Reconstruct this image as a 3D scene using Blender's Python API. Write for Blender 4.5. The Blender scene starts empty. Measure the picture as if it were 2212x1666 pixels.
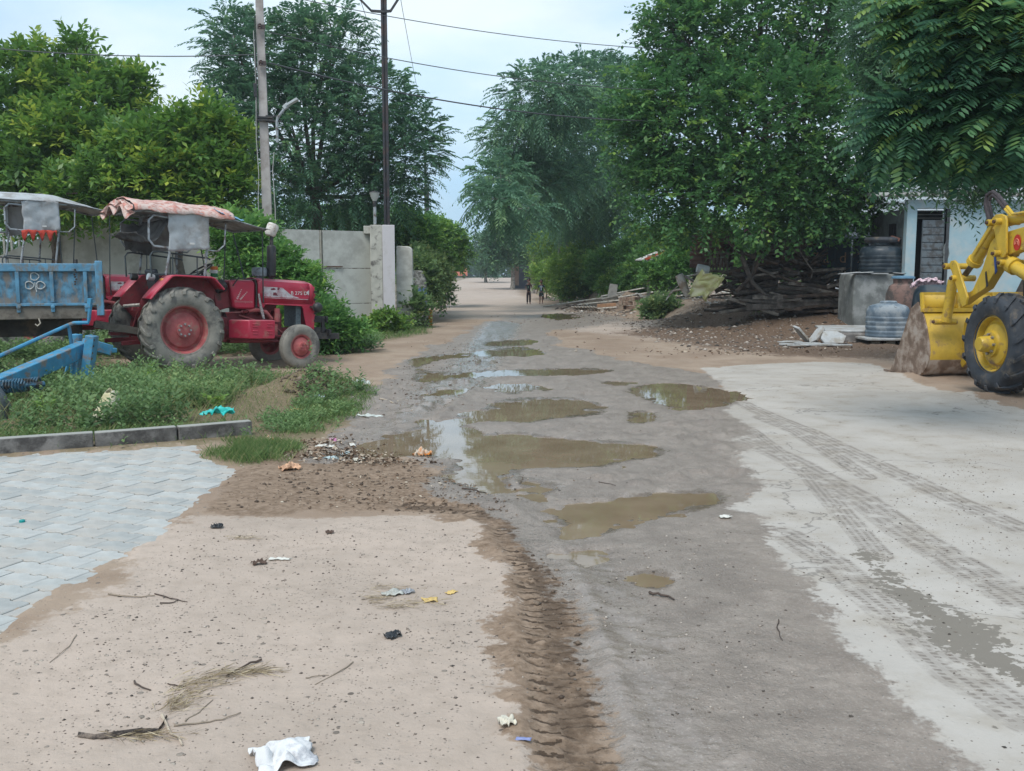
import bpy, math, random
import numpy as np
from mathutils import Vector, Matrix
random.seed(7); np.random.seed(7)
R = math.radians
S = bpy.context.scene
C = S.collection

# ---------------------------------------------------------------- camera
CAM_H = 1.6
FPX = 2050.0                       # focal length, for a picture 2212 units wide
PITCH = math.atan(243.0/FPX)
cam_d = bpy.data.cameras.new('camera'); cam = bpy.data.objects.new('camera', cam_d); C.objects.link(cam)
cam_d.sensor_fit = 'HORIZONTAL'; cam_d.sensor_width = 36.0; cam_d.lens = 36.0*FPX/2212.0
cam_d.clip_start = 0.05; cam_d.clip_end = 3000
cam.location = (0, 0, CAM_H); cam.rotation_euler = (R(90)-PITCH, 0, 0)
S.camera = cam
# ---------------------------------------------------------------- light
SUN_EL, SUN_AZ = 58.0, 205.0       # azimuth clockwise from +Y (north): behind the camera, a little left
W = bpy.data.worlds.new('World'); S.world = W; W.use_nodes = True
nt = W.node_tree; nt.nodes.clear()
def _n(t, **k):
    n = nt.nodes.new(t)
    for a, b in k.items(): setattr(n, a, b)
    return n
sky = _n('ShaderNodeTexSky', sky_type='NISHITA', sun_disc=False, sun_elevation=R(SUN_EL), sun_rotation=R(SUN_AZ), air_density=1.0, dust_density=2.0, ozone_density=1.5)
tc = _n('ShaderNodeTexCoord'); mp = _n('ShaderNodeMapping'); mp.inputs['Scale'].default_value = (1.0, 1.0, 2.6)
nz = _n('ShaderNodeTexNoise'); nz.inputs['Scale'].default_value = 1.7; nz.inputs['Detail'].default_value = 7; nz.inputs['Roughness'].default_value = .52
cr = _n('ShaderNodeMapRange'); cr.inputs['From Min'].default_value = .36; cr.inputs['From Max'].default_value = .64; cr.inputs['To Min'].default_value = .62; cr.inputs['To Max'].default_value = .97
nz2 = _n('ShaderNodeTexNoise'); nz2.inputs['Scale'].default_value = 2.2; nz2.inputs['Detail'].default_value = 7
nz2c = _n('ShaderNodeMapRange'); nz2c.inputs['From Min'].default_value = .40; nz2c.inputs['From Max'].default_value = .62
cc = _n('ShaderNodeMix', data_type='RGBA')
cc.inputs[6].default_value = (4.7, 7.1, 9.3, 1); cc.inputs[7].default_value = (8.0, 9.1, 9.9, 1)
mx = _n('ShaderNodeMix', data_type='RGBA'); bg = _n('ShaderNodeBackground'); bg.inputs['Strength'].default_value = 0.10
wo = _n('ShaderNodeOutputWorld')
L = nt.links.new
L(tc.outputs['Generated'], mp.inputs[0]); L(mp.outputs[0], nz.inputs[0]); L(mp.outputs[0], nz2.inputs[0])
L(nz.outputs[0], cr.inputs[0]); L(cr.outputs[0], mx.inputs[0]); L(nz2.outputs[0], nz2c.inputs[0]); L(nz2c.outputs[0], cc.inputs[0])
L(sky.outputs[0], mx.inputs[6]); L(cc.outputs[2], mx.inputs[7]); L(mx.outputs[2], bg.inputs[0]); L(bg.outputs[0], wo.inputs[0])
sd = bpy.data.lights.new('sun', 'SUN'); sun = bpy.data.objects.new('sun', sd); C.objects.link(sun)
sd.energy = 2.2; sd.angle = R(26); sd.color = (1.0, .965, .91)
sun.rotation_euler = (R(90-SUN_EL), 0, R(180-SUN_AZ)); sun.location = (0, -20, 40)
S.view_settings.view_transform = 'Standard'; S.view_settings.look = 'None'
S.view_settings.exposure = 0.27; S.view_settings.gamma = 1.0; S.view_settings.use_curve_mapping = False
S.cycles.max_bounces = 6; S.cycles.transparent_max_bounces = 8; S.cycles.diffuse_bounces = 4; S.cycles.glossy_bounces = 3

# ---------------------------------------------------------------- placing
cp, sp = math.cos(PITCH), math.sin(PITCH)
def ray(px, py):
    rx = (px-1106.0)/FPX; ry = -(py-833.0)/FPX
    return Vector((rx, cp+ry*sp, -sp+ry*cp))
def G(px, py, z=0.0):              # point of the level z seen there
    d = ray(px, py); t = (z-CAM_H)/d.z
    return Vector((d.x*t, d.y*t, z))
def D(px, py, Y):                  # point at distance Y
    d = ray(px, py); t = Y/d.y
    return Vector((d.x*t, Y, CAM_H+d.z*t))
def PP(px, py, o, n):              # point on a plane
    d = ray(px, py); c = Vector((0, 0, CAM_H)); t = (Vector(o)-c).dot(n)/d.dot(n)
    return c+d*t

# ---------------------------------------------------------------- numpy noise
def vnoise(x, y, seed=0):
    x = np.asarray(x, float); y = np.asarray(y, float)
    ix = np.floor(x).astype(np.int64); iy = np.floor(y).astype(np.int64)
    fx = x-ix; fy = y-iy; fx = fx*fx*(3-2*fx); fy = fy*fy*(3-2*fy)
    def h(a, b):
        k = (a*374761393 + b*668265263 + seed*974634777) & 0xffffffff
        k = ((k ^ (k >> 13))*1274126177) & 0xffffffff
        k = (k ^ (k >> 16)) & 0xffffffff
        return k/4294967295.0
    a = h(ix, iy); b = h(ix+1, iy); c = h(ix, iy+1); d = h(ix+1, iy+1)
    return (a*(1-fx)+b*fx)*(1-fy)+(c*(1-fx)+d*fx)*fy
def fbm(x, y, o=4, seed=0):
    s = 0; a = .5
    for i in range(o):
        s = s+a*(vnoise(x*2**i, y*2**i, seed+i*17)-.5); a *= .55
    return s*2
def sstep(a, b, x):
    t = np.clip((x-a)/(b-a), 0, 1); return t*t*(3-2*t)
def psdf(poly, x, y):              # signed distance, positive inside
    d = np.full(x.shape, 1e9); ins = np.zeros(x.shape, bool)
    n = len(poly)
    for i in range(n):
        ax, ay = poly[i][0], poly[i][1]; bx, by = poly[(i+1) % n][0], poly[(i+1) % n][1]
        ex, ey = bx-ax, by-ay; l2 = ex*ex+ey*ey+1e-12
        t = np.clip(((x-ax)*ex+(y-ay)*ey)/l2, 0, 1)
        d = np.minimum(d, np.hypot(x-ax-t*ex, y-ay-t*ey))
        c = ((ay > y) != (by > y)) & (x < (bx-ax)*(y-ay)/(by-ay+1e-12)+ax)
        ins ^= c
    return np.where(ins, d, -d)
def pline(pts, x, y):              # distance (signed across), length along
    bd = np.full(x.shape, 1e9); bs = np.zeros(x.shape); bu = np.zeros(x.shape); acc = 0
    for i in range(len(pts)-1):
        ax, ay = pts[i][0], pts[i][1]; bx, by = pts[i+1][0], pts[i+1][1]
        ex, ey = bx-ax, by-ay; l = math.hypot(ex, ey); ex /= l; ey /= l
        t = np.clip((x-ax)*ex+(y-ay)*ey, 0, l)
        d = np.hypot(x-ax-t*ex, y-ay-t*ey); s = (x-ax)*ey-(y-ay)*ex
        m = d < bd
        bd = np.where(m, d, bd); bs = np.where(m, np.sign(s)*d, bs); bu = np.where(m, acc+t, bu); acc += l
    return bs, bu
def smooth_poly(p, k=4):           # Catmull-Rom through the points of a closed outline
    out = []; n = len(p)
    for i in range(n):
        a, b, c, d = (np.array(p[(i+j-1) % n][:2], float) for j in range(4))
        for t in np.arange(k)/k:
            out.append(.5*((2*b)+(-a+c)*t+(2*a-5*b+4*c-d)*t*t+(-a+3*b-3*c+d)*t**3))
    return out

# ---------------------------------------------------------------- terrain
def Hbase(x, y):
    ys = np.interp(x, [2.2, 3.6, 4.6, 5.4, 7.0, 9.0], [75, 52, 40, 30, 24, 21.8])
    z = .62*sstep(0, 1, (y-ys)/8.0)*sstep(2.4, 4.2, x)
    z = z+.75*sstep(70, 160, y)-1.6*sstep(175, 260, y)
    z = z-.09*sstep(1.4, .0, np.hypot(x+3.6, y-16.9)/1.4)
    return z
def H1(x, y): return float(Hbase(np.array([x], float), np.array([y], float))[0])
def GT(px, py):                    # point of the terrain seen there
    z = 0.0
    for i in range(8):
        p = G(px, py, z); z = H1(p.x, p.y)
    return G(px, py, z)

# ---------------------------------------------------------------- materials
def newmat(name):
    m = bpy.data.materials.new(name); m.use_nodes = True; t = m.node_tree; t.nodes.clear()
    return m, t
class NB:
    def __init__(s, t): s.t = t
    def n(s, ty, ins=None, **k):
        n = s.t.nodes.new(ty)
        for a, b in k.items(): setattr(n, a, b)
        for a, b in (ins or {}).items():
            if hasattr(b, 'node'): s.t.links.new(b, n.inputs[a])
            else: n.inputs[a].default_value = b
        return n
    def mix(s, f, a, b):
        n = s.t.nodes.new('ShaderNodeMix'); n.data_type = 'RGBA'
        for i, v in ((0, f), (6, a), (7, b)):
            if hasattr(v, 'node'): s.t.links.new(v, n.inputs[i])
            else: n.inputs[i].default_value = v if i == 0 else (tuple(v)+(1,))[:4]
        return n.outputs[2]
    def math(s, op, a, b=0.0, c=0.0, clamp=False):
        n = s.t.nodes.new('ShaderNodeMath'); n.operation = op; n.use_clamp = clamp
        for i, v in enumerate((a, b, c)):
            if hasattr(v, 'node'): s.t.links.new(v, n.inputs[i])
            else: n.inputs[i].default_value = v
        return n.outputs[0]
    def ss(s, x, a, b):            # smooth step
        n = s.n('ShaderNodeMapRange', {0: x, 1: a, 2: b, 3: 0.0, 4: 1.0}, interpolation_type='SMOOTHSTEP'); return n.outputs[0]
    def noise(s, vec, scale, detail=4, rough=.55, dist=0.0):
        n = s.n('ShaderNodeTexNoise', {'Scale': scale, 'Detail': detail, 'Roughness': rough, 'Distortion': dist})
        if vec is not None: s.t.links.new(vec, n.inputs['Vector'])
        return n.outputs[0]
_mats = {}
def mat(name, col, rough=.6, var=.15, vscale=6.0, dirt=None, damt=.4, dscale=2.5, bump=.15, bscale=40.0, metal=0.0, spec=.5, dlow=None, coat=0.0, top=None, streak=1.0):
    """a weathered surface: colour that drifts, a second colour in patches, fine relief"""
    if name in _mats: return _mats[name]
    m, t = newmat(name); b = NB(t)
    tc = b.n('ShaderNodeTexCoord'); v = tc.outputs['Object']
    vd = b.n('ShaderNodeMapping', {'Vector': v, 'Scale': (1, 1, streak)}).outputs[0] if streak != 1 else v
    f1 = b.noise(v, vscale, 5); f1 = b.ss(f1, .3, .7)
    lo = tuple(c*(1-var) for c in col); hi = tuple(min(c*(1+var), .95) for c in col)
    c = b.mix(f1, lo, hi); r = rough
    if dirt is not None:
        f2 = b.noise(vd, dscale, 8, .66); f3 = b.ss(f2, .60-damt*.35, .74-damt*.25)
        if dlow is not None:       # dirt gathers below this height of the object
            sx = b.n('ShaderNodeSeparateXYZ', {0: v}); g = b.ss(sx.outputs[2], dlow+.35, dlow-.2)
            f3 = b.math('MAXIMUM', f3, b.math('MULTIPLY', g, b.ss(f2, .25, .6)))
        c = b.mix(f3, c, dirt); r = b.math('MULTIPLY_ADD', f3, .9-rough, rough) if rough < .9 else rough
    if top is not None:            # a second, paler colour on faces turned up
        sn = b.n('ShaderNodeSeparateXYZ', {0: b.n('ShaderNodeNewGeometry').outputs['Normal']}); c = b.mix(b.math('MULTIPLY', b.ss(sn.outputs[2], .55, .95), .85), c, top)
    p = b.n('ShaderNodeBsdfPrincipled', {'Base Color': c, 'Roughness': r, 'Metallic': metal, 'Specular IOR Level': spec, 'Coat Weight': coat})
    if bump > 0:
        bn = b.n('ShaderNodeBump', {'Strength': bump, 'Distance': .01, 'Height': b.noise(v, bscale, 4, .6)}); t.links.new(bn.outputs[0], p.inputs['Normal'])
    o = b.n('ShaderNodeOutputMaterial', {0: p.outputs[0]}); _mats[name] = m
    return m

def leafmat(name, dark, mid, light, rough=.5, trans=.3, spec=.35):
    if name in _mats: return _mats[name]
    m, t = newmat(name); b = NB(t)
    a = b.n('ShaderNodeAttribute', attribute_name='tint').outputs['Fac']
    r = b.n('ShaderNodeValToRGB', {0: a}); e = r.color_ramp.elements
    e[0].position = 0; e[0].color = dark+(1,); e[1].position = 1; e[1].color = light+(1,); x = e.new(.55); x.color = mid+(1,)
    p = b.n('ShaderNodeBsdfPrincipled', {'Base Color': r.outputs[0], 'Roughness': rough, 'Specular IOR Level': spec})
    tr = b.n('ShaderNodeBsdfTranslucent', {'Color': r.outputs[0]})
    mxs = b.n('ShaderNodeMixShader', {0: trans, 1: p.outputs[0], 2: tr.outputs[0]})
    b.n('ShaderNodeOutputMaterial', {0: mxs.outputs[0]}); _mats[name] = m
    return m

# ---------------------------------------------------------------- meshes and things
def setp(o, label=None, cat=None, group=None, kind=None, category=None):
    cat = cat or category
    if label: o['label'] = label
    if cat: o['category'] = cat
    if group: o['group'] = group
    if kind: o['kind'] = kind
    return o
def link(o, parent=None):
    C.objects.link(o)
    if parent is not None: o.parent = parent
    return o
def thing(name, loc, label, cat, group=None, rz=0, rx=0, ry=0, kind=None):
    o = bpy.data.objects.new(name, None); o.empty_display_size = .2; link(o)
    o.location = loc; o.rotation_euler = (rx, ry, rz)
    return setp(o, label, cat, group, kind)
def basis(d, up=Vector((0, 0, 1))):
    d = Vector(d).normalized()
    if abs(d.dot(up)) > .98: up = Vector((1, 0, 0))
    x = d.cross(up).normalized(); y = x.cross(d).normalized()
    return x, y, d
class MB:
    def __init__(s): s.v = []; s.f = []
    def add(s, vs, fs):
        k = len(s.v); s.v.extend([tuple(v) for v in vs]); s.f.extend([tuple(i+k for i in f) for f in fs]); return s
    def box(s, c, d, rot=None):
        hx, hy, hz = d[0]/2, d[1]/2, d[2]/2; c = Vector(c)
        vs = [Vector((x*hx, y*hy, z*hz)) for z in (-1, 1) for y in (-1, 1) for x in (-1, 1)]
        if rot is not None: vs = [rot @ v for v in vs]
        return s.add([v+c for v in vs], [(0, 2, 3, 1), (4, 5, 7, 6), (0, 1, 5, 4), (2, 6, 7, 3), (0, 4, 6, 2), (1, 3, 7, 5)])
    def bar(s, p0, p1, w, h, up=Vector((0, 0, 1))):
        p0 = Vector(p0); p1 = Vector(p1); x, y, d = basis(p1-p0, up)
        vs = []
        for p in (p0, p1):
            for a, b in ((-1, -1), (1, -1), (1, 1), (-1, 1)): vs.append(p+x*(a*w/2)+y*(b*h/2))
        return s.add(vs, [(0, 3, 2, 1), (4, 5, 6, 7), (0, 1, 5, 4), (1, 2, 6, 5), (2, 3, 7, 6), (3, 0, 4, 7)])
    def tube(s, pts, r, n=8, cap=True):
        pts = [Vector(p) for p in pts]; m = len(pts); rs = r if isinstance(r, (list, tuple)) else [r]*m
        ring = []; px = None
        for i, p in enumerate(pts):
            d = (pts[min(i+1, m-1)]-pts[max(i-1, 0)])
            if d.length < 1e-9: d = Vector((0, 0, 1))
            d.normalize()
            if px is None: px, _, _ = basis(d)
            x = (px-d*px.dot(d))
            if x.length < 1e-6: x, _, _ = basis(d)
            x.normalize(); px = x; y = d.cross(x)
            ring.append([p+x*(rs[i]*math.cos(2*math.pi*k/n))+y*(rs[i]*math.sin(2*math.pi*k/n)) for k in range(n)])
        vs = [v for g in ring for v in g]; fs = []
        for i in range(m-1):
            for k in range(n): fs.append((i*n+k, i*n+(k+1) % n, (i+1)*n+(k+1) % n, (i+1)*n+k))
        if cap: fs.append(tuple(range(n-1, -1, -1))); fs.append(tuple((m-1)*n+k for k in range(n)))
        return s.add(vs, fs)
    def lathe(s, prof, n=24, o=(0, 0, 0), ax='z', M=None):
        o = Vector(o); vs = []; fs = []; m = len(prof)
        for r, h in prof:
            for k in range(n):
                a = 2*math.pi*k/n; c, q = r*math.cos(a), r*math.sin(a)
                v = Vector((c, q, h)) if ax == 'z' else (Vector((q, h, c)) if ax == 'y' else Vector((h, c, q)))
                if M is not None: v = M @ v
                vs.append(v+o)
        for i in range(m-1):
            for k in range(n): fs.append((i*n+k, i*n+(k+1) % n, (i+1)*n+(k+1) % n, (i+1)*n+k))
        return s.add(vs, fs)
    def prism(s, poly, a, b, ax='y'):
        def mk(p, t): return (p[0], t, p[1]) if ax == 'y' else ((p[0], p[1], t) if ax == 'z' else (t, p[0], p[1]))
        n = len(poly); vs = [mk(p, a) for p in poly]+[mk(p, b) for p in poly]
        fs = [tuple(range(n)), tuple(range(2*n-1, n-1, -1))]+[(i, i+n, (i+1) % n+n, (i+1) % n) for i in range(n)]
        return s.add(vs, fs)
    def strip(s, poly, w0, w1, ax='y'):      # an open sheet: a polyline in one plane swept sideways
        def mk(p, t): return (p[0], t, p[1]) if ax == 'y' else (t, p[0], p[1])
        n = len(poly); vs = [mk(p, w0) for p in poly]+[mk(p, w1) for p in poly]
        return s.add(vs, [(i, i+1, i+1+n, i+n) for i in range(n-1)])
    def grid(s, fn, nu, nv):
        vs = [fn(i/(nu-1), j/(nv-1)) for j in range(nv) for i in range(nu)]
        return s.add(vs, [(j*nu+i, j*nu+i+1, (j+1)*nu+i+1, (j+1)*nu+i) for j in range(nv-1) for i in range(nu-1)])
    def ball(s, c, r, n=12, m=8, sc=(1, 1, 1), jit=0):
        c = Vector(c); vs = []; fs = []
        for j in range(m+1):
            t = math.pi*j/m
            for k in range(n):
                a = 2*math.pi*k/n; q = 1+random.uniform(-jit, jit)
                vs.append(c+Vector((r*sc[0]*q*math.sin(t)*math.cos(a), r*sc[1]*q*math.sin(t)*math.sin(a), r*sc[2]*q*math.cos(t))))
        for j in range(m):
            for k in range(n): fs.append((j*n+k, (j+1)*n+k, (j+1)*n+(k+1) % n, j*n+(k+1) % n))
        return s.add(vs, fs)
    def tf(s, M): s.v = [tuple(M @ Vector(v)) for v in s.v]; return s
    def mesh(s, name, smooth=35):
        me = bpy.data.meshes.new(name); me.from_pydata(s.v, [], s.f); me.validate(); me.update()
        bmx = None
        if smooth:
            me.polygons.foreach_set('use_smooth', [True]*len(me.polygons)); me.set_sharp_from_angle(angle=R(smooth))
        return me
    def build(s, name, m, parent=None, smooth=35, bevel=0, solid=0, loc=None, merge=False, **k):
        me = s.mesh(name, smooth); me.materials.append(m)
        o = bpy.data.objects.new(name, me); link(o, parent)
        if loc is not None: o.location = loc
        if merge: w = o.modifiers.new('weld', 'WELD'); w.merge_threshold = 1e-4
        if solid: q = o.modifiers.new('solid', 'SOLIDIFY'); q.thickness = solid; q.offset = 0
        if bevel: q = o.modifiers.new('bevel', 'BEVEL'); q.width = bevel; q.segments = 2; q.limit_method = 'ANGLE'; q.angle_limit = R(40)
        return setp(o, **k)
def np_mesh(name, V, F, m, parent=None, attrs=None, smooth=False, **k):
    """V (n,3), F (m,3|4) numpy -> one mesh object, quick"""
    me = bpy.data.meshes.new(name); n = F.shape[1]
    me.vertices.add(len(V)); me.vertices.foreach_set('co', np.asarray(V, np.float32).ravel())
    me.loops.add(F.size); me.loops.foreach_set('vertex_index', np.asarray(F, np.int32).ravel())
    me.polygons.add(len(F)); me.polygons.foreach_set('loop_start', np.arange(0, F.size, n, dtype=np.int32))
    if smooth: me.polygons.foreach_set('use_smooth', np.ones(len(F), bool))
    for nm, (ty, arr) in (attrs or {}).items():
        a = me.attributes.new(nm, ty, 'POINT')
        a.data.foreach_set({'FLOAT': 'value', 'FLOAT_COLOR': 'color', 'FLOAT_VECTOR': 'vector'}[ty], np.asarray(arr, np.float32).ravel())
    me.update(calc_edges=True); me.validate()
    me.materials.append(m); o = bpy.data.objects.new(name, me); link(o, parent)
    return setp(o, **k)
def copy_tree(o, parent=None):
    c = o.copy(); C.objects.link(c); c.parent = parent
    for ch in list(o.children):
        copy_tree(ch, c)
    return c
def text_mesh(s, name, txt, size, m, parent, M, depth=.002, sx=1.0, **k):
    cu = bpy.data.curves.new(name, 'FONT'); cu.body = txt; cu.size = size; cu.extrude = depth; cu.align_x = 'CENTER'; cu.align_y = 'CENTER'
    o = bpy.data.objects.new(name, cu); C.objects.link(o)
    me = bpy.data.meshes.new_from_object(o.evaluated_get(bpy.context.evaluated_depsgraph_get()))
    bpy.data.objects.remove(o); bpy.data.curves.remove(cu)
    me.name = name; me.transform(Matrix.Diagonal((sx, 1, 1, 1))); me.materials.clear(); me.materials.append(m)
    q = bpy.data.objects.new(name, me); link(q, parent); q.matrix_local = M
    return setp(q, **k)

# ================================================================ GROUND
def P(*a): return [tuple(G(x, y))[:2] for x, y in a]
def Z(*a): return P(*[(704.8+.4657*x, 677.7+.4657*y) for x, y in a])     # outlines read off an enlargement
puddles = [
 Z((730, 132), (800, 122), (945, 116), (958, 132), (930, 146), (760, 148)),
 Z((670, 178), (820, 158), (930, 153), (1015, 184), (930, 192), (800, 196), (700, 194)),
 Z((385, 210), (500, 190), (600, 182), (680, 178), (650, 196), (560, 208), (490, 222), (440, 245), (470, 262), (560, 268), (600, 290), (520, 306), (400, 310), (420, 262), (395, 235)),
 Z((560, 278), (700, 262), (840, 256), (1200, 250), (1340, 262), (1180, 280), (880, 286), (700, 292), (580, 300)),
 Z((740, 332), (830, 322), (930, 318), (965, 335), (960, 352), (900, 362), (850, 374), (790, 350)),
 Z((975, 330), (1035, 346), (1005, 356)),
 Z((470, 370), (560, 345), (640, 348), (600, 362), (520, 374)),
 Z((760, 412), (860, 390), (1040, 384), (1180, 392), (1285, 425), (1270, 462), (1160, 478), (1050, 486), (960, 500), (800, 496), (690, 500), (600, 520), (500, 515), (560, 490), (650, 455), (740, 430)),
 Z((150, 640), (260, 565), (420, 520), (470, 490), (560, 500), (640, 510), (700, 530), (740, 550), (900, 545), (1100, 572), (1400, 590), (1540, 612), (1565, 650), (1400, 682), (1250, 708), (960, 710), (900, 735), (850, 765), (850, 800), (760, 822), (640, 800), (560, 775), (530, 735), (600, 675), (420, 660), (330, 655), (240, 662)),
 Z((880, 755), (960, 760), (1080, 795), (1040, 830), (960, 842)),
 Z((1060, 916), (1300, 862), (1500, 826), (1700, 815), (1820, 820), (1845, 870), (1700, 915), (1500, 945), (1340, 1005), (1150, 1035), (1110, 1000)),
 Z((1400, 345), (1550, 318), (1700, 325), (1840, 350), (1945, 382), (1900, 405), (1780, 428), (1640, 440), (1500, 400)),
 Z((1270, 312), (1400, 312), (1450, 318), (1350, 330)),
 Z((1400, 458), (1450, 445), (1530, 460), (1500, 500), (1410, 502)),
 P((1168, 680), (1210, 677), (1262, 682), (1240, 688), (1200, 690)),
 P((1362, 1240), (1400, 1226), (1450, 1240), (1440, 1262), (1385, 1266)),
 P((1225, 1196), (1270, 1190), (1330, 1202), (1270, 1212)),
]
puddles = [smooth_poly(p, 4) for p in puddles]
wet_poly = P((700, 1000), (760, 880), (830, 800), (900, 765), (1010, 715), (1060, 695), (1170, 700), (1215, 745), (1290, 768), (1400, 790), (1520, 812), (1585, 870), (1600, 930), (1640, 1060), (1700, 1230), (1840, 1390), (1990, 1550), (2120, 1680), (2160, 1900), (1320, 1900), (1320, 1660), (1272, 1400), (1230, 1250), (1165, 1150), (1090, 1095), (900, 1075), (930, 1020), (860, 985), (760, 990))
brown_poly = P((430, 1115), (520, 1030), (640, 985), (800, 975), (960, 1010), (1000, 1060), (1120, 1080), (1180, 1150), (1232, 1250), (1276, 1400), (1325, 1660), (1345, 1900), (1180, 1900), (1172, 1640), (1160, 1550), (1132, 1440), (1125, 1375), (1160, 1330), (1130, 1260), (1095, 1210), (1078, 1130), (1030, 1118), (860, 1108), (600, 1120))
conc_poly = P((1560, 800), (1700, 788), (1840, 786), (1930, 822), (2060, 862), (2212, 902), (2500, 985), (3600, 1700), (3600, 1900), (2250, 1900), (2120, 1680), (1960, 1500), (1840, 1370), (1740, 1260), (1640, 1140), (1610, 1090), (1700, 1110), (1700, 1070), (1610, 960), (1600, 880), (1640, 860))
sand_poly = P((-200, 1450), (60, 1385), (420, 1125), (640, 1118), (860, 1108), (1030, 1118), (1078, 1130), (1095, 1210), (1160, 1300), (1125, 1375), (1160, 1550), (1175, 1700), (1180, 1900), (-3000, 1900))
upper_poly = P((955, 690), (965, 640), (972, 607), (1110, 603), (1125, 640), (1190, 668), (1400, 700), (1540, 715), (1420, 735), (1180, 706), (1060, 690))
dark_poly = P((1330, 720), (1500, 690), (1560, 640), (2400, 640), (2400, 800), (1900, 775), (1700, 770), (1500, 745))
damp_poly = P((1000, 706), (1090, 684), (1180, 676), (1290, 672), (1380, 690), (1260, 712), (1110, 716))
grass_poly = P((-400, 1000), (-400, 770), (200, 775), (420, 800), (620, 800), (780, 815), (835, 850), (800, 905), (700, 945), (560, 960))
grass2_poly = P((420, 990), (500, 960), (660, 960), (640, 1005), (520, 1015))
grass3_poly = P((690, 690), (800, 690), (930, 712), (930, 722), (800, 742), (700, 752))
pave_poly = P((-900, 1010), (-400, 1003), (0, 985), (460, 955), (535, 1018), (480, 1080), (400, 1145), (260, 1245), (140, 1312), (60, 1385), (-150, 1470), (-900, 1700))
tread_line = P((900, 1092), (1040, 1100), (1110, 1140), (1150, 1200), (1190, 1290), (1212, 1420), (1240, 1560), (1262, 1700), (1280, 1900))
marks = [(P((1600, 870), (1760, 940), (1900, 1005), (2050, 1075), (2230, 1150)), .13),
         (P((1600, 945), (1720, 1000), (1850, 1070), (1960, 1150), (2080, 1220), (2260, 1330)), .15),
         (P((1640, 900), (1720, 935), (1800, 985), (1870, 1030)), .10),
         (P((1690, 1150), (1790, 1210), (1880, 1290), (1960, 1350), (2080, 1460), (2230, 1560)), .13),
         (P((1620, 930), (1750, 1030), (1830, 1120), (1900, 1200)), .09)]
stain = P((1835, 1185), (1860, 1180), (1935, 1245), (2010, 1290), (2080, 1330), (2140, 1370), (2212, 1420), (2300, 1480), (2300, 1530), (2190, 1470), (2090, 1420), (2010, 1395), (1970, 1340), (1930, 1290))

rows = [-30, -12, -4, 0, 1.2, 2.0]+[float(G(1106, y).y) for y in np.arange(1700, 594, -2.1)]
rows = sorted(set(rows)); rows += list(np.linspace(rows[-1]*1.03, 800, 30))
rows = np.array(rows)
uc = np.arange(-1150, 1151, 4.3)/FPX
side = np.array([.60, .66, .74, .84, .95, 1.1, 1.3, 1.6, 2.2, 3.0, 4.0])
us = np.concatenate([-side[::-1], uc, side])
YY, UU = np.meshgrid(rows, us, indexing='ij')
XX = UU*np.maximum(YY, 2.6)
x = XX.ravel(); y = YY.ravel(); N = len(x)
near = (y < 75)
def nsdf(poly):
    o = np.full(N, -5.0); o[near] = psdf(poly, x[near], y[near]); return o
def ramp(s, w): return np.clip(.5+s/(2*w), 0, 1)
s_wet = nsdf(wet_poly); s_br = nsdf(brown_poly); s_co = nsdf(conc_poly); s_sa = nsdf(sand_poly); s_up = psdf(upper_poly, x, y)
s_dk = nsdf(dark_poly); s_dm = nsdf(damp_poly); s_g = nsdf(grass_poly); s_g2 = nsdf(grass2_poly); s_g3 = nsdf(grass3_poly)
s_pv = nsdf(pave_poly); s_st = nsdf(stain)
pud = np.full(N, -5.0); pid = np.zeros(N, int)
for i, p in enumerate(puddles):
    s = nsdf(p); pid = np.where(s > pud, i, pid); pud = np.maximum(pud, s)
detail = sstep(60, 15, y)
n_med = fbm(x*1.1, y*1.1, 4, 3); n_fine = fbm(x*9, y*9, 4, 11); n_mud = fbm(x*3.2+n_med, y*5.0, 5, 23)
z = Hbase(x, y)
z = z+.018*n_med*sstep(-2, 3, y)
s_br = s_br+.30*n_med+.14*n_mud+.06*n_fine; s_sa = s_sa+.30*n_med+.10*n_mud; s_wet = s_wet+.35*n_med*sstep(3, 7, y)+.12*n_mud; s_co = s_co+.10*n_med+.08*n_mud; s_g = s_g+.25*n_med
rough = .004+.010*ramp(s_wet, .3)*sstep(16.5, 8, y)*.4+.016*ramp(s_wet, .2)*sstep(5.5, 7.5, y)+.020*ramp(s_dk, 1.0)
rough = rough*(1-.85*ramp(s_co, .15))
z = z+rough*n_fine*detail*1.3+rough*1.6*n_mud*detail
lump = np.clip(n_mud, 0, 1)**2                                      # clods in the churned mud
z = z+.06*lump*ramp(s_wet, .2)*sstep(6.5, 8.0, y)*sstep(30, 18, y)
# ruts of the tyre that turned through the mud
for ln, hw, dp in ((P((905, 905), (960, 868), (1010, 835), (1035, 815)), .08, .05), (P((935, 915), (1000, 860), (1050, 820)), .05, -.03), (P((1300, 700), (1180, 740), (1090, 800)), .12, .03)):
    sg, u_ = pline(ln, x, y); z = z-dp*np.exp(-(sg/hw)**2)*(near)
v_t, u_t = pline(tread_line, x, y)
tw = np.exp(-(np.abs(v_t)/.16)**6)*near
z = z-.012*tw+.012*np.exp(-((np.abs(v_t)-.2)/.05)**2)*near*(1+n_mud)+.006*n_mud*tw
mound = lambda cx, cy, rx, ry, h: h*np.exp(-(((x-cx)/rx)**2+((y-cy)/ry)**2))*(1+.5*n_mud+.25*n_fine)
p_ = G(672, 850); z = z+mound(p_.x, p_.y, .70, .60, .24)
for a_, b_, c_, d_, e_ in ((1240, 664, .9, .9, .16), (1330, 668, 1.0, 1.2, .20), (1500, 700, 1.3, .9, .30), (1400, 665, 1.5, 1.0, .12), (1270, 655, 1.2, .8, .10), (1600, 715, 1.6, .7, .12), (1990, 812, 1.0, .5, .05), (2120, 860, 1.2, .6, .06)):
    p_ = G(a_, b_); z = z+mound(p_.x, p_.y, c_, d_, e_)
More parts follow.
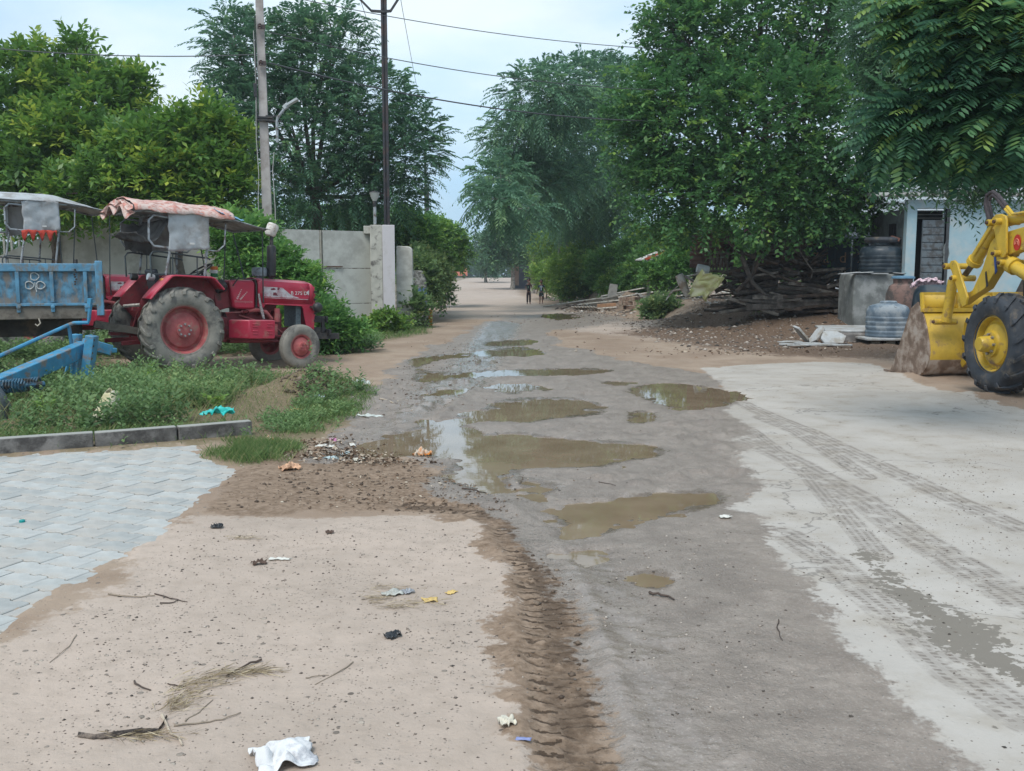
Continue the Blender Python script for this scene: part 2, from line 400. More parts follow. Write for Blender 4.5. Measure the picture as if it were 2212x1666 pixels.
shore = pud+.20*n_fine*np.clip(y/9, .5, 1)+.34*n_mud*np.clip(y/12, .35, 1)+.22*n_med
WL = -.020
z = np.where(near, np.where(pud > -.5, z*(1-.8*ramp(pud+.15, .35)), z), z)
z = z-.055*sstep(-.10, .22, shore)*near
keep = (pud < -.12) & near                                          # nothing else lies below the water line
z = np.where(keep & (pud > -.45) & (z < WL+.006), WL+.006, z)
z = np.where(s_pv > 0, np.minimum(.026+.004*n_fine, -.035+.064*sstep(.34, 0.04, s_pv+.16*n_med+.10*n_fine)), z)
z = np.where((s_pv > -1.0) & (s_pv <= 0), np.maximum(z, .026*sstep(-.9, -.08, s_pv)+.004*n_fine), z)
c1 = np.stack([np.maximum(ramp(s_sa, .22), ramp(s_up, 1.2)), ramp(s_co+.30, .16), ramp(s_br, .20), np.maximum(ramp(s_wet, .28), ramp(s_dm, 1.2)*.8)], 1)
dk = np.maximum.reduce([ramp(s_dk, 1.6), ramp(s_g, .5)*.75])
gr = np.maximum.reduce([ramp(s_g, .5), ramp(s_g2, .2), ramp(s_g3, .4), sstep(.3, 1.5, -x-6.2)*sstep(17, 20, y)*.8])
mk_u = np.zeros(N); mk_v = np.ones(N)*9; mk_w = np.zeros(N)
for ln, hw in marks:
    sg, u_ = pline(ln, x, y); w_ = np.exp(-(np.abs(sg)/hw)**6)*near
    m_ = w_ > mk_w; mk_u = np.where(m_, u_, mk_u); mk_v = np.where(m_, sg/hw, mk_v); mk_w = np.maximum(mk_w, w_)
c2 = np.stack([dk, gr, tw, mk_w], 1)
sheen_p = P((1240, 1180), (1340, 1230), (1380, 1330), (1480, 1380), (1430, 1440), (1560, 1600), (1620, 1720), (1400, 1720), (1300, 1500), (1270, 1350))
sh = np.maximum(ramp(nsdf(sheen_p), .35), ramp(pud, .25)*.9)
sh = np.maximum(sh, ramp(nsdf(P((960, 790), (1060, 690), (1130, 700), (1060, 830), (860, 920), (760, 960))), .4)*.8)
c3 = np.stack([sh, ramp(s_st, .10), ramp(pud, .12), np.ones(N)], 1)
nr, nc = YY.shape
idx = np.arange(N).reshape(nr, nc)
F = np.stack([idx[:-1, :-1], idx[:-1, 1:], idx[1:, 1:], idx[1:, :-1]], -1).reshape(-1, 4)

gm, t = newmat('earth'); b = NB(t)
pos = b.n('ShaderNodeNewGeometry').outputs['Position']
A1 = b.n('ShaderNodeAttribute', attribute_name='c1'); A2 = b.n('ShaderNodeAttribute', attribute_name='c2'); A3 = b.n('ShaderNodeAttribute', attribute_name='c3')
TV = b.n('ShaderNodeAttribute', attribute_name='tv')
s1 = b.n('ShaderNodeSeparateColor', {0: A1.outputs['Color']}); s2 = b.n('ShaderNodeSeparateColor', {0: A2.outputs['Color']}); s3 = b.n('ShaderNodeSeparateColor', {0: A3.outputs['Color']})
sv = b.n('ShaderNodeSeparateXYZ', {0: TV.outputs['Vector']}); MV = b.n('ShaderNodeAttribute', attribute_name='mv'); sm = b.n('ShaderNodeSeparateXYZ', {0: MV.outputs['Vector']})
nA = b.noise(pos, 3.0, 8, .62); nB = b.noise(pos, 22.0, 6, .6); nC = b.noise(pos, 90.0, 4, .6); nD = b.noise(pos, .7, 5, .55); nE = b.noise(pos, 9.0, 6, .6)
def edge(m, amt=.55, w=.10):
    w = w*.55
    k = b.math('MULTIPLY_ADD', b.math('SUBTRACT', nA, .5), amt, m)
    k = b.math('MULTIPLY_ADD', b.math('SUBTRACT', nB, .5), amt*.9, k)
    return b.ss(k, .5-w, .5+w)
fine = b.ss(nB, .25, .75); fineC = b.ss(nC, .3, .7); big = b.ss(nD, .3, .7)
dirt = b.mix(big, (.26, .19, .14), (.35, .27, .205)); dirt = b.mix(b.math('MULTIPLY', b.ss(nA, .45, .7), .5), dirt, (.24, .17, .12))
sandc = b.mix(big, (.385, .315, .262), (.465, .378, .315)); scf = b.ss(b.noise(b.n('ShaderNodeMapping', {'Vector': pos, 'Scale': (9.0, 26.0, 9.0)}).outputs[0], 1.6, 6, .7), .60, .74)
sandc = b.mix(b.math('MULTIPLY', scf, .45), sandc, (.20, .155, .12)); sandc = b.mix(b.math('MULTIPLY', b.ss(nE, .4, .75), .35), sandc, (.28, .225, .18))
col = b.mix(edge(s1.outputs[0], .8, .25), dirt, sandc)
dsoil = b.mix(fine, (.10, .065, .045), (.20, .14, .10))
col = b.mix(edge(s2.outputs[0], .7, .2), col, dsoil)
gsoil = b.mix(fine, (.12, .11, .055), (.24, .19, .12)); col = b.mix(b.math('MULTIPLY', edge(s2.outputs[1], .7, .2), .7), col, gsoil)
# pebbles in the loose ground
vo = b.n('ShaderNodeTexVoronoi', {'Vector': pos, 'Scale': 26.0, 'Randomness': 1.0}); vr = b.n('ShaderNodeSeparateColor', {0: vo.outputs['Color']})
clus = b.ss(b.noise(pos, 1.7, 4), .42, .62)
szv = b.math('MULTIPLY_ADD', vr.outputs[2], .16, .12)
peb = b.math('MULTIPLY', b.ss(vo.outputs['Distance'], b.math('ADD', szv, .10), szv), b.math('GREATER_THAN', vr.outputs[0], b.math('MULTIPLY_ADD', clus, -.22, .97)))
vo2 = b.n('ShaderNodeTexVoronoi', {'Vector': pos, 'Scale': 70.0, 'Randomness': 1.0}); vr2 = b.n('ShaderNodeSeparateColor', {0: vo2.outputs['Color']})
peb2 = b.math('MULTIPLY', b.ss(vo2.outputs['Distance'], .34, .2), b.math('GREATER_THAN', vr2.outputs[0], b.math('MULTIPLY_ADD', clus, -.30, .88)))
pebc = b.mix(vr.outputs[1], (.12, .10, .085), (.42, .36, .30)); pebc2 = b.mix(vr2.outputs[1], (.14, .11, .09), (.45, .38, .32))
col = b.mix(peb2, col, pebc2); col = b.mix(peb, col, pebc)
# concrete with grit
conc = b.mix(b.ss(nD, .3, .7), (.375, .342, .305), (.455, .42, .38)); conc = b.mix(b.math('MULTIPLY', b.ss(nA, .42, .72), .55), conc, (.31, .265, .21))
vo3 = b.n('ShaderNodeTexVoronoi', {'Vector': pos, 'Scale': 45.0, 'Randomness': 1.0}); vr3 = b.n('ShaderNodeSeparateColor', {0: vo3.outputs['Color']})
spk = b.math('MULTIPLY', b.ss(vo3.outputs['Distance'], .26, .14), b.math('GREATER_THAN', vr3.outputs[0], .86))
conc = b.mix(spk, conc, (.16, .14, .12))
conc = b.mix(b.math('MULTIPLY', b.ss(nC, .5, .8), .25), conc, (.33, .31, .28))
vc = b.n('ShaderNodeTexVoronoi', {'Vector': pos, 'Scale': .33, 'Randomness': 1.0}, feature='DISTANCE_TO_EDGE'); 
posd = b.n('ShaderNodeVectorMath', {0: pos, 1: b.n('ShaderNodeTexNoise', {'Vector': pos, 'Scale': 2.2, 'Detail': 4.0}).outputs['Color']}, operation='ADD')
t.links.new(posd.outputs[0], vc.inputs['Vector'])
crk = b.math('MULTIPLY', b.ss(vc.outputs['Distance'], .0045, .001), .55); conc = b.mix(crk, conc, (.13, .12, .11))
# tyre marks over the concrete: four ribs broken into blocks
ribs = b.math('SINE', b.math('MULTIPLY', sm.outputs[1], 14.0)); blk = b.math('SINE', b.math('MULTIPLY_ADD', sm.outputs[0], 170.0, b.math('MULTIPLY', sm.outputs[1], 5.0)))
rb = b.math('MULTIPLY', b.ss(ribs, -.3, .3), b.ss(blk, -.8, .1)); rb = b.math('MULTIPLY_ADD', rb, .45, .38)
mkf = b.math('MULTIPLY', b.math('MULTIPLY', b.ss(A2.outputs['Alpha'], .2, .8), rb), b.ss(nE, .34, .56)); conc = b.mix(b.math('MULTIPLY', mkf, .92), conc, (.15, .125, .105))
conc = b.mix(edge(b.math('SUBTRACT', s3.outputs[1], .10), 2.6, .10), conc, (.20, .178, .15))
col = b.mix(edge(s1.outputs[1], .75, .14), col, conc)
brown = b.mix(b.math('MULTIPLY_ADD', b.math('SUBTRACT', nA, .5), 1.2, fine), (.155, .105, .07), (.30, .22, .16)); bmask = edge(s1.outputs[2], .8, .14)
# lug prints of a tractor tyre
av = b.math('ABSOLUTE', sv.outputs[1]); ph = b.math('MULTIPLY_ADD', sv.outputs[0], 78.0, b.math('MULTIPLY', av, 9.0))
wob = b.math('MULTIPLY', b.math('SUBTRACT', nE, .5), 13.0); ph = b.math('ADD', ph, b.math('MULTIPLY', b.math('GREATER_THAN', sv.outputs[1], .05), 2.6)); lug = b.math('SINE', b.math('ADD', ph, wob)); lugd = b.math('MULTIPLY', b.ss(lug, .60, .95), b.ss(s2.outputs[2], .3, .8))
gut = b.ss(b.math('ABSOLUTE', b.math('ADD', sv.outputs[1], b.math('MULTIPLY', b.math('SUBTRACT', nE, .5), .25))), .10, .03); lugd = b.math('MAXIMUM', lugd, b.math('MULTIPLY', gut, .7)); lugd = b.math('MULTIPLY', lugd, b.ss(nA, .36, .54))
brown = b.mix(b.math('MULTIPLY', lugd, .85), brown, (.045, .028, .018)); col = b.mix(bmask, col, brown)
wm = edge(A1.outputs['Alpha'], .6, .12)
mud = b.mix(b.ss(nA, .3, .7), (.200, .162, .134), (.315, .262, .22)); mud = b.mix(b.math('MULTIPLY', fine, .55), mud, (.185, .148, .12)); mud = b.mix(b.math('MULTIPLY', b.ss(nC, .52, .72), .45), mud, (.44, .38, .33)); mud = b.mix(b.math('MULTIPLY', b.ss(nC, .44, .28), .35), mud, (.11, .088, .07)); mud = b.mix(b.math('MULTIPLY', peb2, .8), mud, b.mix(vr2.outputs[1], (.07, .06, .05), (.34, .31, .28)))
col = b.mix(wm, col, mud)
shn = b.math('MULTIPLY', b.ss(b.math('MULTIPLY_ADD', b.math('SUBTRACT', nE, .5), 1.1, s3.outputs[0]), .32, .60), wm)
rimw = edge(s3.outputs[2], .5, .2); col = b.mix(b.math('MULTIPLY', rimw, .85), col, (.125, .092, .065))
rgh = b.math('SUBTRACT', .93, b.math('MULTIPLY', wm, .46)); rgh = b.math('SUBTRACT', rgh, b.math('MULTIPLY', shn, .38)); rgh = b.math('ADD', rgh, b.math('MULTIPLY', b.math('SUBTRACT', nB, .5), .2))
rgh = b.math('SUBTRACT', rgh, b.math('MULTIPLY', bmask, .12))
hgt = b.math('ADD', b.math('MULTIPLY', nB, .55), b.math('MULTIPLY', nC, .22)); hgt = b.math('MULTIPLY_ADD', peb, .5, hgt); hgt = b.math('MULTIPLY_ADD', peb2, .25, hgt)
hgt = b.math('SUBTRACT', hgt, b.math('MULTIPLY', lugd, 1.0))
hgt = b.math('MULTIPLY_ADD', b.math('MULTIPLY', wm, nC), .55, hgt)
flat_ = b.math('SUBTRACT', 1.0, b.math('MULTIPLY', s1.outputs[1], .6)); flat_ = b.math('MULTIPLY', flat_, b.math('SUBTRACT', 1.0, b.math('MULTIPLY', shn, .72)))
bn = b.n('ShaderNodeBump', {'Strength': b.math('MULTIPLY', flat_, .75), 'Distance': .016, 'Height': hgt})
pr = b.n('ShaderNodeBsdfPrincipled', {'Base Color': col, 'Roughness': rgh, 'Specular IOR Level': b.math('MULTIPLY_ADD', wm, .45, .15), 'Normal': bn.outputs[0]})
b.n('ShaderNodeOutputMaterial', {0: pr.outputs[0]})
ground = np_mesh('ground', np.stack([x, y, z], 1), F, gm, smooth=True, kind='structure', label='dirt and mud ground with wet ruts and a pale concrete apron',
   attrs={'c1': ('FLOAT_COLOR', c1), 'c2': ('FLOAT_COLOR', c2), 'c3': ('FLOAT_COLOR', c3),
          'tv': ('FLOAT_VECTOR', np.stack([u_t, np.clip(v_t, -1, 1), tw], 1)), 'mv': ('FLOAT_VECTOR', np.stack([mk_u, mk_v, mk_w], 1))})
_zg = z.reshape(nr, nc)
def HZ(px_, py_):                  # height of the built ground
    if py_ <= 2.6: u = px_/2.6
    else: u = px_/py_
    i = int(np.clip(np.searchsorted(rows, py_)-1, 0, nr-2)); j = int(np.clip(np.searchsorted(us, u)-1, 0, nc-2))
    a = (py_-rows[i])/(rows[i+1]-rows[i]); c = (u-us[j])/(us[j+1]-us[j])
    a = min(max(a, 0), 1); c = min(max(c, 0), 1)
    return float((_zg[i, j]*(1-c)+_zg[i, j+1]*c)*(1-a)+(_zg[i+1, j]*(1-c)+_zg[i+1, j+1]*c)*a)
# ---------------- puddles: level water lying in the hollows
wmt, t = newmat('muddy_water'); b = NB(t); pos = b.n('ShaderNodeNewGeometry').outputs['Position']
f = b.ss(b.noise(pos, 2.0, 5), .3, .7); c_ = b.mix(f, (.20, .145, .092), (.26, .195, .13))
bnw = b.n('ShaderNodeBump', {'Strength': .05, 'Distance': .004, 'Height': b.noise(pos, 7.0, 2)})
pr = b.n('ShaderNodeBsdfPrincipled', {'Base Color': c_, 'Roughness': .025, 'IOR': 1.42, 'Specular IOR Level': .62, 'Normal': bnw.outputs[0]}); b.n('ShaderNodeOutputMaterial', {0: pr.outputs[0]})
fc_s = pud[F].min(1); fc_i = pid[F[:, 0]]
for i in range(len(puddles)):
    sel = F[(fc_i == i) & (fc_s > -.30)]
    if len(sel) == 0: continue
    u, inv = np.unique(sel.ravel(), return_inverse=True)
    V = np.stack([x[u], y[u], np.full(len(u), WL)], 1)
    np_mesh('puddle', V, inv.reshape(-1, 4), wmt, kind='structure')

# ---------------- interlocking paving, piece by piece
pv_m = [mat('paver_%s' % c, col, .85, .10, 9, (.40, .37, .33), .35, 1.7, .35, 120) for c, col in (('pale', (.385, .395, .38)), ('grey', (.34, .348, .336)), ('light', (.42, .425, .408)), ('sandy', (.385, .375, .35)))]
bed = MB(); pts = [tuple(p) for p in pave_poly]
bed.add([(p[0], p[1], -.030) for p in pts], [tuple(range(len(pts)))])
bed_o = bed.build('pavement', mat('bedding_sand', (.13, .115, .10), .95, .3, 30, bump=.5), kind='structure', label='grey interlocking concrete paving', smooth=0)
LW, WW = .245, .165
def paver_mesh(m, k):
    g = .0028; h = LW/2-g; w = WW/2-g; a = .017
    H_ = LW/2; per = [(0, 0), (.30, 0), (.45, 1), (.85, 1), (1, 0)]
    fx_ = lambda q_: float(np.interp((q_+H_) % H_/H_, [p_[0] for p_ in per], [p_[1] for p_ in per]))*a-a*.5
    xs2 = [-h]+[-H_+.30*H_, -H_+.45*H_, -H_+.85*H_, 0, .30*H_, .45*H_, .85*H_]+[h]
    low = [(q_, -w+fx_(q_)) for q_ in xs2]
    up = [(px, py+2*w) for px, py in low][::-1]
    pl = low+up; n = len(pl); c = .004
    ins = [(px*(1-c/h*1.2), py-(c if py > 0 else -c)) for px, py in pl]
    mb = MB(); mb.add([(px, py, -.03) for px, py in pl]+[(px, py, -.004) for px, py in pl]+[(px, py, 0) for px, py in ins],
       [tuple(range(2*n, 3*n))]+[(i, (i+1) % n, (i+1) % n+n, i+n) for i in range(n)]+[(i+n, (i+1) % n+n, (i+1) % n+2*n, i+2*n) for i in range(n)])
    me = mb.mesh('paver', 0); me.materials.append(m); return me
pvm = [paver_mesh(m, 0) for m in pv_m]
ang = R(-22); e1 = Vector((math.cos(ang), math.sin(ang))); e2 = Vector((-e1.y, e1.x))
cells = []
for j in range(-60, 60):
    for i in range(-60, 60):
        o = Vector((-3.3, 6.0))+e1*(LW*(i+(.5 if j % 2 else 0)))+e2*(WW*j)
        cells.append((o.x, o.y))
ca = np.array(cells); ok = psdf(pave_poly, ca[:, 0], ca[:, 1]) > -.06
ca = ca[ok]; vis = (np.abs(ca[:, 0])/ca[:, 1] < .57) & (ca[:, 1] > 2.5)
extra = ca[~vis]; ca = ca[vis]; ca = ca[np.argsort(ca[:, 1])]
extra = np.concatenate([extra, ca[300:]]); ca = ca[:300]
for cx, cy in ca:
    o = bpy.data.objects.new('paver', random.choice(pvm)); link(o, bed_o)
    o.location = (cx, cy, .008+random.uniform(-.0028, .0028)); o.rotation_euler = (random.gauss(0, .008), random.gauss(0, .008), ang+random.gauss(0, .006))
mb = MB()
for cx, cy in extra:
    mb.box((cx, cy, -.008), (LW-.008, WW-.008, .03), Matrix.Rotation(ang, 3, 'Z'))
if len(extra): mb.build('paver', pv_m[0], bed_o, kind='stuff', smooth=0)
# kerb stones
km = mat('kerb_concrete', (.165, .155, .145), .9, .35, 5, (.06, .055, .052), .5, 4.0, .7, 60, top=(.34, .34, .31))
kerb = thing('kerb', (0, 0, 0), 'low dark weathered concrete kerb between the paving and the weeds', 'kerb')
kp = [G(-330, 1010), G(-60, 990), G(198, 972), G(378, 958), G(540, 944)]
for i in range(len(kp)-1):
    a, c = kp[i].copy(), kp[i+1].copy(); d = (c-a).normalized(); a += d*.006; c -= d*.006
    mb = MB(); mb.bar(a+Vector((0, .06, .06-.005)), c+Vector((0, .06, .06-.005+random.uniform(-.006, .006))), .12, .20)
    mb.build('kerb_stone', km, kerb, bevel=.012)

# ================================================================ PLANTS
rng = np.random.default_rng(11)
def unit(v): return v/np.maximum(np.linalg.norm(v, axis=-1, keepdims=True), 1e-9)
LEAF = { # outline of a leaf blade: (along, across) pairs from base to tip, mirrored
 'oval': [(0, 0), (.30, .42), (.68, .40), (1, 0)], 'lance': [(0, 0), (.45, .5), (1, 0)], }
def leaf_mesh(Pb, Dr, Nr, ln, wd, fold=.12, droop=.0):
    """rhombic blades, creased along the midrib: 4 verts, 2 triangles each as one quad"""
    Sd = unit(np.cross(Dr, Nr)); Nr = unit(np.cross(Sd, Dr)); n = len(Pb)
    ln = ln[:, None]; wd = wd[:, None]
    mid = Pb+Dr*ln*.48
    tip = Pb+Dr*ln-Nr*ln*droop
    V = np.stack([Pb, mid+Sd*wd*.5+Nr*wd*fold, tip, mid-Sd*wd*.5+Nr*wd*fold*.4], 1).reshape(-1, 3)
    F = (np.arange(n)*4)[:, None]+np.array([[0, 1, 2, 3]])
    return V, F
def leaf_mesh6(Pb, Dr, Nr, ln, wd, fold=.12, droop=.12):
    """oval blades, six corners, for plants near by"""
    Sd = unit(np.cross(Dr, Nr)); Nr = unit(np.cross(Sd, Dr)); n = len(Pb); ln = ln[:, None]; wd = wd[:, None]
    V = [Pb]
    for a, w in ((.30, .44), (.68, .40)): V.append(Pb+Dr*ln*a+Sd*wd*w+Nr*wd*fold-Nr*ln*droop*a*a)
    V.append(Pb+Dr*ln-Nr*ln*droop)
    for a, w in ((.68, .40), (.30, .44)): V.append(Pb+Dr*ln*a-Sd*wd*w+Nr*wd*fold-Nr*ln*droop*a*a)
    V = np.stack(V, 1).reshape(-1, 3)
    F = (np.arange(n)*6)[:, None]+np.array([[0, 1, 2, 3]]); F2 = (np.arange(n)*6)[:, None]+np.array([[0, 3, 4, 5]])
    return V, np.concatenate([F, F2])
def E(px, py, Y, rx, ry, rz=None):
    c = D(px, py, Y); k = Y/FPX
    return (c.x, c.y, c.z, rx*k, (rz if rz else (rx+ry)/2*k*.8), ry*k)
def sample_shell(els, M, inner=.3):
    els = np.array(els); vol = (els[:, 3]*els[:, 5])**.9
    pick = rng.choice(len(els), M, p=vol/vol.sum()); e = els[pick]
    d = unit(rng.normal(size=(M, 3))); r = np.where(rng.random(M) < inner, rng.uniform(.25, .85, M), rng.uniform(.80, 1.06, M))
    lump = .12*fbm(d[:, 0]*3+pick*7.3, d[:, 2]*3+d[:, 1]*2, 3, 5)
    r = r*(1+lump)
    p = e[:, :3]+d*e[:, 3:]*r[:, None]
    # drop those deep inside another lobe
    keep = np.ones(M, bool)
    for k in range(len(els)):
        q = np.linalg.norm((p-els[k, :3])/els[k, 3:], axis=1); keep &= ~((q < .55) & (pick != k) & (rng.random(M) < .75))
    g = unit((p-e[:, :3])/e[:, 3:]**2)
    return p[keep], g[keep], pick[keep], e[keep]
def crown(els, M, k, L, ll, lw, style='broad', droop=.25, up=.35, tint0=.35, var=.25, inner=.3, six=False, zmin=None):
    p, g, pk, e = sample_shell(els, M, inner)
    if zmin is not None: s = p[:, 2] > zmin; p, g, pk = p[s], g[s], pk[s]
    M = len(p)
    dirs = unit(g*.8+np.array([0, 0, up])+rng.normal(size=(M, 3))*.45)
    Ls = L*rng.uniform(.55, 1.3, M)
    clump = vnoise(p[:, 0]*1.6+pk*3.1, p[:, 2]*1.6+p[:, 1]*.7, 9)
    ts = tint0+var*(rng.random(M)-.5)+.35*(clump-.5)
    sel = rng.random(M) < .10; ts = np.where(sel, ts+.33, ts)
    t = np.linspace(.08, 1, k)[None, :, None]
    side = unit(np.cross(dirs, np.array([0, 0, 1.0])+rng.normal(size=(M, 3))*.1)); nrm = unit(np.cross(side, dirs))
    pts = p[:, None, :]+dirs[:, None, :]*Ls[:, None, None]*t-np.array([0, 0, 1.0])*(droop*Ls[:, None, None]*t*t)
    tang = unit(dirs[:, None, :]-np.array([0, 0, 1.0])*(2*droop*t))
    sg = np.where(np.arange(k) % 2 == 0, 1.0, -1.0)[None, :, None]
    if style == 'broad':
        a = rng.uniform(-.9, .9, (M, k, 1)); sd = side[:, None, :]*np.cos(a)+nrm[:, None, :]*np.sin(a)
        dl = unit(tang*.65+sd*sg*.9+rng.normal(size=(M, k, 3))*.22); nl = unit(nrm[:, None, :]+np.array([0, 0, .5])+rng.normal(size=(M, k, 3))*.35)
        sz = rng.uniform(.7, 1.2, (M, k))
    else:                       # feathery: narrow leaflets close in a flat comb
        dl = unit(tang*.75+side[:, None, :]*sg*.75+np.array([0, 0, -.22])+rng.normal(size=(M, k, 3))*.12); nl = unit(nrm[:, None, :]+rng.normal(size=(M, k, 3))*.3)
        sz = (np.sin(np.linspace(.35, 2.9, k))*.6+.5)[None, :]*np.ones((M, 1))
    tt = ts[:, None]+.22*(t[0, :, 0]-.5)[None, :]+rng.normal(size=(M, k))*.06
    f = leaf_mesh6 if six else leaf_mesh
    V, F = f(pts.reshape(-1, 3), dl.reshape(-1, 3), nl.reshape(-1, 3), (ll*sz).ravel(), (lw*sz).ravel())
    nv = 6 if six else 4
    T = np.repeat(np.clip(tt.ravel(), 0, 1), nv)
    # the shoots themselves, thin slats of wood
    return V, F, T, p, dirs*Ls[:, None]
def wood(base, fork_z, els, r0, nsub=7, lean=(0, 0), seg=7, stems=1):
    mb = MB(); bx, by, bz = base
    for s_ in range(stems):
        ox, oy = (0, 0) if stems == 1 else (random.uniform(-.35, .35)*r0*6, random.uniform(-.3, .3)*r0*6)
        f = Vector((bx+lean[0]+ox*1.5, by+lean[1]+oy*1.5, fork_z)); b0 = Vector((bx+ox*.4, by+oy*.4, bz-.1))
        k = 6; pts = [b0.lerp(f, i/k)+Vector((random.uniform(-1, 1), random.uniform(-1, 1), 0))*r0*.5*(i > 0) for i in range(k+1)]
        rr = [r0*(1.35 if i == 0 else 1-.45*i/k)/(1 if stems == 1 else 1.5) for i in range(k+1)]
        mb.tube(pts, rr, seg+3)
        for e in els[s_::stems]:
            c = Vector(e[:3]); st = pts[-1]; m = st.lerp(c, .5)+Vector((random.uniform(-.2, .2), random.uniform(-.2, .2), random.uniform(0, .3)))*e[3]*.6
            r1 = rr[-1]*.62; mb.tube([st, m, c], [r1, r1*.7, r1*.45], seg)
            for j in range(nsub):
                d = Vector(unit(rng.normal(size=3))); d.z = abs(d.z)*.9-.15
                q = c+Vector((d.x*e[3], d.y*e[4], d.z*e[5]))*.93; s0 = m.lerp(c, random.random())
                mb.tube([s0, s0.lerp(q, .5)+Vector((0, 0, .08*e[3])), q], [r1*.36, r1*.24, r1*.07], 5, cap=False)
    return mb
barkm = mat('bark', (.16, .125, .10), .9, .3, 9, (.08, .065, .055), .5, 4, .8, 30)
bark_pale = mat('bark_pale', (.30, .27, .23), .9, .25, 9, (.15, .13, .11), .5, 4, .6, 30)
LM = {
 'mango': leafmat('leaf_yellow_green', (.050, .125, .042), (.145, .29, .055), (.50, .58, .09), .42, .42, .5),
 'feather': leafmat('leaf_feather', (.045, .125, .078), (.115, .245, .13), (.26, .42, .15), .5, .42, .3),
 'bluish': leafmat('leaf_drooping', (.055, .14, .092), (.14, .28, .16), (.26, .42, .18), .5, .42, .35),
 'big': leafmat('leaf_dense', (.040, .115, .050), (.095, .235, .075), (.27, .43, .09), .45, .42, .45),
 'shade': leafmat('leaf_shade_tree', (.045, .11, .070), (.11, .22, .12), (.22, .40, .18), .45, .42, .45),
 'frond': leafmat('leaf_frond', (.045, .12, .080), (.115, .26, .11), (.33, .47, .12), .45, .42, .4),
 'shrub': leafmat('leaf_shrub', (.065, .165, .062), (.15, .32, .085), (.34, .52, .11), .45, .42, .4),
 'bright': leafmat('leaf_bright_shrub', (0.085, 0.186, 0.046), (0.186, 0.326, 0.065), (0.403, 0.496, 0.101), .45, .42, .35),
 'far': leafmat('leaf_far', (0.046, 0.116, 0.070), (0.093, 0.194, 0.101), (0.186, 0.295, 0.124), .6, .2, .2),
 'weed': leafmat('leaf_weed', (.085, .16, .070), (.18, .29, .11), (.38, .44, .17), .5, .42, .3),
 'grass': leafmat('grass_blade', (.09, .16, .055), (.17, .27, .085), (.42, .37, .19), .55, .42, .25),
}
def tree(name, label, base, fork_z, els, lm, r0=.18, bark=None, M=1500, k=12, L=.5, ll=.13, lw=.07, cat='tree', group=None, nsub=6, stems=1, lean=(0, 0), **kw):
    root = thing(name, base, label, cat, group)
    w = wood(base, fork_z, els, r0, nsub, lean, stems=stems); w.tf(Matrix.Translation(-Vector(base)))
    w.build('trunk' if cat == 'tree' else 'stem', bark or barkm, root)
    V, F, T, _, _ = crown(els, M, k, L, ll, lw, **kw)
    np_mesh('crown' if cat == 'tree' else 'foliage', V-np.array(base), F, LM[lm], root, {'tint': ('FLOAT', T)})
    return root
def gb(px, Y, dz=0):               # a point on the ground at distance Y under that column
    X = (px-1106)/FPX*Y*1.007; return (X, Y, HZ(X, Y)+dz)

tree('broadleaf_tree', 'tall tree with yellow green leaves behind the left tractor canopy', gb(140, 25), 3.2,
     [E(30, 170, 24, 45, 40), E(70, 130, 24.3, 34, 22), E(150, 150, 24.5, 22, 40), E(165, 105, 24.5, 14, 22), E(120, 200, 24, 50, 38), E(40, 240, 24, 55, 45), E(215, 165, 24, 38, 26), E(262, 195, 24.5, 44, 30), E(295, 185, 24.5, 22, 16), E(250, 240, 24, 36, 24), E(290, 240, 24.5, 26, 14), E(190, 230, 23.5, 44, 34), E(110, 285, 23, 56, 38), E(20, 330, 23.5, 60, 50), E(200, 300, 23, 60, 36), E(90, 370, 23, 90, 45), E(70, 430, 24, 150, 45), E(235, 345, 23, 70, 40)],
     'mango', .17, M=2500, k=12, L=.5, ll=.20, lw=.085, droop=.1, up=.5, tint0=.42, var=.3)
tree('broadleaf_tree', 'low spreading tree with yellow tipped leaves above the patched orange tractor canopy', gb(400, 22.5), 2.9,
     [E(300, 310, 21.5, 48, 30), E(350, 335, 21.2, 50, 30), E(400, 285, 21.5, 50, 24), E(445, 265, 21.8, 34, 24), E(470, 300, 22, 44, 26), E(505, 315, 22, 26, 20), E(250, 370, 21.5, 55, 30), E(330, 385, 21.2, 70, 34), E(420, 350, 21.5, 60, 34), E(460, 390, 21.6, 56, 36), E(180, 420, 22, 80, 36), E(380, 430, 21.5, 90, 34), E(495, 420, 22, 34, 34), E(280, 440, 21.6, 60, 26)],
     'mango', .13, M=2300, k=12, L=.5, ll=.19, lw=.08, droop=.1, up=.45, tint0=.47, var=.3)
tree('feathery_tree', 'large dark feathery tree rising behind the compound wall and gate', gb(690, 33), 4.2,
     [E(560, 150, 32, 95, 95), E(500, 90, 32, 45, 60), E(700, 140, 32, 95, 85), E(650, 70, 32, 50, 35), E(720, 60, 32, 45, 30), E(790, 240, 32, 95, 95), E(640, 300, 32, 170, 125), E(830, 340, 32, 95, 85), E(885, 310, 32.5, 60, 75), E(500, 290, 32, 60, 130), E(690, 420, 32.5, 190, 60), E(830, 430, 33, 70, 40)],
     'feather', .26, M=4600, k=20, L=.95, ll=.19, lw=.050, style='feather', droop=.45, up=.75, tint0=.38, var=.3, inner=.32)
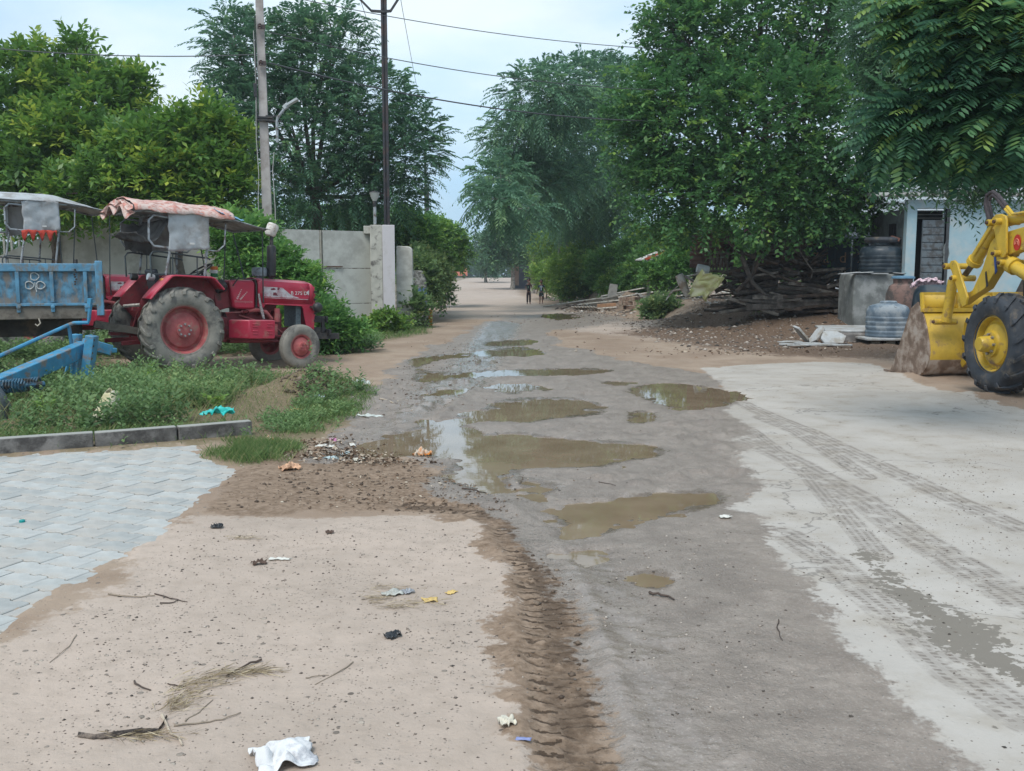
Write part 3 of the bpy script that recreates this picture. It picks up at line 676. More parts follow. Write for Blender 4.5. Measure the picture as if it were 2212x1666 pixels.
tree('drooping_tree', 'grey green feathery tree drooping over the right edge of the road', gb(1217, 55), 5.6,
     [E(1180, 215, 40, 85, 60), E(1260, 180, 42, 100, 48), E(1330, 210, 50, 70, 70), E(1110, 300, 42, 60, 50), E(1200, 320, 45, 110, 80), E(1300, 330, 50, 100, 110), E(1080, 385, 38, 52, 40), E(1062, 430, 33, 44, 24), E(1160, 400, 42, 100, 52), E(1280, 420, 52, 110, 66), E(1110, 455, 34, 60, 18), E(1250, 475, 54, 70, 30)],
     'bluish', .20, bark_pale, M=6800, k=18, L=1.0, ll=.225, lw=.066, style='feather', droop=.5, up=.25, tint0=.42, var=.3, stems=3, inner=.35)
tree('dense_tree', 'large dense green tree overhanging the woodpile', gb(1655, 29.5), 3.6,
     [E(1510, 90, 28, 110, 110), E(1450, 60, 28.5, 50, 50), E(1640, 40, 28, 170, 130), E(1790, 60, 28, 130, 150), E(1400, 215, 27.5, 75, 70), E(1375, 310, 27.5, 65, 65), E(1500, 270, 27, 140, 120), E(1650, 280, 26.5, 170, 150), E(1800, 290, 27, 110, 140), E(1600, 425, 26.5, 190, 75), E(1440, 420, 27, 95, 75), E(1780, 420, 27, 120, 80), E(1860, 440, 27.5, 65, 45)],
     'big', .34, M=7000, k=13, L=.75, ll=.155, lw=.095, droop=.3, up=.3, tint0=.42, var=.32, inner=.35)
tree('shade_tree', 'dark tree with slender leaves between the dense tree and the near fronds', (9.6, 17.5, H1(9.6, 17.5)), 3.4,
     [E(1930, 40, 16, 85, 95), E(1985, 130, 16, 85, 85), E(1925, 200, 16, 48, 75), E(2040, 230, 15.5, 95, 75), E(2080, 60, 16, 110, 110), E(2170, 180, 15.5, 110, 110), E(2150, 320, 15.5, 100, 60), E(2010, 355, 15.5, 80, 36), E(2230, 280, 15, 90, 100), E(2110, 395, 16, 60, 26), E(2100, 150, 14, 90, 90), E(2200, 60, 14, 80, 90)],
     'shade', .30, M=5400, k=14, L=.42, ll=.12, lw=.036, droop=.35, up=.1, tint0=.38, var=.3, inner=.4)
# shrubs and hedges
SH = [
 ('flowering_hedge', 'tall hedge just beyond the end pillar, left of the road', 'left', [E(890, 525, 36, 50, 55), E(870, 490, 36, 35, 30), E(925, 520, 38, 40, 42)], 'shrub', 2600),
 ('leafy_hedge', 'rounded hedge with reddish tips where the road narrows', 'left', [E(950, 530, 44, 50, 45), E(985, 545, 46, 28, 32)], 'shrub', 1800),
 ('creeper_bush', 'creeper covered bush tumbling over a broken wall stub beside the gate pillar', 'left', [E(905, 610, 31, 28, 48), E(930, 600, 33, 30, 42), E(950, 625, 35, 18, 28), E(900, 575, 32, 24, 30), E(897, 670, 28, 16, 28)], 'weed', 1800),
 ('shrub', 'light green shrub nearest the road, left of the two children', 'right', [E(1175, 598, 58, 30, 22), E(1205, 600, 55, 30, 30)], 'bright', 900),
 ('shrub', 'tall pale green shrub behind the taller child', 'right', [E(1180, 545, 60, 34, 42), E(1210, 525, 60, 32, 32)], 'bright', 1000),
 ('shrub', 'yellow green shrub behind the child in shorts', 'right', [E(1232, 590, 51, 44, 44), E(1262, 570, 52, 36, 38)], 'bright', 1300),
 ('shrub', 'dark shrub under the drooping tree', 'right', [E(1290, 530, 56, 46, 46), E(1340, 520, 54, 44, 44), E(1250, 520, 56, 30, 30)], 'shrub', 1400),
 ('shrub', 'bushy shrub behind the fallen white planks', 'right', [E(1310, 585, 49, 40, 40), E(1350, 570, 49, 34, 40)], 'shrub', 1300),
 ('shrub', 'low bright shrub at the end of the stacked boards', 'right', [E(1345, 608, 46.5, 28, 22), E(1318, 618, 46.5, 18, 14)], 'bright', 500),
 ('shrub', 'broad dark shrub left of the white posts', 'right', [E(1390, 545, 46, 46, 46), E(1430, 530, 45, 40, 40)], 'shrub', 1500),
 ('shrub', 'dark leafy shrub filling the bank behind the dumped boards', 'right', [E(1270, 595, 51, 44, 40), E(1235, 618, 51, 30, 20)], 'shrub', 1300),
 ('shrub', 'tall dark shrub standing between the pale trunks and the lean-to', 'right', [E(1400, 590, 43, 44, 46), E(1360, 610, 44, 30, 30), E(1440, 600, 42, 34, 34)], 'shrub', 1500),
 ('shrub', 'shaded bush behind the rusty corrugated shutter', 'right', [E(1500, 520, 37, 60, 55), E(1560, 540, 37, 50, 50), E(1480, 580, 38, 40, 34)], 'shrub', 1500),
 ('shrub', 'shaded bush filling the dark behind the middle of the woodpile', 'right', [E(1650, 520, 36, 70, 60), E(1620, 580, 36, 60, 40), E(1720, 560, 36, 60, 50)], 'shrub', 1500),
 ('shrub', 'shaded bush between the woodpile and the painted boards', 'right', [E(1780, 500, 36, 60, 50), E(1840, 540, 38, 60, 50)], 'shrub', 1100),
 ('shrub', 'vine draped shrub around the red roofed lean-to', 'right', [E(1455, 580, 36.2, 22, 28), E(1470, 540, 38, 28, 30), E(1426, 578, 36.0, 14, 12), E(1402, 596, 36.0, 14, 14), E(1432, 604, 35.8, 18, 12)], 'shrub', 800),
 ('shrub', 'small leafy bush on the bank in front of the rubble', 'right', [E(1425, 668, 33.5, 15, 9), E(1408, 672, 33.2, 12, 7), E(1440, 664, 33.5, 10, 8)], 'weed', 600),
]
for nm, lb, sd_, els, lm, M in SH:
    c = els[0]; yb = c[1]; xb = c[0]
    tree(nm, lb, (xb, yb, HZ(xb, yb)), max(HZ(xb, yb)+.5, c[2]-c[5]*.6), els, lm, .05, M=M, k=9, L=.42 if yb > 30 else .35, ll=.155, lw=.085, cat='shrub' if 'hedge' not in nm else 'hedge', group={'right': 'shrubs along the right of the road'}.get(sd_) if nm == 'shrub' else None, droop=.2, up=.5, tint0=.45, var=.35, inner=.25, stems=2, nsub=4)
tree('leafy_shrub', 'tall leafy shrub between the red tractor and the compound wall', gb(600, 20.5), 1.2,
     [E(555, 530, 20, 40, 44), E(500, 520, 20.5, 36, 50), E(605, 590, 19.6, 40, 46), E(655, 612, 19.6, 36, 28), E(672, 655, 19.4, 28, 40), E(640, 700, 19.2, 56, 48), E(700, 705, 19, 42, 36), E(560, 600, 20, 60, 50), E(750, 722, 19.2, 40, 14)],
     'shrub', .05, M=3600, k=10, L=.34, ll=.125, lw=.055, cat='shrub', droop=.15, up=.45, tint0=.45, var=.35, inner=.3, stems=4, nsub=5)
tree('vine_clump', 'clump of climbing leaves at the foot of the gate pillar', gb(838, 25.5), .25,
     [E(835, 692, 25.4, 26, 16), E(800, 705, 25.2, 26, 10), E(868, 700, 26, 16, 10)], 'bright', .02, M=420, k=7, L=.22, ll=.11, lw=.08, cat='plant', tint0=.4, stems=2, nsub=3)
# behind the compound wall
for px_, py_, Y_, rx_, ry_, lb in ((640, 480, 37, 120, 34, 'dark undergrowth showing over the long cream wall'), (775, 478, 36, 50, 28, 'light green bush showing over the gate beside the lamp post'), (60, 500, 30, 160, 46, 'bushes behind the cream railing wall at the far left'), (330, 480, 29, 120, 50, 'dark bush behind the orange covered canopy')):
    e = [E(px_, py_, Y_, rx_, ry_), E(px_+rx_*.5, py_+8, Y_, rx_*.6, ry_*.8), E(px_-rx_*.5, py_+12, Y_, rx_*.6, ry_*.8)]
    tree('bush', lb, (e[0][0], Y_, HZ(e[0][0], Y_)), e[0][2]-e[0][5]*.5, e, 'shrub', .05, M=1100, k=9, L=.45, ll=.15, lw=.08, cat='bush', tint0=.35, stems=3, nsub=4, group='bushes behind the compound wall')
# far down the road
for nm, lb, bx_, Y_, fz, els, lm, M, r0 in (
  ('roadside_tree', 'far roadside tree with a bare pale trunk beside a hut', 1107, 88, 3.6, [E(1110, 500, 88, 48, 26), E(1095, 535, 88, 34, 26), E(1140, 520, 86, 30, 36), E(1070, 530, 90, 22, 30)], 'far', 2000, .22),
  ('roadside_tree', 'dark upright far tree left of the bare pale trunk', 1050, 120, 3.4, [E(1045, 545, 120, 22, 34), E(1062, 560, 118, 22, 28)], 'far', 1000, .2),
  ('roadside_tree', 'far tree merging into the shrubs behind the taller child', 1150, 75, 3.0, [E(1150, 490, 78, 30, 26), E(1180, 500, 74, 34, 34)], 'far', 1200, .2)):
    tree(nm, lb, gb(bx_, Y_), fz, els, lm, r0, bark_pale, M=M, k=10, L=.9, ll=.34, lw=.16, group='far trees along the road', tint0=.4, inner=.3)
V, F, T, _, _ = crown([E(980, 592, 230, 40, 16, 14), E(1030, 590, 230, 40, 16, 14), E(1090, 588, 230, 50, 18, 14), E(900, 585, 230, 60, 20, 14), E(760, 580, 240, 120, 22, 14), E(1200, 580, 240, 90, 26, 14), E(1400, 580, 240, 140, 30, 14), E(500, 575, 240, 200, 26, 14), E(1800, 570, 240, 300, 36, 14), E(200, 575, 240, 250, 30, 14)], 9000, 8, 2.6, 1.3, .8, tint0=.4)
np_mesh('far_woods', V, F, LM['far'], attrs={'tint': ('FLOAT', T)}, kind='stuff', label='hazy band of woods closing the end of the road', category='woods') if False else setp(np_mesh('far_woods', V, F, LM['far'], attrs={'tint': ('FLOAT', T)}), 'hazy band of woods closing the end of the road', 'woods', None, 'stuff')

# ---- the near tree with compound fronds: each frond a part
def frond_mesh(nm, Lf, npair, ll, lw, seed):
    r = np.random.default_rng(seed); t = np.linspace(.10, .98, npair); sag = .20+.2*r.random()
    ax = np.stack([t*Lf, 0*t, -sag*Lf*t*t], 1); tg = unit(np.stack([np.ones(npair), 0*t, -2*sag*t], 1))
    Ps, Ds = [], []
    for s_ in (1, -1):
        Ps.append(ax); Ds.append(unit(tg*.38+np.array([0, s_, -.22])+r.normal(size=(npair, 3))*.06))
    Ps = np.concatenate(Ps); Ds = np.concatenate(Ds); Ns = unit(np.array([[0, 0, 1.0]])+r.normal(size=Ps.shape)*.16)
    szz = np.tile(np.sin(np.linspace(.7, 2.75, npair))*.55+.5, 2)
    V, F = leaf_mesh6(Ps, Ds, Ns, ll*szz, lw*(.6+.4*szz), .06, .1)
    T = np.repeat(np.clip(.40+.12*r.normal(size=len(Ps)), 0, 1), 6)
    return V, F, T, sag
fm = []; 
for i in range(5):
    V, F, T, sg_ = frond_mesh('frond', .36, 13, .085, .030, i)
    T = np.clip(T+[-.35, -.25, -.15, .08, .45][i], 0, 1)
    me = bpy.data.meshes.new('frond'); me.vertices.add(len(V)); me.vertices.foreach_set('co', V.astype(np.float32).ravel())
    me.loops.add(F.size); me.loops.foreach_set('vertex_index', F.astype(np.int32).ravel()); me.polygons.add(len(F)); me.polygons.foreach_set('loop_start', np.arange(0, F.size, 4, dtype=np.int32))
    a = me.attributes.new('tint', 'FLOAT', 'POINT'); a.data.foreach_set('value', T.astype(np.float32)); me.update(calc_edges=True); me.materials.append(LM['frond']); fm.append((me, V, F, T))
nbase = Vector((7.9, 11.2, 0)); nt_ = thing('frond_tree', nbase, 'near tree hanging light green compound fronds over the yellow loader', 'tree')
nels = [E(2160, 40, 8.6, 95, 90), E(2060, 20, 9.2, 90, 60), E(2190, 190, 8.6, 85, 75), E(2120, 235, 8.8, 80, 40), E(1995, 255, 9, 70, 24), E(2080, 265, 9.2, 70, 30), E(2210, 250, 8.8, 70, 50), E(1960, 290, 9.4, 36, 30), E(2120, 150, 8.8, 60, 40)]
w = wood(tuple(nbase), 3.0, nels, .22, 8); w.tf(Matrix.Translation(-nbase)); w.build('trunk', barkm, nt_)
p, g, pk, e = sample_shell(nels, 1500, .25)
front = np.argsort(p[:, 1]-.9*(pk > 2)); allV, allF, allT = [], [], []; off = 0; cnt = 0
for q in front:
    pos_ = p[q]; dr = Vector((-.62, -.30, -.18))+Vector(g[q])*.35+Vector(rng.normal(size=3)*.30); dr.normalize()
    xx = dr; zz = Vector((0, -.25, 1)); zz = (zz-xx*zz.dot(xx)).normalized(); yy = zz.cross(xx)
    sc = rng.uniform(.95, 1.6); Mx = Matrix(((xx.x, yy.x, zz.x, 0), (xx.y, yy.y, zz.y, 0), (xx.z, yy.z, zz.z, 0), (0, 0, 0, 1)))
    big_ = vnoise(np.array([pos_[0]*2.2]), np.array([pos_[2]*2.2+pos_[1]]), 4)[0]
    v_ = int(np.clip(big_*4.8+rng.normal()*1.1, 0, 4))
    inview = abs((pos_[0]/pos_[1])) < .545 and (CAM_H+pos_[1]*.292) > pos_[2]
    if cnt < 290 and inview:
        o = bpy.data.objects.new('frond', fm[v_][0]); link(o, nt_); o.matrix_local = Matrix.Translation(Vector(pos_)-nbase) @ Mx @ Matrix.Scale(sc, 4); cnt += 1
    else:
        me_, V, F, T = fm[v_]; Rn = np.array([list(r_)[:3] for r_ in Mx])[:3]
        allV.append((V*sc) @ Rn.T+pos_-np.array(nbase)); allF.append(F+off); allT.append(T); off += len(V)
np_mesh('foliage', np.concatenate(allV), np.concatenate(allF), LM['frond'], nt_, {'tint': ('FLOAT', np.concatenate(allT))}, kind='stuff')

# ---- ground cover
def scatter(poly, n):
    a = np.array([q[:2] for q in poly]); lo, hi = a.min(0), a.max(0); out = np.zeros((0, 2))
    while len(out) < n:
        q = rng.uniform(lo, hi, (n*2, 2)); s = psdf(poly, q[:, 0], q[:, 1]); q = q[rng.random(len(q)) < sstep(-.05, .35, s+.25*fbm(q[:, 0]*2, q[:, 1]*2, 3, 8))]
        out = np.concatenate([out, q])
    return out[:n]
def zs(q): return np.array([HZ(a, c) for a, c in q])
def weeds(poly, n, h, k, ll, lw, tint0, thr=None):
    q = scatter(poly, n)
    if thr is not None: m = vnoise(q[:, 0]*1.3, q[:, 1]*1.3, 31); q = q[m > thr]
    n = len(q); zz = zs(q); den = .45+.9*vnoise(q[:, 0]*1.6, q[:, 1]*1.6, 44)
    hh = h*den*rng.uniform(.5, 1.25, n); lean = rng.normal(size=(n, 2))*.22
    t = np.linspace(.15, 1, k)[None, :, None]; up = unit(np.concatenate([lean, np.ones((n, 1))], 1))
    base = np.concatenate([q, zz[:, None]], 1); pts = base[:, None, :]+up[:, None, :]*hh[:, None, None]*t
    az = rng.uniform(0, 6.28, (n, 1))+np.arange(k)[None, :]*2.4+rng.normal(size=(n, k))*.3
    dl = unit(np.stack([np.cos(az), np.sin(az), .35+.5*t[:, :, 0]*np.ones((n, 1))+0*az], -1)); nl = unit(np.array([0, 0, 1.0])+rng.normal(size=(n, k, 3))*.3)
    sz = rng.uniform(.6, 1.2, (n, k))*(1.15-.5*t[:, :, 0])
    V, F = leaf_mesh(pts.reshape(-1, 3), dl.reshape(-1, 3), nl.reshape(-1, 3), (ll*sz).ravel(), (lw*sz).ravel(), .1, .1)
    T = np.repeat(np.clip(tint0+.3*(vnoise(q[:, 0]*2, q[:, 1]*2, 5)-.5)[:, None]+.25*(t[:, :, 0]-.5)+rng.normal(size=(n, k))*.08, 0, 1).ravel(), 4)
    return V, F, T
def blades(poly, n, h, w, tint0, var=.2):
    q = scatter(poly, n); zz = zs(q); n = len(q); hh = h*rng.uniform(.4, 1.3, n); az = rng.uniform(0, 6.28, n)
    d = unit(np.stack([np.cos(az)*.5, np.sin(az)*.5, np.ones(n)], 1)); base = np.concatenate([q, zz[:, None]-.005], 1)
    V, F = leaf_mesh(base, d, np.stack([np.sin(az), -np.cos(az), 0*az+.2], 1), hh, np.full(n, w), 0, .35)
    return V, F, np.repeat(np.clip(tint0+var*rng.normal(size=n), 0, 1), 4)
def stuff(name, parts, lm, label, cat):
    off = 0; Vs, Fs, Ts = [], [], []
    for V, F, T in parts: Vs.append(V); Fs.append(F+off); Ts.append(T); off += len(V)
    return setp(np_mesh(name, np.concatenate(Vs), np.concatenate(Fs), LM[lm], attrs={'tint': ('FLOAT', np.concatenate(Ts))}), label, cat, None, 'stuff')
weed_a = P((-300, 940), (-300, 800), (180, 800), (330, 805), (520, 805), (600, 815), (720, 830), (800, 860), (700, 880), (560, 900), (540, 925), (200, 945))
weed_b = P((-300, 930), (-200, 850), (150, 850), (330, 830), (520, 840), (560, 880), (520, 915), (200, 938))
stuff('weeds', [weeds(weed_a, 2600, .17, 8, .072, .036, .42, .42), weeds(weed_b, 2100, .36, 11, .092, .050, .42, .38), weeds(weed_b, 900, .42, 12, .070, .030, .55, .50), weeds(weed_a, 700, .36, 10, .10, .055, .34, .55), weeds(grass_poly, 1500, .13, 7, .06, .03, .45, .35), weeds(P((520, 880), (640, 870), (760, 880), (700, 930), (560, 945)), 700, .12, 7, .055, .028, .5, .3), weeds(P((690, 705), (760, 720), (840, 735), (760, 748), (700, 752), (640, 740)), 1200, .18, 8, .07, .04, .45),
   weeds([(-11, 16.3), (-6.6, 17.6), (-2.6, 19.6), (-3.4, 22.5), (-5.5, 22.0), (-12, 21)], 3800, .42, 10, .11, .06, .38), weeds(P((690, 650), (720, 700), (800, 730), (760, 740), (690, 745)), 900, .42, 10, .09, .045, .45), weeds(P((-300, 775), (-60, 770), (200, 775), (300, 790), (100, 800), (-300, 810)), 700, .12, 7, .06, .03, .45, .5)],
   'weed', 'thick low weeds growing behind the kerb and under the tractor', 'weeds')
stuff('grass', [blades(grass_poly, 9000, .085, .007, .40, .3), blades(grass2_poly, 5200, .10, .006, .45, .25), blades(grass3_poly, 7000, .13, .014, .4), blades(P((700, 840), (830, 850), (790, 895), (690, 940), (560, 960), (600, 900)), 5500, .075, .007, .38), blades(P((-300, 945), (0, 935), (540, 915), (540, 942), (-300, 985)), 3000, .12, .008, .45, .25), blades(weed_a, 2000, .22, .006, .8, .2), blades(weed_b, 1800, .34, .006, .7, .3),
   blades(P((1610, 690), (1700, 690), (1710, 705), (1620, 708)), 900, .16, .02, .2)],
   'grass', 'short green grass along the muddy edge and beyond the kerb', 'grass')
# single tall weeds that can be told apart
def weed_plant(px, py, h, label, lm='weed', n=16, spread=.5, ll=.07, lw=.03, tint0=.5, name='weed_plant'):
    b0 = GT(px, py); root = thing(name, b0, label, 'weed', 'tall weeds standing out of the low growth'); mb = MB(); Ps, Ds = [], []
    for i in range(max(3, n//4)):
        a = random.uniform(0, 6.28); hh = h*random.uniform(.6, 1.05); tip = Vector((math.cos(a)*spread*hh, math.sin(a)*spread*hh, hh))
        pts = [Vector((0, 0, 0)), tip*.5+Vector((0, 0, hh*.12)), tip]; mb.tube(pts, [.006, .004, .002], 5)
        for j in range(12):
            t = .25+.75*j/11; q = pts[0].lerp(pts[1], t*2) if t < .5 else pts[1].lerp(pts[2], t*2-1)
            a2 = j*2.4+a; Ps.append(q); Ds.append(Vector((math.cos(a2), math.sin(a2), .5)).normalized())
    mb.build('stem', mat('green_stem', (.20, .24, .09), .7, .2), root)
    Ps = np.array([list(v) for v in Ps]); Ds = np.array([list(v) for v in Ds]); m = len(Ps)
    V, F = leaf_mesh6(Ps, Ds, unit(np.array([[0, 0, 1.]])+rng.normal(size=(m, 3))*.3), ll*rng.uniform(.6, 1.2, m), lw*rng.uniform(.7, 1.2, m))
    np_mesh('foliage', V, F, LM[lm], root, {'tint': ('FLOAT', np.repeat(np.clip(tint0+rng.normal(size=m)*.12, 0, 1), 6))})
for a in ((410, 842, .42, 'branching pale green weed in front of the big rear tyre', 'grass', 26, .75, .045, .012, .75), (545, 838, .36, 'leafy weed standing below the far front wheel', 'weed', 18, .4), (318, 852, .40, 'bright leafy weed left of the big rear tyre', 'bright', 16, .35, .08, .055),
          (225, 880, .34, 'dense weed at the foot of the blue drawbar post', 'weed', 20, .5), (100, 905, .30, 'bushy weed beside the coiled end of the blue drawbar', 'bright', 20, .6), (470, 895, .24, 'broad leaved weed just above the turquoise bag', 'bright', 12, .6, .09, .07), (265, 835, .32, 'thin seeding weed right of the blue drawbar post', 'grass', 14, .3, .05, .01, .7)):
    weed_plant(*a)

# ================================================================ VEHICLES
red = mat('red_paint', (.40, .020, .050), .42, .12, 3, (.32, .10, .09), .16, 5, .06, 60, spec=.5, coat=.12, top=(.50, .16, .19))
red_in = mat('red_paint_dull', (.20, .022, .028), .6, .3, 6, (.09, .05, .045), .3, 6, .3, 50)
red_rim = mat('rim_dusty_red', (.36, .085, .085), .7, .2, 6, (.34, .17, .14), .35, 7, .3, 60)
black_m = mat('black_metal', (.018, .018, .02), .45, .3, 8, (.07, .06, .05), .35, 6, .1, 60)
rubber_dusty = mat('tyre_dusty', (.24, .225, .195), .95, .18, 5, (.12, .115, .105), .38, 4, .5, 60)
rubber = mat('tyre_rubber', (.036, .042, .052), .7, .3, 6, (.13, .11, .09), .28, 5, .3, 50)
grey_tube = mat('grey_tube', (.30, .33, .35), .5, .15, 8, (.12, .09, .07), .35, 9, .1, 50)
black_tube = mat('dark_tube', (.045, .06, .065), .4, .2, 8, bump=.05)
canvas_m = mat('grey_canvas', (.40, .42, .435), .8, .10, 3, (.27, .26, .25), .38, 2.2, .35, 90)
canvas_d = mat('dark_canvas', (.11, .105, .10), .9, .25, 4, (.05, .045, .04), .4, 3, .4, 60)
orange_tarp = mat('torn_orange_tarp', (.46, .19, .15), .75, .3, 7, (.58, .46, .41), .60, 9, 1.0, 22)
chrome = mat('dull_steel', (.42, .42, .42), .4, .1, 8, (.2, .15, .11), .3, 8, .1, 50, metal=.8)
amber = mat('amber_lens', (.62, .30, .06), .3, .1, bump=0)
white_p = mat('white_print', (.62, .60, .58), .6, .1, bump=0)
lamp_g = mat('lamp_glass', (.35, .37, .38), .15, .1, bump=0)

def wheel(parent, c, Rr, hw, rim_r, dusty=True, lugs=0, hubr=.16, rim_mat=None, face=-1, bolts=8, steer=0, dish=.10, tyre_mat=None):
    """wheel on a sideways axle; face = which side (y) looks outwards"""
    rm = rim_mat or red_rim; tm = tyre_mat or (rubber_dusty if dusty else rubber)
    M = Matrix.Translation(Vector(c)) @ Matrix.Rotation(steer, 4, 'Z')
    w = bpy.data.objects.new('wheel', None); w.empty_display_size = .1; link(w, parent); w.matrix_local = M
    mb = MB(); q = hw; r0 = rim_r; cr = Rr-(.035 if lugs else .0)
    prof = [(r0-.01, -q*.72), (r0+.02, -q*.86), (r0+(cr-r0)*.35, -q*1.02), (r0+(cr-r0)*.7, -q*1.0), (cr-.03, -q*.86), (cr-.005, -q*.6), (cr, 0), (cr-.005, q*.6), (cr-.03, q*.86), (r0+(cr-r0)*.7, q*1.0), (r0+(cr-r0)*.35, q*1.02), (r0+.02, q*.86), (r0-.01, q*.72)]
    if not lugs:                              # ribbed front tyre: circumferential grooves
        prof = prof[:5]+[(cr-.008, -q*.74), (cr-.002, -q*.55), (cr-.022, -q*.48), (cr-.022, -q*.40), (cr, -q*.33), (cr+.002, -q*.1), (cr-.02, -q*.06), (cr-.02, q*.06), (cr+.002, q*.1), (cr, q*.33), (cr-.022, q*.40), (cr-.022, q*.48), (cr-.002, q*.55), (cr-.008, q*.74)]+prof[8:]
    mb.lathe(prof, 56, ax='y')
    mb.build('tyre', tm, w, smooth=50)
    if lugs:
        mb = MB()
        for s_ in (-1, 1):
            for i in range(lugs):
                a0 = 2*math.pi*(i+(.5 if s_ > 0 else 0))/lugs
                secs = [(0.0, .0, 1.0), (.22, .4, 1.0), (.42, .8, .97), (.52, .98, .90), (.54, 1.04, .72)]
                L_, R_ = [], []
                for da, yy, rr in secs:
                    for side_, lst in ((-1, L_), (1, R_)):
                        a = a0+da*.55+side_*.030/Rr*1.15
                        rbase = (cr-.02) if yy < .9 else (r0+(cr-r0)*(.92 if yy < 1 else .66)); rtop = Rr*1.0-(0 if yy < .7 else (.03 if yy < .9 else (.055 if yy < 1 else .12)))
                        lst.append((Vector((math.cos(a)*rtop, s_*q*yy*1.0+(s_*.012 if yy > .9 else 0), math.sin(a)*rtop)), Vector((math.cos(a)*rbase, s_*q*yy*.97, math.sin(a)*rbase))))
                vs = []; fs = []
                for k in range(len(secs)): vs += [L_[k][0], R_[k][0], R_[k][1], L_[k][1]]
                for k in range(len(secs)-1):
                    for e_ in ((0, 1), (1, 2), (3, 0)): fs.append((4*k+e_[0], 4*k+e_[1], 4*k+4+e_[1], 4*k+4+e_[0]))
                fs += [(0, 3, 2, 1), (4*len(secs)-4, 4*len(secs)-3, 4*len(secs)-2, 4*len(secs)-1)]
                mb.add(vs, fs)
        mb.build('tread_lugs', tm, w, smooth=0, bevel=.006)
    f = face; mb = MB()
    mb.lathe([(r0+.012, f*q*.88), (r0+.018, f*q*.80), (r0-.012, f*q*.74), (r0-.03, f*q*.55), (r0-.04, f*q*.1), (r0-.035, -f*q*.8), (r0+.01, -f*q*.86)], 48, ax='y')
    mb.build('rim', rm, w, smooth=40)
    mb = MB(); d = f*q*(.5-dish*4) if lugs else f*q*.35
    mb.lathe([(r0-.035, d-f*.01), (r0*.80, d), (r0*.72, d+f*.035), (r0*.5, d+f*.06), (hubr, d+f*.075), (hubr*.98, d+f*.10), (hubr*.5, d+f*.11), (.0, d+f*.11)], 40, ax='y')
    mb.build('hub', rm, w, smooth=30)
    mb = MB()
    for i in range(bolts):
        a = 2*math.pi*i/bolts; mb.lathe([(.0, d+f*.135), (.017, d+f*.135), (.02, d+f*.10), (.02, d+f*.09)], 6, o=(math.cos(a)*hubr*.72, 0, math.sin(a)*hubr*.72), ax='y')
    mb.build('bolt_ring', chrome if lugs else rm, w, smooth=0)
    return w

def cloth(fn, nu, nv, name, m, parent, amp=.015, fr=6, seed=0, solid=.006, **k):
    def g(u, v):
        p = Vector(fn(u, v)); n1 = fbm(np.array([u*fr+seed]), np.array([v*fr+seed*3]), 3, seed)[0]; n2 = fbm(np.array([u*fr*1.3+9+seed]), np.array([v*fr*.8-4]), 3, seed+7)[0]
        return p+Vector((n2*amp*.6, n1*amp, n2*amp))
    mb = MB(); mb.grid(g, nu, nv); return mb.build(name, m, parent, smooth=80, solid=solid, **k)

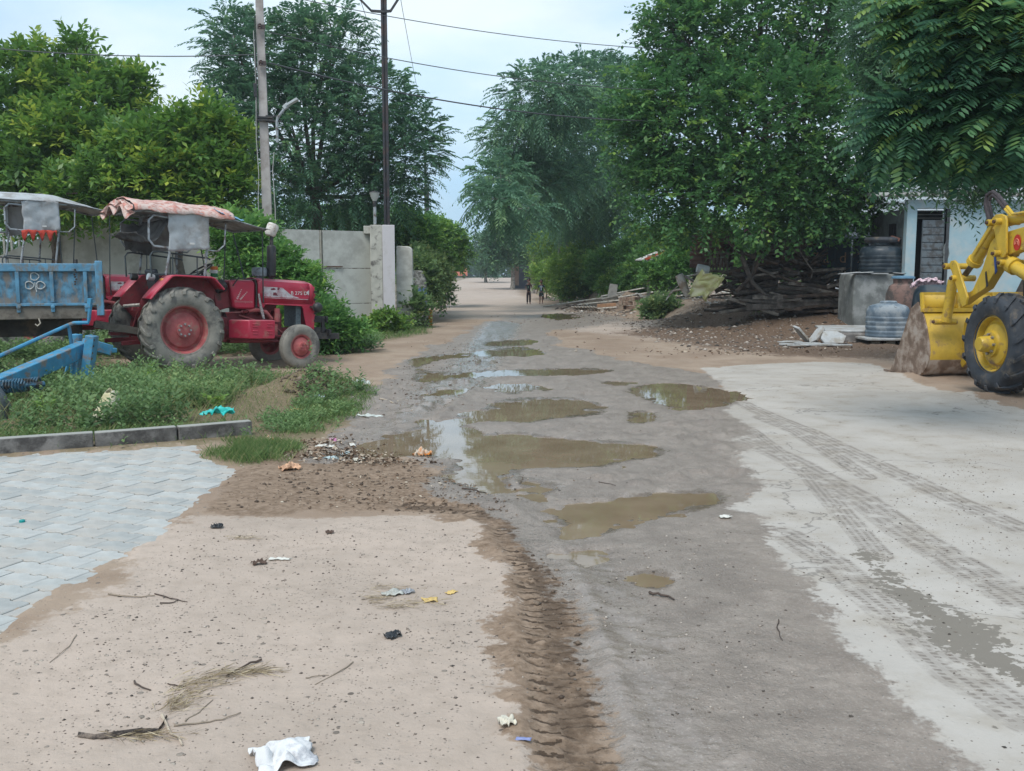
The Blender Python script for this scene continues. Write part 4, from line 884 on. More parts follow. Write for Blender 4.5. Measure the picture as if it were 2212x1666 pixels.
def make_tractor(root, tarp=True, dz=0.0, canopy_x=0.0):
    B = lambda *a, **k: None
    # --- driveline and engine
    mb = MB()
    mb.prism([(-.25, .45), (.45, .42), (1.0, .46), (1.0, .88), (.35, .98), (-.28, .95)], -.19, .19)
    mb.lathe([(.14, -.62), (.15, -.3), (.24, -.2), (.24, .2), (.15, .3), (.14, .62)], 20, o=(0, 0, .69), ax='y')
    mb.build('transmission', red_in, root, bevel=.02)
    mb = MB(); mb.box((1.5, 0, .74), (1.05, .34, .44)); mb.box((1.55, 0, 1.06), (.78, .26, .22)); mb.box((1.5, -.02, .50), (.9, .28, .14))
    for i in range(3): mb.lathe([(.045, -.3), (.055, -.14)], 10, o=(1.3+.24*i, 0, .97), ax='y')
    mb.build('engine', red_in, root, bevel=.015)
    mb = MB(); mb.tube([(1.25, -.20, .98), (1.5, -.27, 1.02), (1.66, -.30, .98), (1.78, -.27, .86)], .035, 8); mb.lathe([(0, -.12), (.055, -.12), (.06, .02), (.05, .12), (0, .12)], 12, o=(1.88, -.27, .93)); mb.box((1.78, -.27, .66), (.18, .10, .22)); mb.tube([(.95, -.22, .96), (1.55, -.26, .99)], .012, 6); mb.tube([(1.2, -.2, .92), (1.8, -.3, .74), (2.0, -.24, .62)], .014, 6)
    mb.build('fuel_pump', red_rim, root)
    mb = MB(); mb.box((2.32, 0, 1.0), (.10, .46, .56)); mb.build('radiator', mat('radiator', (.10, .13, .14), .6, .3, 30), root)
    # --- bonnet: arched shell, open at the side over the engine
    def arch(xa, xb, ztop0, ztop1, zb, hw=.305, r=.09):
        def pr(xx, zt): return [(xx, -hw, zb), (xx, -hw, zt-r), (xx, -hw+r*.3, zt-r*.3), (xx, -hw+r, zt-.005), (xx, -hw*.35, zt+.018), (xx, 0, zt+.022), (xx, hw*.35, zt+.018), (xx, hw-r, zt-.005), (xx, hw-r*.3, zt-r*.3), (xx, hw, zt-r), (xx, hw, zb)]
        n = 9; m = 6; vs = []; 
        for i in range(m+1):
            t_ = i/m; xx = xa+(xb-xa)*t_; vs += pr(xx, ztop0+(ztop1-ztop0)*t_)
        fs = [(i*11+j, i*11+j+1, (i+1)*11+j+1, (i+1)*11+j) for i in range(m) for j in range(10)]
        return vs, fs
    mb = MB(); vs, fs = arch(1.50, 2.50, 1.555, 1.525, 1.14); mb.add(vs, fs)
    vs2 = []                                  # rounded nose
    for t_, dx_, dz_ in ((0, 2.50, 1.525), (1, 2.57, 1.505), (2, 2.605, 1.46), (3, 2.615, 1.40)):
        sh = .305-.012*t_*t_*.5; z0 = dz_
        vs2 += [(dx_, -sh, 1.14), (dx_, -sh, z0-.09), (dx_, -sh+.03, z0-.03), (dx_, -sh+.09, z0-.005), (dx_, -.1, z0+.016), (dx_, 0, z0+.02), (dx_, .1, z0+.016), (dx_, sh-.09, z0-.005), (dx_, sh-.03, z0-.03), (dx_, sh, z0-.09), (dx_, sh, 1.14)]
    mb.add(vs2, [(i*11+j, i*11+j+1, (i+1)*11+j+1, (i+1)*11+j) for i in range(3) for j in range(10)])
    mb.build('bonnet', red, root, solid=.012, smooth=45)
    for s_ in (-1, 1):                        # side frames round the opening, and the front panel
        mb = MB(); y0, y1 = s_*.305, s_*.285
        mb.prism([(1.50, 1.16), (1.50, 1.09), (1.58, 1.02), (1.62, 1.12), (2.36, 1.10), (2.44, .72), (2.60, .68), (2.612, 1.16)], y0, y1)
        mb.tube([(1.60, s_*.312, 1.06), (1.63, s_*.312, 1.125), (2.33, s_*.312, 1.105), (2.37, s_*.312, 1.06)], .010, 6)
        mb.build('side_panel', red, root, bevel=.006)
    mb = MB()
    for i in range(5): mb.box((2.625, 0, .82+i*.12), (.03, .54, .05))
    mb.box((2.60, 0, 1.06), (.02, .58, .78)); mb.build('grille', red, root, bevel=.006)
    mb = MB()
    for zz in (1.36, 1.22, .97, .84): mb.box((2.615, -.285, zz), (.05, .045, .035))
    mb.build('grille_notches', black_m, root)
    # badge strip on the bonnet side
    for s_ in (-1,):
        mb = MB(); yy = -.3105
        mb.prism([(1.60, 1.245), (2.46, 1.225), (2.49, 1.26), (2.49, 1.385), (2.46, 1.405), (1.60, 1.435)], yy+.004, yy-.001); mb.build('badge_strip', red, root)
        mb = MB(); mb.prism([(1.61, 1.255), (2.30, 1.238), (2.12, 1.30), (1.96, 1.418), (1.61, 1.427)], yy-.001, yy-.003); mb.prism([(2.43, 1.345), (2.487, 1.39), (2.487, 1.29)], yy-.001, yy-.003); mb.prism([(1.62, 1.232), (2.47, 1.212), (2.47, 1.222), (1.62, 1.242)], yy-.001, yy-.003)
        mb.build('silver_decal', mat('silver_decal', (.50, .47, .48), .5, .15, 9, (.40, .2, .22), .42, 7, .05, 40), root)
        mb = MB(); mb.prism([(1.74, 1.395), (1.80, 1.41), (1.84, 1.385), (1.80, 1.37), (1.74, 1.37)], yy-.003, yy-.0045); mb.prism([(1.78, 1.275), (1.88, 1.272), (1.84, 1.33), (1.79, 1.33)], yy-.003, yy-.0045); mb.prism([(1.87, 1.42), (1.92, 1.415), (1.89, 1.37), (1.86, 1.38)], yy-.003, yy-.0045)
        mb.build('torn_decal', mat('decal_dark', (.16, .02, .035), .5, .2), root)
        RX = Matrix.Rotation(R(90), 4, 'X')
        if tarp:
            text_mesh(None, 'model_lettering', 'B 275 DI', .085, white_p, root, Matrix.Translation((2.30, yy-.004, 1.325)) @ RX, sx=1.15)
            text_mesh(None, 'tank_lettering', 'Bhoomiputra', .062, mat('faded_print', (.50, .20, .20), .6, .2), root, Matrix.Translation((1.24, -.2975, 1.16)) @ RX, sx=1.0)
            mb = MB()                        # wheat ears beside the lettering
            for (sx_, sz_, ex, ez) in ((1.13, 1.21, 1.20, 1.36), (1.19, 1.20, 1.30, 1.32)):
                for i in range(6):
                    t_ = i/5; cx, cz = sx_+(ex-sx_)*t_, sz_+(ez-sz_)*t_; w_ = .016*(1.1-.5*t_)
                    mb.prism([(cx, cz-w_), (cx+w_*1.2, cz+w_*.4), (cx+w_*.2, cz+w_*1.2)], -.2965, -.2985); mb.prism([(cx, cz-w_), (cx-w_*.3, cz+w_*1.2), (cx-w_*1.2, cz+w_*.3)], -.2965, -.2985)
            mb.build('wheat_emblem', mat('pale_print', (.60, .42, .40), .6, .1), root)
    # --- fuel tank and cowl between bonnet and wheel
    mb = MB(); mb.prism([(.98, 1.52), (1.40, 1.535), (1.46, 1.49), (1.46, 1.03), (1.14, 1.03), (1.06, 1.05), (1.02, 1.30)], -.295, .295); mb.build('fuel_tank', red, root, bevel=.035)
    mb = MB(); mb.prism([(.72, 1.42), (1.0, 1.45), (1.06, 1.06), (.80, .98)], -.20, .20); mb.build('dash_cowl', red_in, root, bevel=.02)
    mb = MB(); mb.tube([(.99, -.31, 1.53), (1.2, -.31, 1.55), (1.44, -.31, 1.54), (1.47, -.31, 1.46), (1.47, -.31, 1.06)], .012, 6); mb.tube([(1.16, -.30, 1.58), (1.04, -.31, 1.42)], .010, 5); mb.build('tank_hose', black_m, root)
    mb = MB(); mb.lathe([(0, .03), (.10, .03), (.11, 0), (.10, -.12), (.07, -.16), (0, -.16)], 18, M=Matrix.Rotation(R(62), 3, 'Y'), o=(.90, -.22, 1.43)); mb.build('front_lamp_housing', black_m, root)
    # --- toolbox with louvres
    mb = MB(); mb.prism([(1.18, -.66), (1.66, -.66), (1.66, -.40), (.92, -.40)], .53, .85, ax='z'); mb.build('toolbox', red, root, bevel=.018)
    mb = MB()
    for cx in (1.29, 1.56):
        for cz in (.62, .66, .74, .78): mb.prism([(cx-.05, cz-.006), (cx+.05, cz-.006), (cx+.05, cz+.012), (cx-.05, cz+.012)], -.655, -.672)
    mb.build('louvre', red, root, bevel=.004)
    # --- front axle, wheels
    mb = MB(); mb.bar((2.12, -.54, .50), (2.12, .54, .50), .09, .11); mb.box((2.1, 0, .60), (.34, .22, .20)); mb.tube([(2.12, -.54, .62), (2.12, -.54, .40)], .035); mb.tube([(2.12, .54, .62), (2.12, .54, .40)], .035); mb.bar((.95, -.24, .52), (2.1, -.46, .46), .05, .03); mb.bar((1.0, -.32, .60), (2.02, -.52, .56), .03, .03); mb.bar((.95, .24, .52), (2.1, .46, .46), .05, .03)
    mb.build('front_axle', red_in, root, bevel=.006)
    for s_ in (-1, 1): wheel(root, (2.15, s_*.615, .39), .39, .088, .215, lugs=0, hubr=.085, face=s_, bolts=6, steer=R(6))
    for s_ in (-1, 1): wheel(root, (0, s_*.715, .69), .69, .175, .385, lugs=19, hubr=.13, face=s_, bolts=8)
    # --- fenders
    for s_ in (-1, 1):
        mb = MB(); top = [(-.56, 1.18), (-.46, 1.30), (-.22, 1.545), (-.16, 1.56), (.42, 1.55), (.48, 1.53), (.64, 1.36)]
        mb.strip(top, s_*.88, s_*.50); mb.build('fender', red, root, solid=.012, smooth=30)
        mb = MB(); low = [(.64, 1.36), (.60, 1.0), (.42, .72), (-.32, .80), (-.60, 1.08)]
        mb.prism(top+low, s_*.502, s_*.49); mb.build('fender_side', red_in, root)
        mb = MB()
        rim_ = [(p_[0], s_*.882, p_[1]-.006) for p_ in top]; mb.tube(rim_, .018, 6); mb.build('fender_edge', red, root)
        mb = MB(); Mx = Matrix.Rotation(R(-80), 3, 'Y'); mb.lathe([(0, .055), (.055, .055), (.062, .03), (.05, -.05), (.02, -.07), (0, -.07)], 18, M=Mx, o=(-.38, s_*.40, 1.52)); mb.build('work_lamp', lamp_g if s_ < 0 else black_m, root)
        mb = MB(); mb.box((-.27, s_*.60, 1.46), (.06, .13, .09)); mb.build('indicator', amber, root, bevel=.012)
    # --- seat, wheel, levers
    mb = MB(); mb.box((.02, 0, 1.22), (.42, .44, .10)); mb.box((-.20, 0, 1.45), (.09, .42, .42), Matrix.Rotation(R(-12), 3, 'Y')); mb.build('seat', mat('black_seat', (.02, .022, .03), .5, .2), root, bevel=.03)
    mb = MB(); mb.tube([(.78, 0, 1.35), (.60, 0, 1.66)], .022, 8); mb.build('steering_column', black_m, root)
    mb = MB(); Mx = Matrix.Rotation(R(-32), 3, 'Y'); ring = [Mx @ Vector((.21*math.cos(a), .21*math.sin(a), 0))+Vector((.60, 0, 1.67)) for a in np.linspace(0, 2*math.pi, 25)]
    mb.tube(ring, .015, 7)
    for a in (0, 2.1, 4.2): mb.tube([Vector((.60, 0, 1.65)), Mx @ Vector((.2*math.cos(a), .2*math.sin(a), 0))+Vector((.60, 0, 1.67))], .010, 5)
    mb.build('steering_wheel', black_m, root)
    mb = MB()
    for xx, yy, a in ((.5, -.22, .1), (.42, .22, -.12), (.35, -.28, .16)): mb.tube([(xx, yy, .98), (xx+a, yy, 1.42)], .009, 5); mb.ball((xx+a, yy, 1.44), .022, 8, 6)
    mb.build('gear_lever', black_m, root)
    # --- hand rails round the seat
    for s_ in (-1, 1):
        mb = MB(); y_ = s_*.60
        mb.tube([(-.44, y_, 1.52), (-.46, y_, 1.86), (-.42, y_, 1.92), (-.34, y_, 1.93), (.48, y_, 1.86), (.52, y_, 1.84)], .014, 7)
        mb.tube([(-.1, y_, 1.90), (-.1, y_, 1.56)], .010, 6); mb.tube([(.30, y_, 1.88), (.30, y_, 1.56)], .010, 6); mb.bar((-.40, y_, 1.575), (.40, y_, 1.575), .05, .02)
        mb.build('hand_rail', black_tube, root)
    # --- canopy frame, cover
    cx = canopy_x; zt = 2.55+dz; zl = 1.99+dz
    mb = MB()
    for s_ in (-1, 1):
        y_ = s_*.66
        mb.tube([(-.22+cx*.3, y_*.92, 1.56), (-.16+cx, y_, zl), (-.16+cx, y_, zt-.02)], .020, 7)
        mb.tube([(.42+cx*.3, y_*.92, 1.56), (.44+cx, y_, zl), (.44+cx, y_, zt-.02)], .020, 7)
        mb.tube([(-.62+cx, y_, zt), (.95+cx, y_, zt-.05), (1.48+cx, y_*.95, zt-.16)], .017, 7)
        mb.tube([(-.17+cx, y_, zt-.08), (-.42+cx, y_, zt-.06), (-.50+cx, y_, zt-.14), (-.50+cx, y_, zl+.12), (-.42+cx, y_, zl+.02), (-.17+cx, y_, zl)], .019, 8)
        mb.tube([(.45+cx, y_, zl), (.62+cx, y_, zl-.01), (.74+cx, y_, zl+.10), (.76+cx, y_, zt-.12)], .014, 7)
    for xx, zz in ((-.60, zt), (-.16, zt), (.44, zt-.02), (.95, zt-.05), (1.47, zt-.16)): mb.tube([(xx+cx, -.66, zz), (xx+cx, .66, zz)], .015, 6)
    mb.build('canopy_frame', grey_tube, root)
    mb = MB()
    for s_ in (-1, 1): mb.tube([(1.44+cx, s_*.60, zt-.18), (1.58, s_*.34, 1.42), (1.60, s_*.32, 1.15)], .011, 6); mb.tube([(.78+cx, s_*.62, zt-.1), (.86, s_*.36, 1.5)], .011, 6)
    mb.build('canopy_stay', black_tube, root)
    def roof(u, v):
        xx = -.66+2.18*u+cx; yy = (-.72+1.44*v); crown_ = 1-(2*v-1)**2
        zz = zt+.03+(.17*crown_-.02*(abs(2*v-1)))*(1-.85*max(0, (u-.45)/.55))*(1 if u > .04 else .6)-.19*max(0, (u-.5)/.5)**1.3
        return (xx, yy, zz-.05*(u < .02))
    cloth(roof, 30, 16, 'canopy_cover', canvas_m, root, .02, 5, 3)
    for s_ in (-1, 1):
        cloth(lambda u, v: (-.20+cx+.66*u, s_*(.70+.01*math.sin(u*9)), zt+.02-(zt-zl+.03)*v*(1+.06*math.sin(u*3+1))), 22, 16, 'side_flap', canvas_m, root, .035, 4, 11+s_)
    mb = MB(); mb.box((.17+cx, -.725, zl+.09), (.075, .012, .03)); mb.build('flap_patch', white_p, root)
    return root

a_h = R(40); c_, s_h = math.cos(a_h), math.sin(a_h)
tA = thing('tractor', (-5.82, 15.88, .0), 'muddy red tractor with a patched orange and grey canopy, parked beside the weeds', 'tractor', 'red tractors parked on the left', rz=a_h, ry=R(2.2))
tA.rotation_mode = 'XYZ'
make_tractor(tA)
cloth(lambda u, v: (-.74+1.62*u, -.76+1.52*v-.02*math.sin(u*8), 2.600+.165*(1-(2*v-1)**2)-(.06 if v in (0, 1) else 0)-.10*max(0, (u-.6))+(.012*math.sin(u*14+v*5))), 46, 24, 'torn_tarp', orange_tarp, tA, .020, 11, 21, solid=.01)
cloth(lambda u, v: (-.76+.10*math.sin(v*12)*v-.02, -.74+1.48*u, 2.60+.14*(1-(2*u-1)**2)-(.16+.08*math.sin(u*17))*v), 30, 6, 'torn_tarp_edge', orange_tarp, tA, .03, 8, 25, solid=.01)
cloth(lambda u, v: (.62+.42*u, -.73+.60*v, 2.62+.10*(1-(2*v*.4-1)**2)-.12*u), 12, 12, 'blue_patch', mat('blue_sheet', (.16, .34, .50), .6, .15), tA, .03, 7, 31)
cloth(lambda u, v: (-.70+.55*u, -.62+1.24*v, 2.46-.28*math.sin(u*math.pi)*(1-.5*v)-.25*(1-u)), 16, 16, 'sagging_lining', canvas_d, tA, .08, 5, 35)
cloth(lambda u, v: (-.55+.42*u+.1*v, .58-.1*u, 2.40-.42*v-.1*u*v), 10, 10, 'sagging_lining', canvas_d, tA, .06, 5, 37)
mb = MB(); mb.lathe([(.025, 1.5), (.035, 1.58), (.078, 1.62), (.082, 1.66), (.082, 2.12), (.07, 2.15), (.035, 2.17), (.03, 2.36)], 20, o=(1.85, -.10, 0)); mb.build('exhaust', black_m, tA)
mb = MB(); mb.lathe([(0, -.11), (.07, -.11), (.10, -.07), (.105, .08), (.09, .11), (0, .11)], 20, M=Matrix.Rotation(R(22), 3, 'Y'), o=(1.85, -.10, 2.43)); mb.build('exhaust_pot', mat('white_tin', (.62, .60, .56), .6, .1, 9, (.35, .25, .2), .4, 7), tA)
mb = MB(); mb.lathe([(.05, 1.52), (.05, 1.60), (.125, 1.61), (.135, 1.65), (.135, 1.72), (.12, 1.76), (0, 1.77)], 20, o=(1.66, -.02, 0)); mb.build('air_cleaner', mat('grey_tin', (.22, .25, .27), .5, .2, 9, (.1, .1, .1), .4, 6), tA)
mb = MB(); mb.ball((2.60, -.42, 1.08), .095, 18, 12, (1.0, .9, 1)); mb.bar((2.52, -.30, 1.09), (2.56, -.42, 1.08), .03, .03); mb.build('headlight', black_m, tA)
mb = MB(); mb.ball((2.60, .42, 1.08), .095, 18, 12, (1.0, .9, 1)); mb.bar((2.52, .30, 1.09), (2.56, .42, 1.08), .03, .03); mb.build('headlight', black_m, tA)
mb = MB()                               # black channel bumper frame in front
for z0 in (.86, .66):
    mb.bar((2.58, -.26, z0), (2.86, -.26, z0), .03, .11); mb.bar((2.58, .26, z0), (2.86, .26, z0), .03, .11)
mb.bar((2.86, -.32, .86), (2.86, .32, .86), .03, .12); mb.bar((2.88, -.40, .62), (2.88, .40, .62), .05, .12); mb.bar((2.80, -.26, .9), (2.80, -.26, .6), .05, .06); mb.bar((2.58, -.2, .55), (3.08, -.38, .56), .03, .11)
mb.build('bumper_frame', black_m, tA, bevel=.005)
mb = MB()                               # hitch arms at the back
for s_ in (-1, 1):
    mb.bar((-.18, s_*.34, .50), (-.86, s_*.42, .46), .03, .07); mb.tube([(-.46, s_*.40, .50), (-.30, s_*.36, 1.06)], .018, 7); mb.bar((-.30, s_*.35, 1.06), (-.02, s_*.30, 1.08), .035, .06)
mb.bar((-.30, -.1, .58), (-.95, -.12, .60), .10, .05); mb.bar((-.25, 0, .95), (-.55, 0, 1.0), .05, .06)
mb.build('hitch_linkage', red_in, tA, bevel=.004)
mb = MB(); mb.tube([(-.52, .52, 1.03), (-.42, .1, 1.06), (-.30, -.18, 1.09)], .03, 6); mb.build('rag_rope', mat('dirty_rag', (.42, .39, .35), .95, .3, 20, bump=1), tA)
for col_, z_ in (((.60, .18, .05), 1.72), ((.62, .60, .56), 1.66), ((.03, .16, .06), 1.60)):
    mb = MB(); mb.lathe([(.0, .03), (.055, .028), (.066, 0), (.06, -.03), (.02, -.035)], 12, o=(.86, .05, z_)); mb.build('tricolour_cloth', mat('cloth_%d' % int(z_*100), col_, .9, .2, 20), tA)
mb = MB(); mb.tube([(1.505, -.33, 1.30), (1.53, -.34, 1.12), (1.56, -.34, 1.0), (1.60, -.34, .86)], [.014, .02, .028, .02], 7); mb.build('wrapped_hose', mat('grey_wrap', (.33, .31, .30), .9, .5, 25, bump=1), tA)

tB = thing('tractor', (-9.75, 19.0, 0), 'red tractor with a plain grey canopy, mostly hidden behind the blue trailer', 'tractor', 'red tractors parked on the left', rz=a_h)
make_tractor(tB, tarp=False, dz=.42, canopy_x=.12)
cloth(lambda u, v: (-.12+.62*u, -.73, 2.42-.12*v*(1+.8*math.sin(u*25))), 30, 4, 'red_fringe', mat('red_fringe', (.45, .05, .03), .9, .2), tB, .02, 6, 5)
mb = MB(); mb.box((.86, -.62, 1.75), (.04, .12, .24)); mb.tube([(.86, -.62, 1.63), (.90, -.40, 1.40)], .012, 6); mb.build('mirror', black_m, tB, bevel=.01)

# --- blue tipping trailer
blue_w = mat('worn_blue_paint', (.075, .19, .28), .7, .5, 9, (.19, .17, .15), .50, 9, .5, 40, streak=.35)
blue_f = mat('blue_frame_paint', (.085, .23, .35), .6, .25, 5, (.17, .17, .16), .36, 9, .4, 40, streak=.5)
rust_d = mat('dark_chassis', (.035, .03, .027), .85, .4, 5, (.10, .07, .05), .4, 4, .5, 30)
tan_w = mat('dusty_steel', (.20, .175, .145), .85, .25, 4, (.10, .085, .07), .5, 4, .5, 40)
TY = 14.2; xr = D(215, 600, TY).x; TL = 3.6
TA = R(21)
tr = thing('trailer', (xr-.05-TL/2*math.cos(TA), TY-TL/2*math.sin(TA), 0), 'worn blue farm trailer standing crosswise behind the red tractor', 'trailer', rz=TA)
zt_, zb_ = D(100, 571, TY).z, D(100, 657, TY).z; x0, x1 = -TL/2, TL/2; dpt = 1.6
mb = MB(); mb.box((0, dpt/2, zb_-.02), (TL, dpt, .05)); mb.build('bed', tan_w, tr)
nbay = 8; bw = TL/nbay
mb = MB(); mb.box((0, .02, (zt_+zb_)/2), (TL-.01, .012, zt_-zb_)); mb.build('side_panel', blue_w, tr)
mb = MB(); mb.box((0, 0, zt_-.05), (TL+.02, .07, .12)); mb.build('top_rail', blue_f, tr, bevel=.012)
mb = MB(); mb.box((0, -.005, zb_+.0), (TL, .06, .04)); mb.build('bottom_rail', blue_f, tr, bevel=.006)
for i in range(nbay+1):
    mb = MB(); xx = x0+.0+i*bw-.15
    if xx < x0: continue
    mb.box((xx, -.008, (zt_+zb_)/2-.02), (.05, .045, zt_-zb_-.10)); mb.box((xx, -.02, zb_-.06), (.05, .05, .10)); mb.lathe([(0, -.05), (.03, -.045), (.03, .02)], 8, o=(xx, -.02, zb_-.03), ax='y')
    mb.build('rib', blue_f, tr, bevel=.004)
mb = MB(); mb.box((x1+.04, 0, (zt_+zb_)/2-.06), (.10, .12, zt_-zb_+.22)); mb.build('corner_post', blue_f, tr, bevel=.01)
mb = MB(); mb.box((0, dpt, (zt_+zb_)/2), (TL, .03, zt_-zb_)); mb.box((x1, dpt/2, (zt_+zb_)/2), (.03, dpt, zt_-zb_)); mb.box((x0, dpt/2, (zt_+zb_)/2), (.03, dpt, zt_-zb_)); mb.build('far_panel', blue_w, tr)
mb = MB(); mb.box((0, .03, zb_-.13), (TL-.2, .07, .17)); mb.build('side_channel', tan_w, tr, bevel=.01)
mb = MB(); mb.box((-.1, .5, zb_-.36), (TL-.4, .12, .26)); mb.box((-.1, 1.25, zb_-.36), (TL-.4, .12, .26)); mb.box((.3, .9, zb_-.3), (.2, 1.3, .15)); mb.build('chassis', rust_d, tr, bevel=.01)
for xx in (-1.42, -.05, 1.0):
    mb = MB(); mb.tube([(xx, 0, zb_-.20), (xx+.02, -.01, zb_-.27), (xx-.02, -.02, zb_-.31), (xx-.05, -.02, zb_-.28)], .010, 6); mb.build('hook', mat('pale_rope', (.45, .40, .33), .9, .2), tr)
zc = (zt_+zb_)/2+.03; mb = MB()      # painted three petal flower
fx = TL/2-.825
for k in range(3):
    a = R(90+120*k); cx, cz = fx+.085*math.cos(a), zc+.085*math.sin(a)
    pts = [(cx+.055*math.cos(b_)*(1+.15*math.cos(3*b_)), .002, cz+.055*math.sin(b_)) for b_ in np.linspace(0, 6.28, 17)]; mb.tube(pts, .008, 5)
mb.tube([(fx, .002, zc), (fx+.02, .002, zc-.14)], .007, 5); mb.build('painted_flower', mat('white_line_paint', (.45, .47, .47), .8, .3, 30), tr)
mb = MB()
for k in range(7): mb.ball((x1-.28+.012*math.sin(k*2), -.045, zt_-.08-.035*k), .016, 6, 4)
mb.build('tailgate_chain', rust_d, tr)
mb = MB(); mb.bar((x1-.1, .8, zb_-.34), (x1+.75, 1.05, .62), .09, .10); mb.bar((x1-.1, 1.1, zb_-.34), (x1+.75, 1.1, .62), .09, .10); mb.build('drawbar', tan_w, tr)
for s_ in (-1, 1): wheel(tr, (-.9, dpt/2+s_*.62, .43), .43, .11, .24, lugs=0, hubr=.1, face=s_, bolts=6)

# --- blue implement with a jack stand, in the weeds
bi = mat('implement_blue', (.05, .24, .40), .42, .2, 6, (.20, .17, .15), .33, 7, .12, 50)
IY = 12.9; o0 = G(190, 845); im = thing('farm_implement', (o0.x, o0.y, 0), 'bright blue drawbar of a farm implement resting on two posts in the weeds', 'farm implement')
def Q(px, py, Y): return D(px, py, Y)-Vector((o0.x, o0.y, 0))
mb = MB(); mb.bar(Q(183, 752, 13.0), Q(-40, 848, 10.9), .17, .20); mb.build('beam', bi, im, bevel=.012)
mb = MB(); mb.bar(Q(182, 742, 13.0), Q(236, 757, 13.3), .16, .15); mb.bar(Q(236, 757, 13.3), Q(248, 757, 13.4), .09, .07); mb.build('tongue', bi, im, bevel=.012)
mb = MB(); mb.bar(Q(199, 725, 12.8), Q(184, 845, 12.8), .17, .12); mb.build('post', bi, im, bevel=.01)
mb = MB(); mb.bar(Q(166, 722, 13.2), Q(163, 838, 13.2), .13, .11); mb.build('post', bi, im, bevel=.01)
mb = MB(); mb.bar(Q(155, 762, 13.1), Q(133, 834, 13.0), .05, .03); mb.bar(Q(196, 800, 12.75), Q(212, 838, 12.7), .06, .02); mb.build('brace', bi, im)
mb = MB(); mb.tube([Q(-30, 782, 11.6), Q(148, 702, 13.0), Q(160, 698, 13.05), Q(190, 697, 13.1), Q(192, 690, 13.1), Q(195, 660, 13.1)], .026, 8); mb.bar(Q(193, 664, 13.1), Q(195, 645, 13.1), .07, .05); mb.bar(Q(149, 704, 13.0), Q(156, 756, 13.0), .05, .03); mb.build('lift_rod', bi, im)
mb = MB()
for yy in (735, 748, 763, 775): mb.lathe([(0, 0), (.018, 0), (.018, .01)], 8, o=Q(202-(yy-735)*.14, yy, 12.72), ax='y')
mb.build('pin_holes', black_m, im)
mb = MB(); mb.tube([Q(0, 836, 10.8), Q(95, 830, 11.2)], .035, 8)
cl = []
for i in range(90):
    t_ = i/89; a = t_*2*math.pi*13; c0 = Q(2, 836, 10.8).lerp(Q(88, 829, 11.2), t_); cl.append(c0+Vector((0, math.cos(a)*.075, math.sin(a)*.075)))
mb.tube(cl, .013, 6); mb.build('coil_spring', mat('spring_blue', (.03, .12, .20), .5, .3, 9, (.05, .045, .04), .5, 9), im)
mb = MB(); mb.lathe([(.34, 0), (.33, .02), (.20, .07), (.05, .10), (0, .10), (0, .085), (.2, .055), (.33, 0)], 36, o=Q(-8, 868, 10.5), M=Matrix.Rotation(R(14), 3, 'Z') @ Matrix.Rotation(R(66), 3, 'Y')); mb.build('disc', mat('disc_steel', (.085, .10, .115), .45, .25, 5, (.12, .10, .08), .4, 4), im)

# ================================================================ LOADER
yel = mat('loader_yellow', (.56, .37, .035), .45, .12, 4, (.24, .15, .07), .12, 5, .08, 60, coat=.1)
yel_w = mat('loader_yellow_worn', (.52, .34, .03), .5, .2, 4, (.22, .14, .09), .22, 5, .25, 40)
rusty = mat('scraped_bucket_steel', (.24, .165, .12), .6, .35, 5, (.40, .34, .29), .45, 5, .3, 40, metal=.2)
LH = R(97)                              # heading
hv = Vector((math.cos(LH), math.sin(LH), 0)); lv = Vector((-hv.y, hv.x, 0))
wc = G(2150, 856); Rw = .665
ld = thing('loader', (wc.x, wc.y, 0), 'yellow wheel loader with a rusty lowered bucket under the tree', 'loader', rz=LH)
Li = Matrix.Rotation(-LH, 3, 'Z'); lo_ = Vector((wc.x, wc.y, 0))
def LP(v): return Li @ (Vector(v)-lo_)
wheel(ld, (0, -.06, Rw+.02), Rw, .20, .36, dusty=False, lugs=15, hubr=.17, rim_mat=yel_w, face=1, bolts=8, steer=R(-2), dish=.02)
wheel(ld, (0, -1.75, Rw+.02), Rw, .20, .36, dusty=False, lugs=15, hubr=.17, rim_mat=yel_w, face=-1, bolts=8, dish=.02)
mb = MB(); mb.lathe([(0, .28), (.085, .28), (.10, .25), (.115, .05), (.12, 0)], 20, o=(0, 0, Rw+.02), ax='y'); mb.build('axle_hub', yel, ld)
# plane of the left arm
ao = lo_+lv*(-.32)
def AP(px, py, off=0): return LP(PP(px, py, ao+lv*off, lv))
def zz4(zx, zy): return (1789.1+.3091*zx, 379.5+.3091*zy)
def plate(pts, th, off=0, name='plate', m=None, bev=.008):
    a = [AP(*zz4(*p), off) for p in pts]; n = len(a); d = Vector((0, th/2, 0))
    mb = MB(); mb.add([v-d for v in a]+[v+d for v in a], [tuple(range(n)), tuple(range(2*n-1, n-1, -1))]+[(i, i+n, (i+1) % n+n, (i+1) % n) for i in range(n)])
    return mb.build(name, m or yel, ld, bevel=bev, smooth=30)
plate([(1252, 402), (1368, 368), (1500, 330), (1500, 520), (1368, 520), (1262, 570), (1180, 700), (1125, 790), (1030, 850), (960, 905), (930, 870), (1040, 800), (1110, 650), (1165, 470), (1200, 430)], .14, -.10, 'lift_arm')
plate([(1158, 540), (1168, 545), (1180, 668), (1168, 690)], .012, -.02, 'blue_stripe', mat('blue_stripe', (.02, .06, .22), .5, .1), 0)
plate([(1098, 680), (1104, 668), (1116, 770), (1106, 782)], .012, -.02, 'black_stripe', black_m, 0)
for off in (.02, -.24): plate([(1178, 272), (1215, 268), (1242, 280), (1252, 310), (1250, 540), (1238, 568), (1222, 578), (1200, 560), (1185, 480), (1160, 350), (1150, 300)], .035, off, 'pivot_plate')
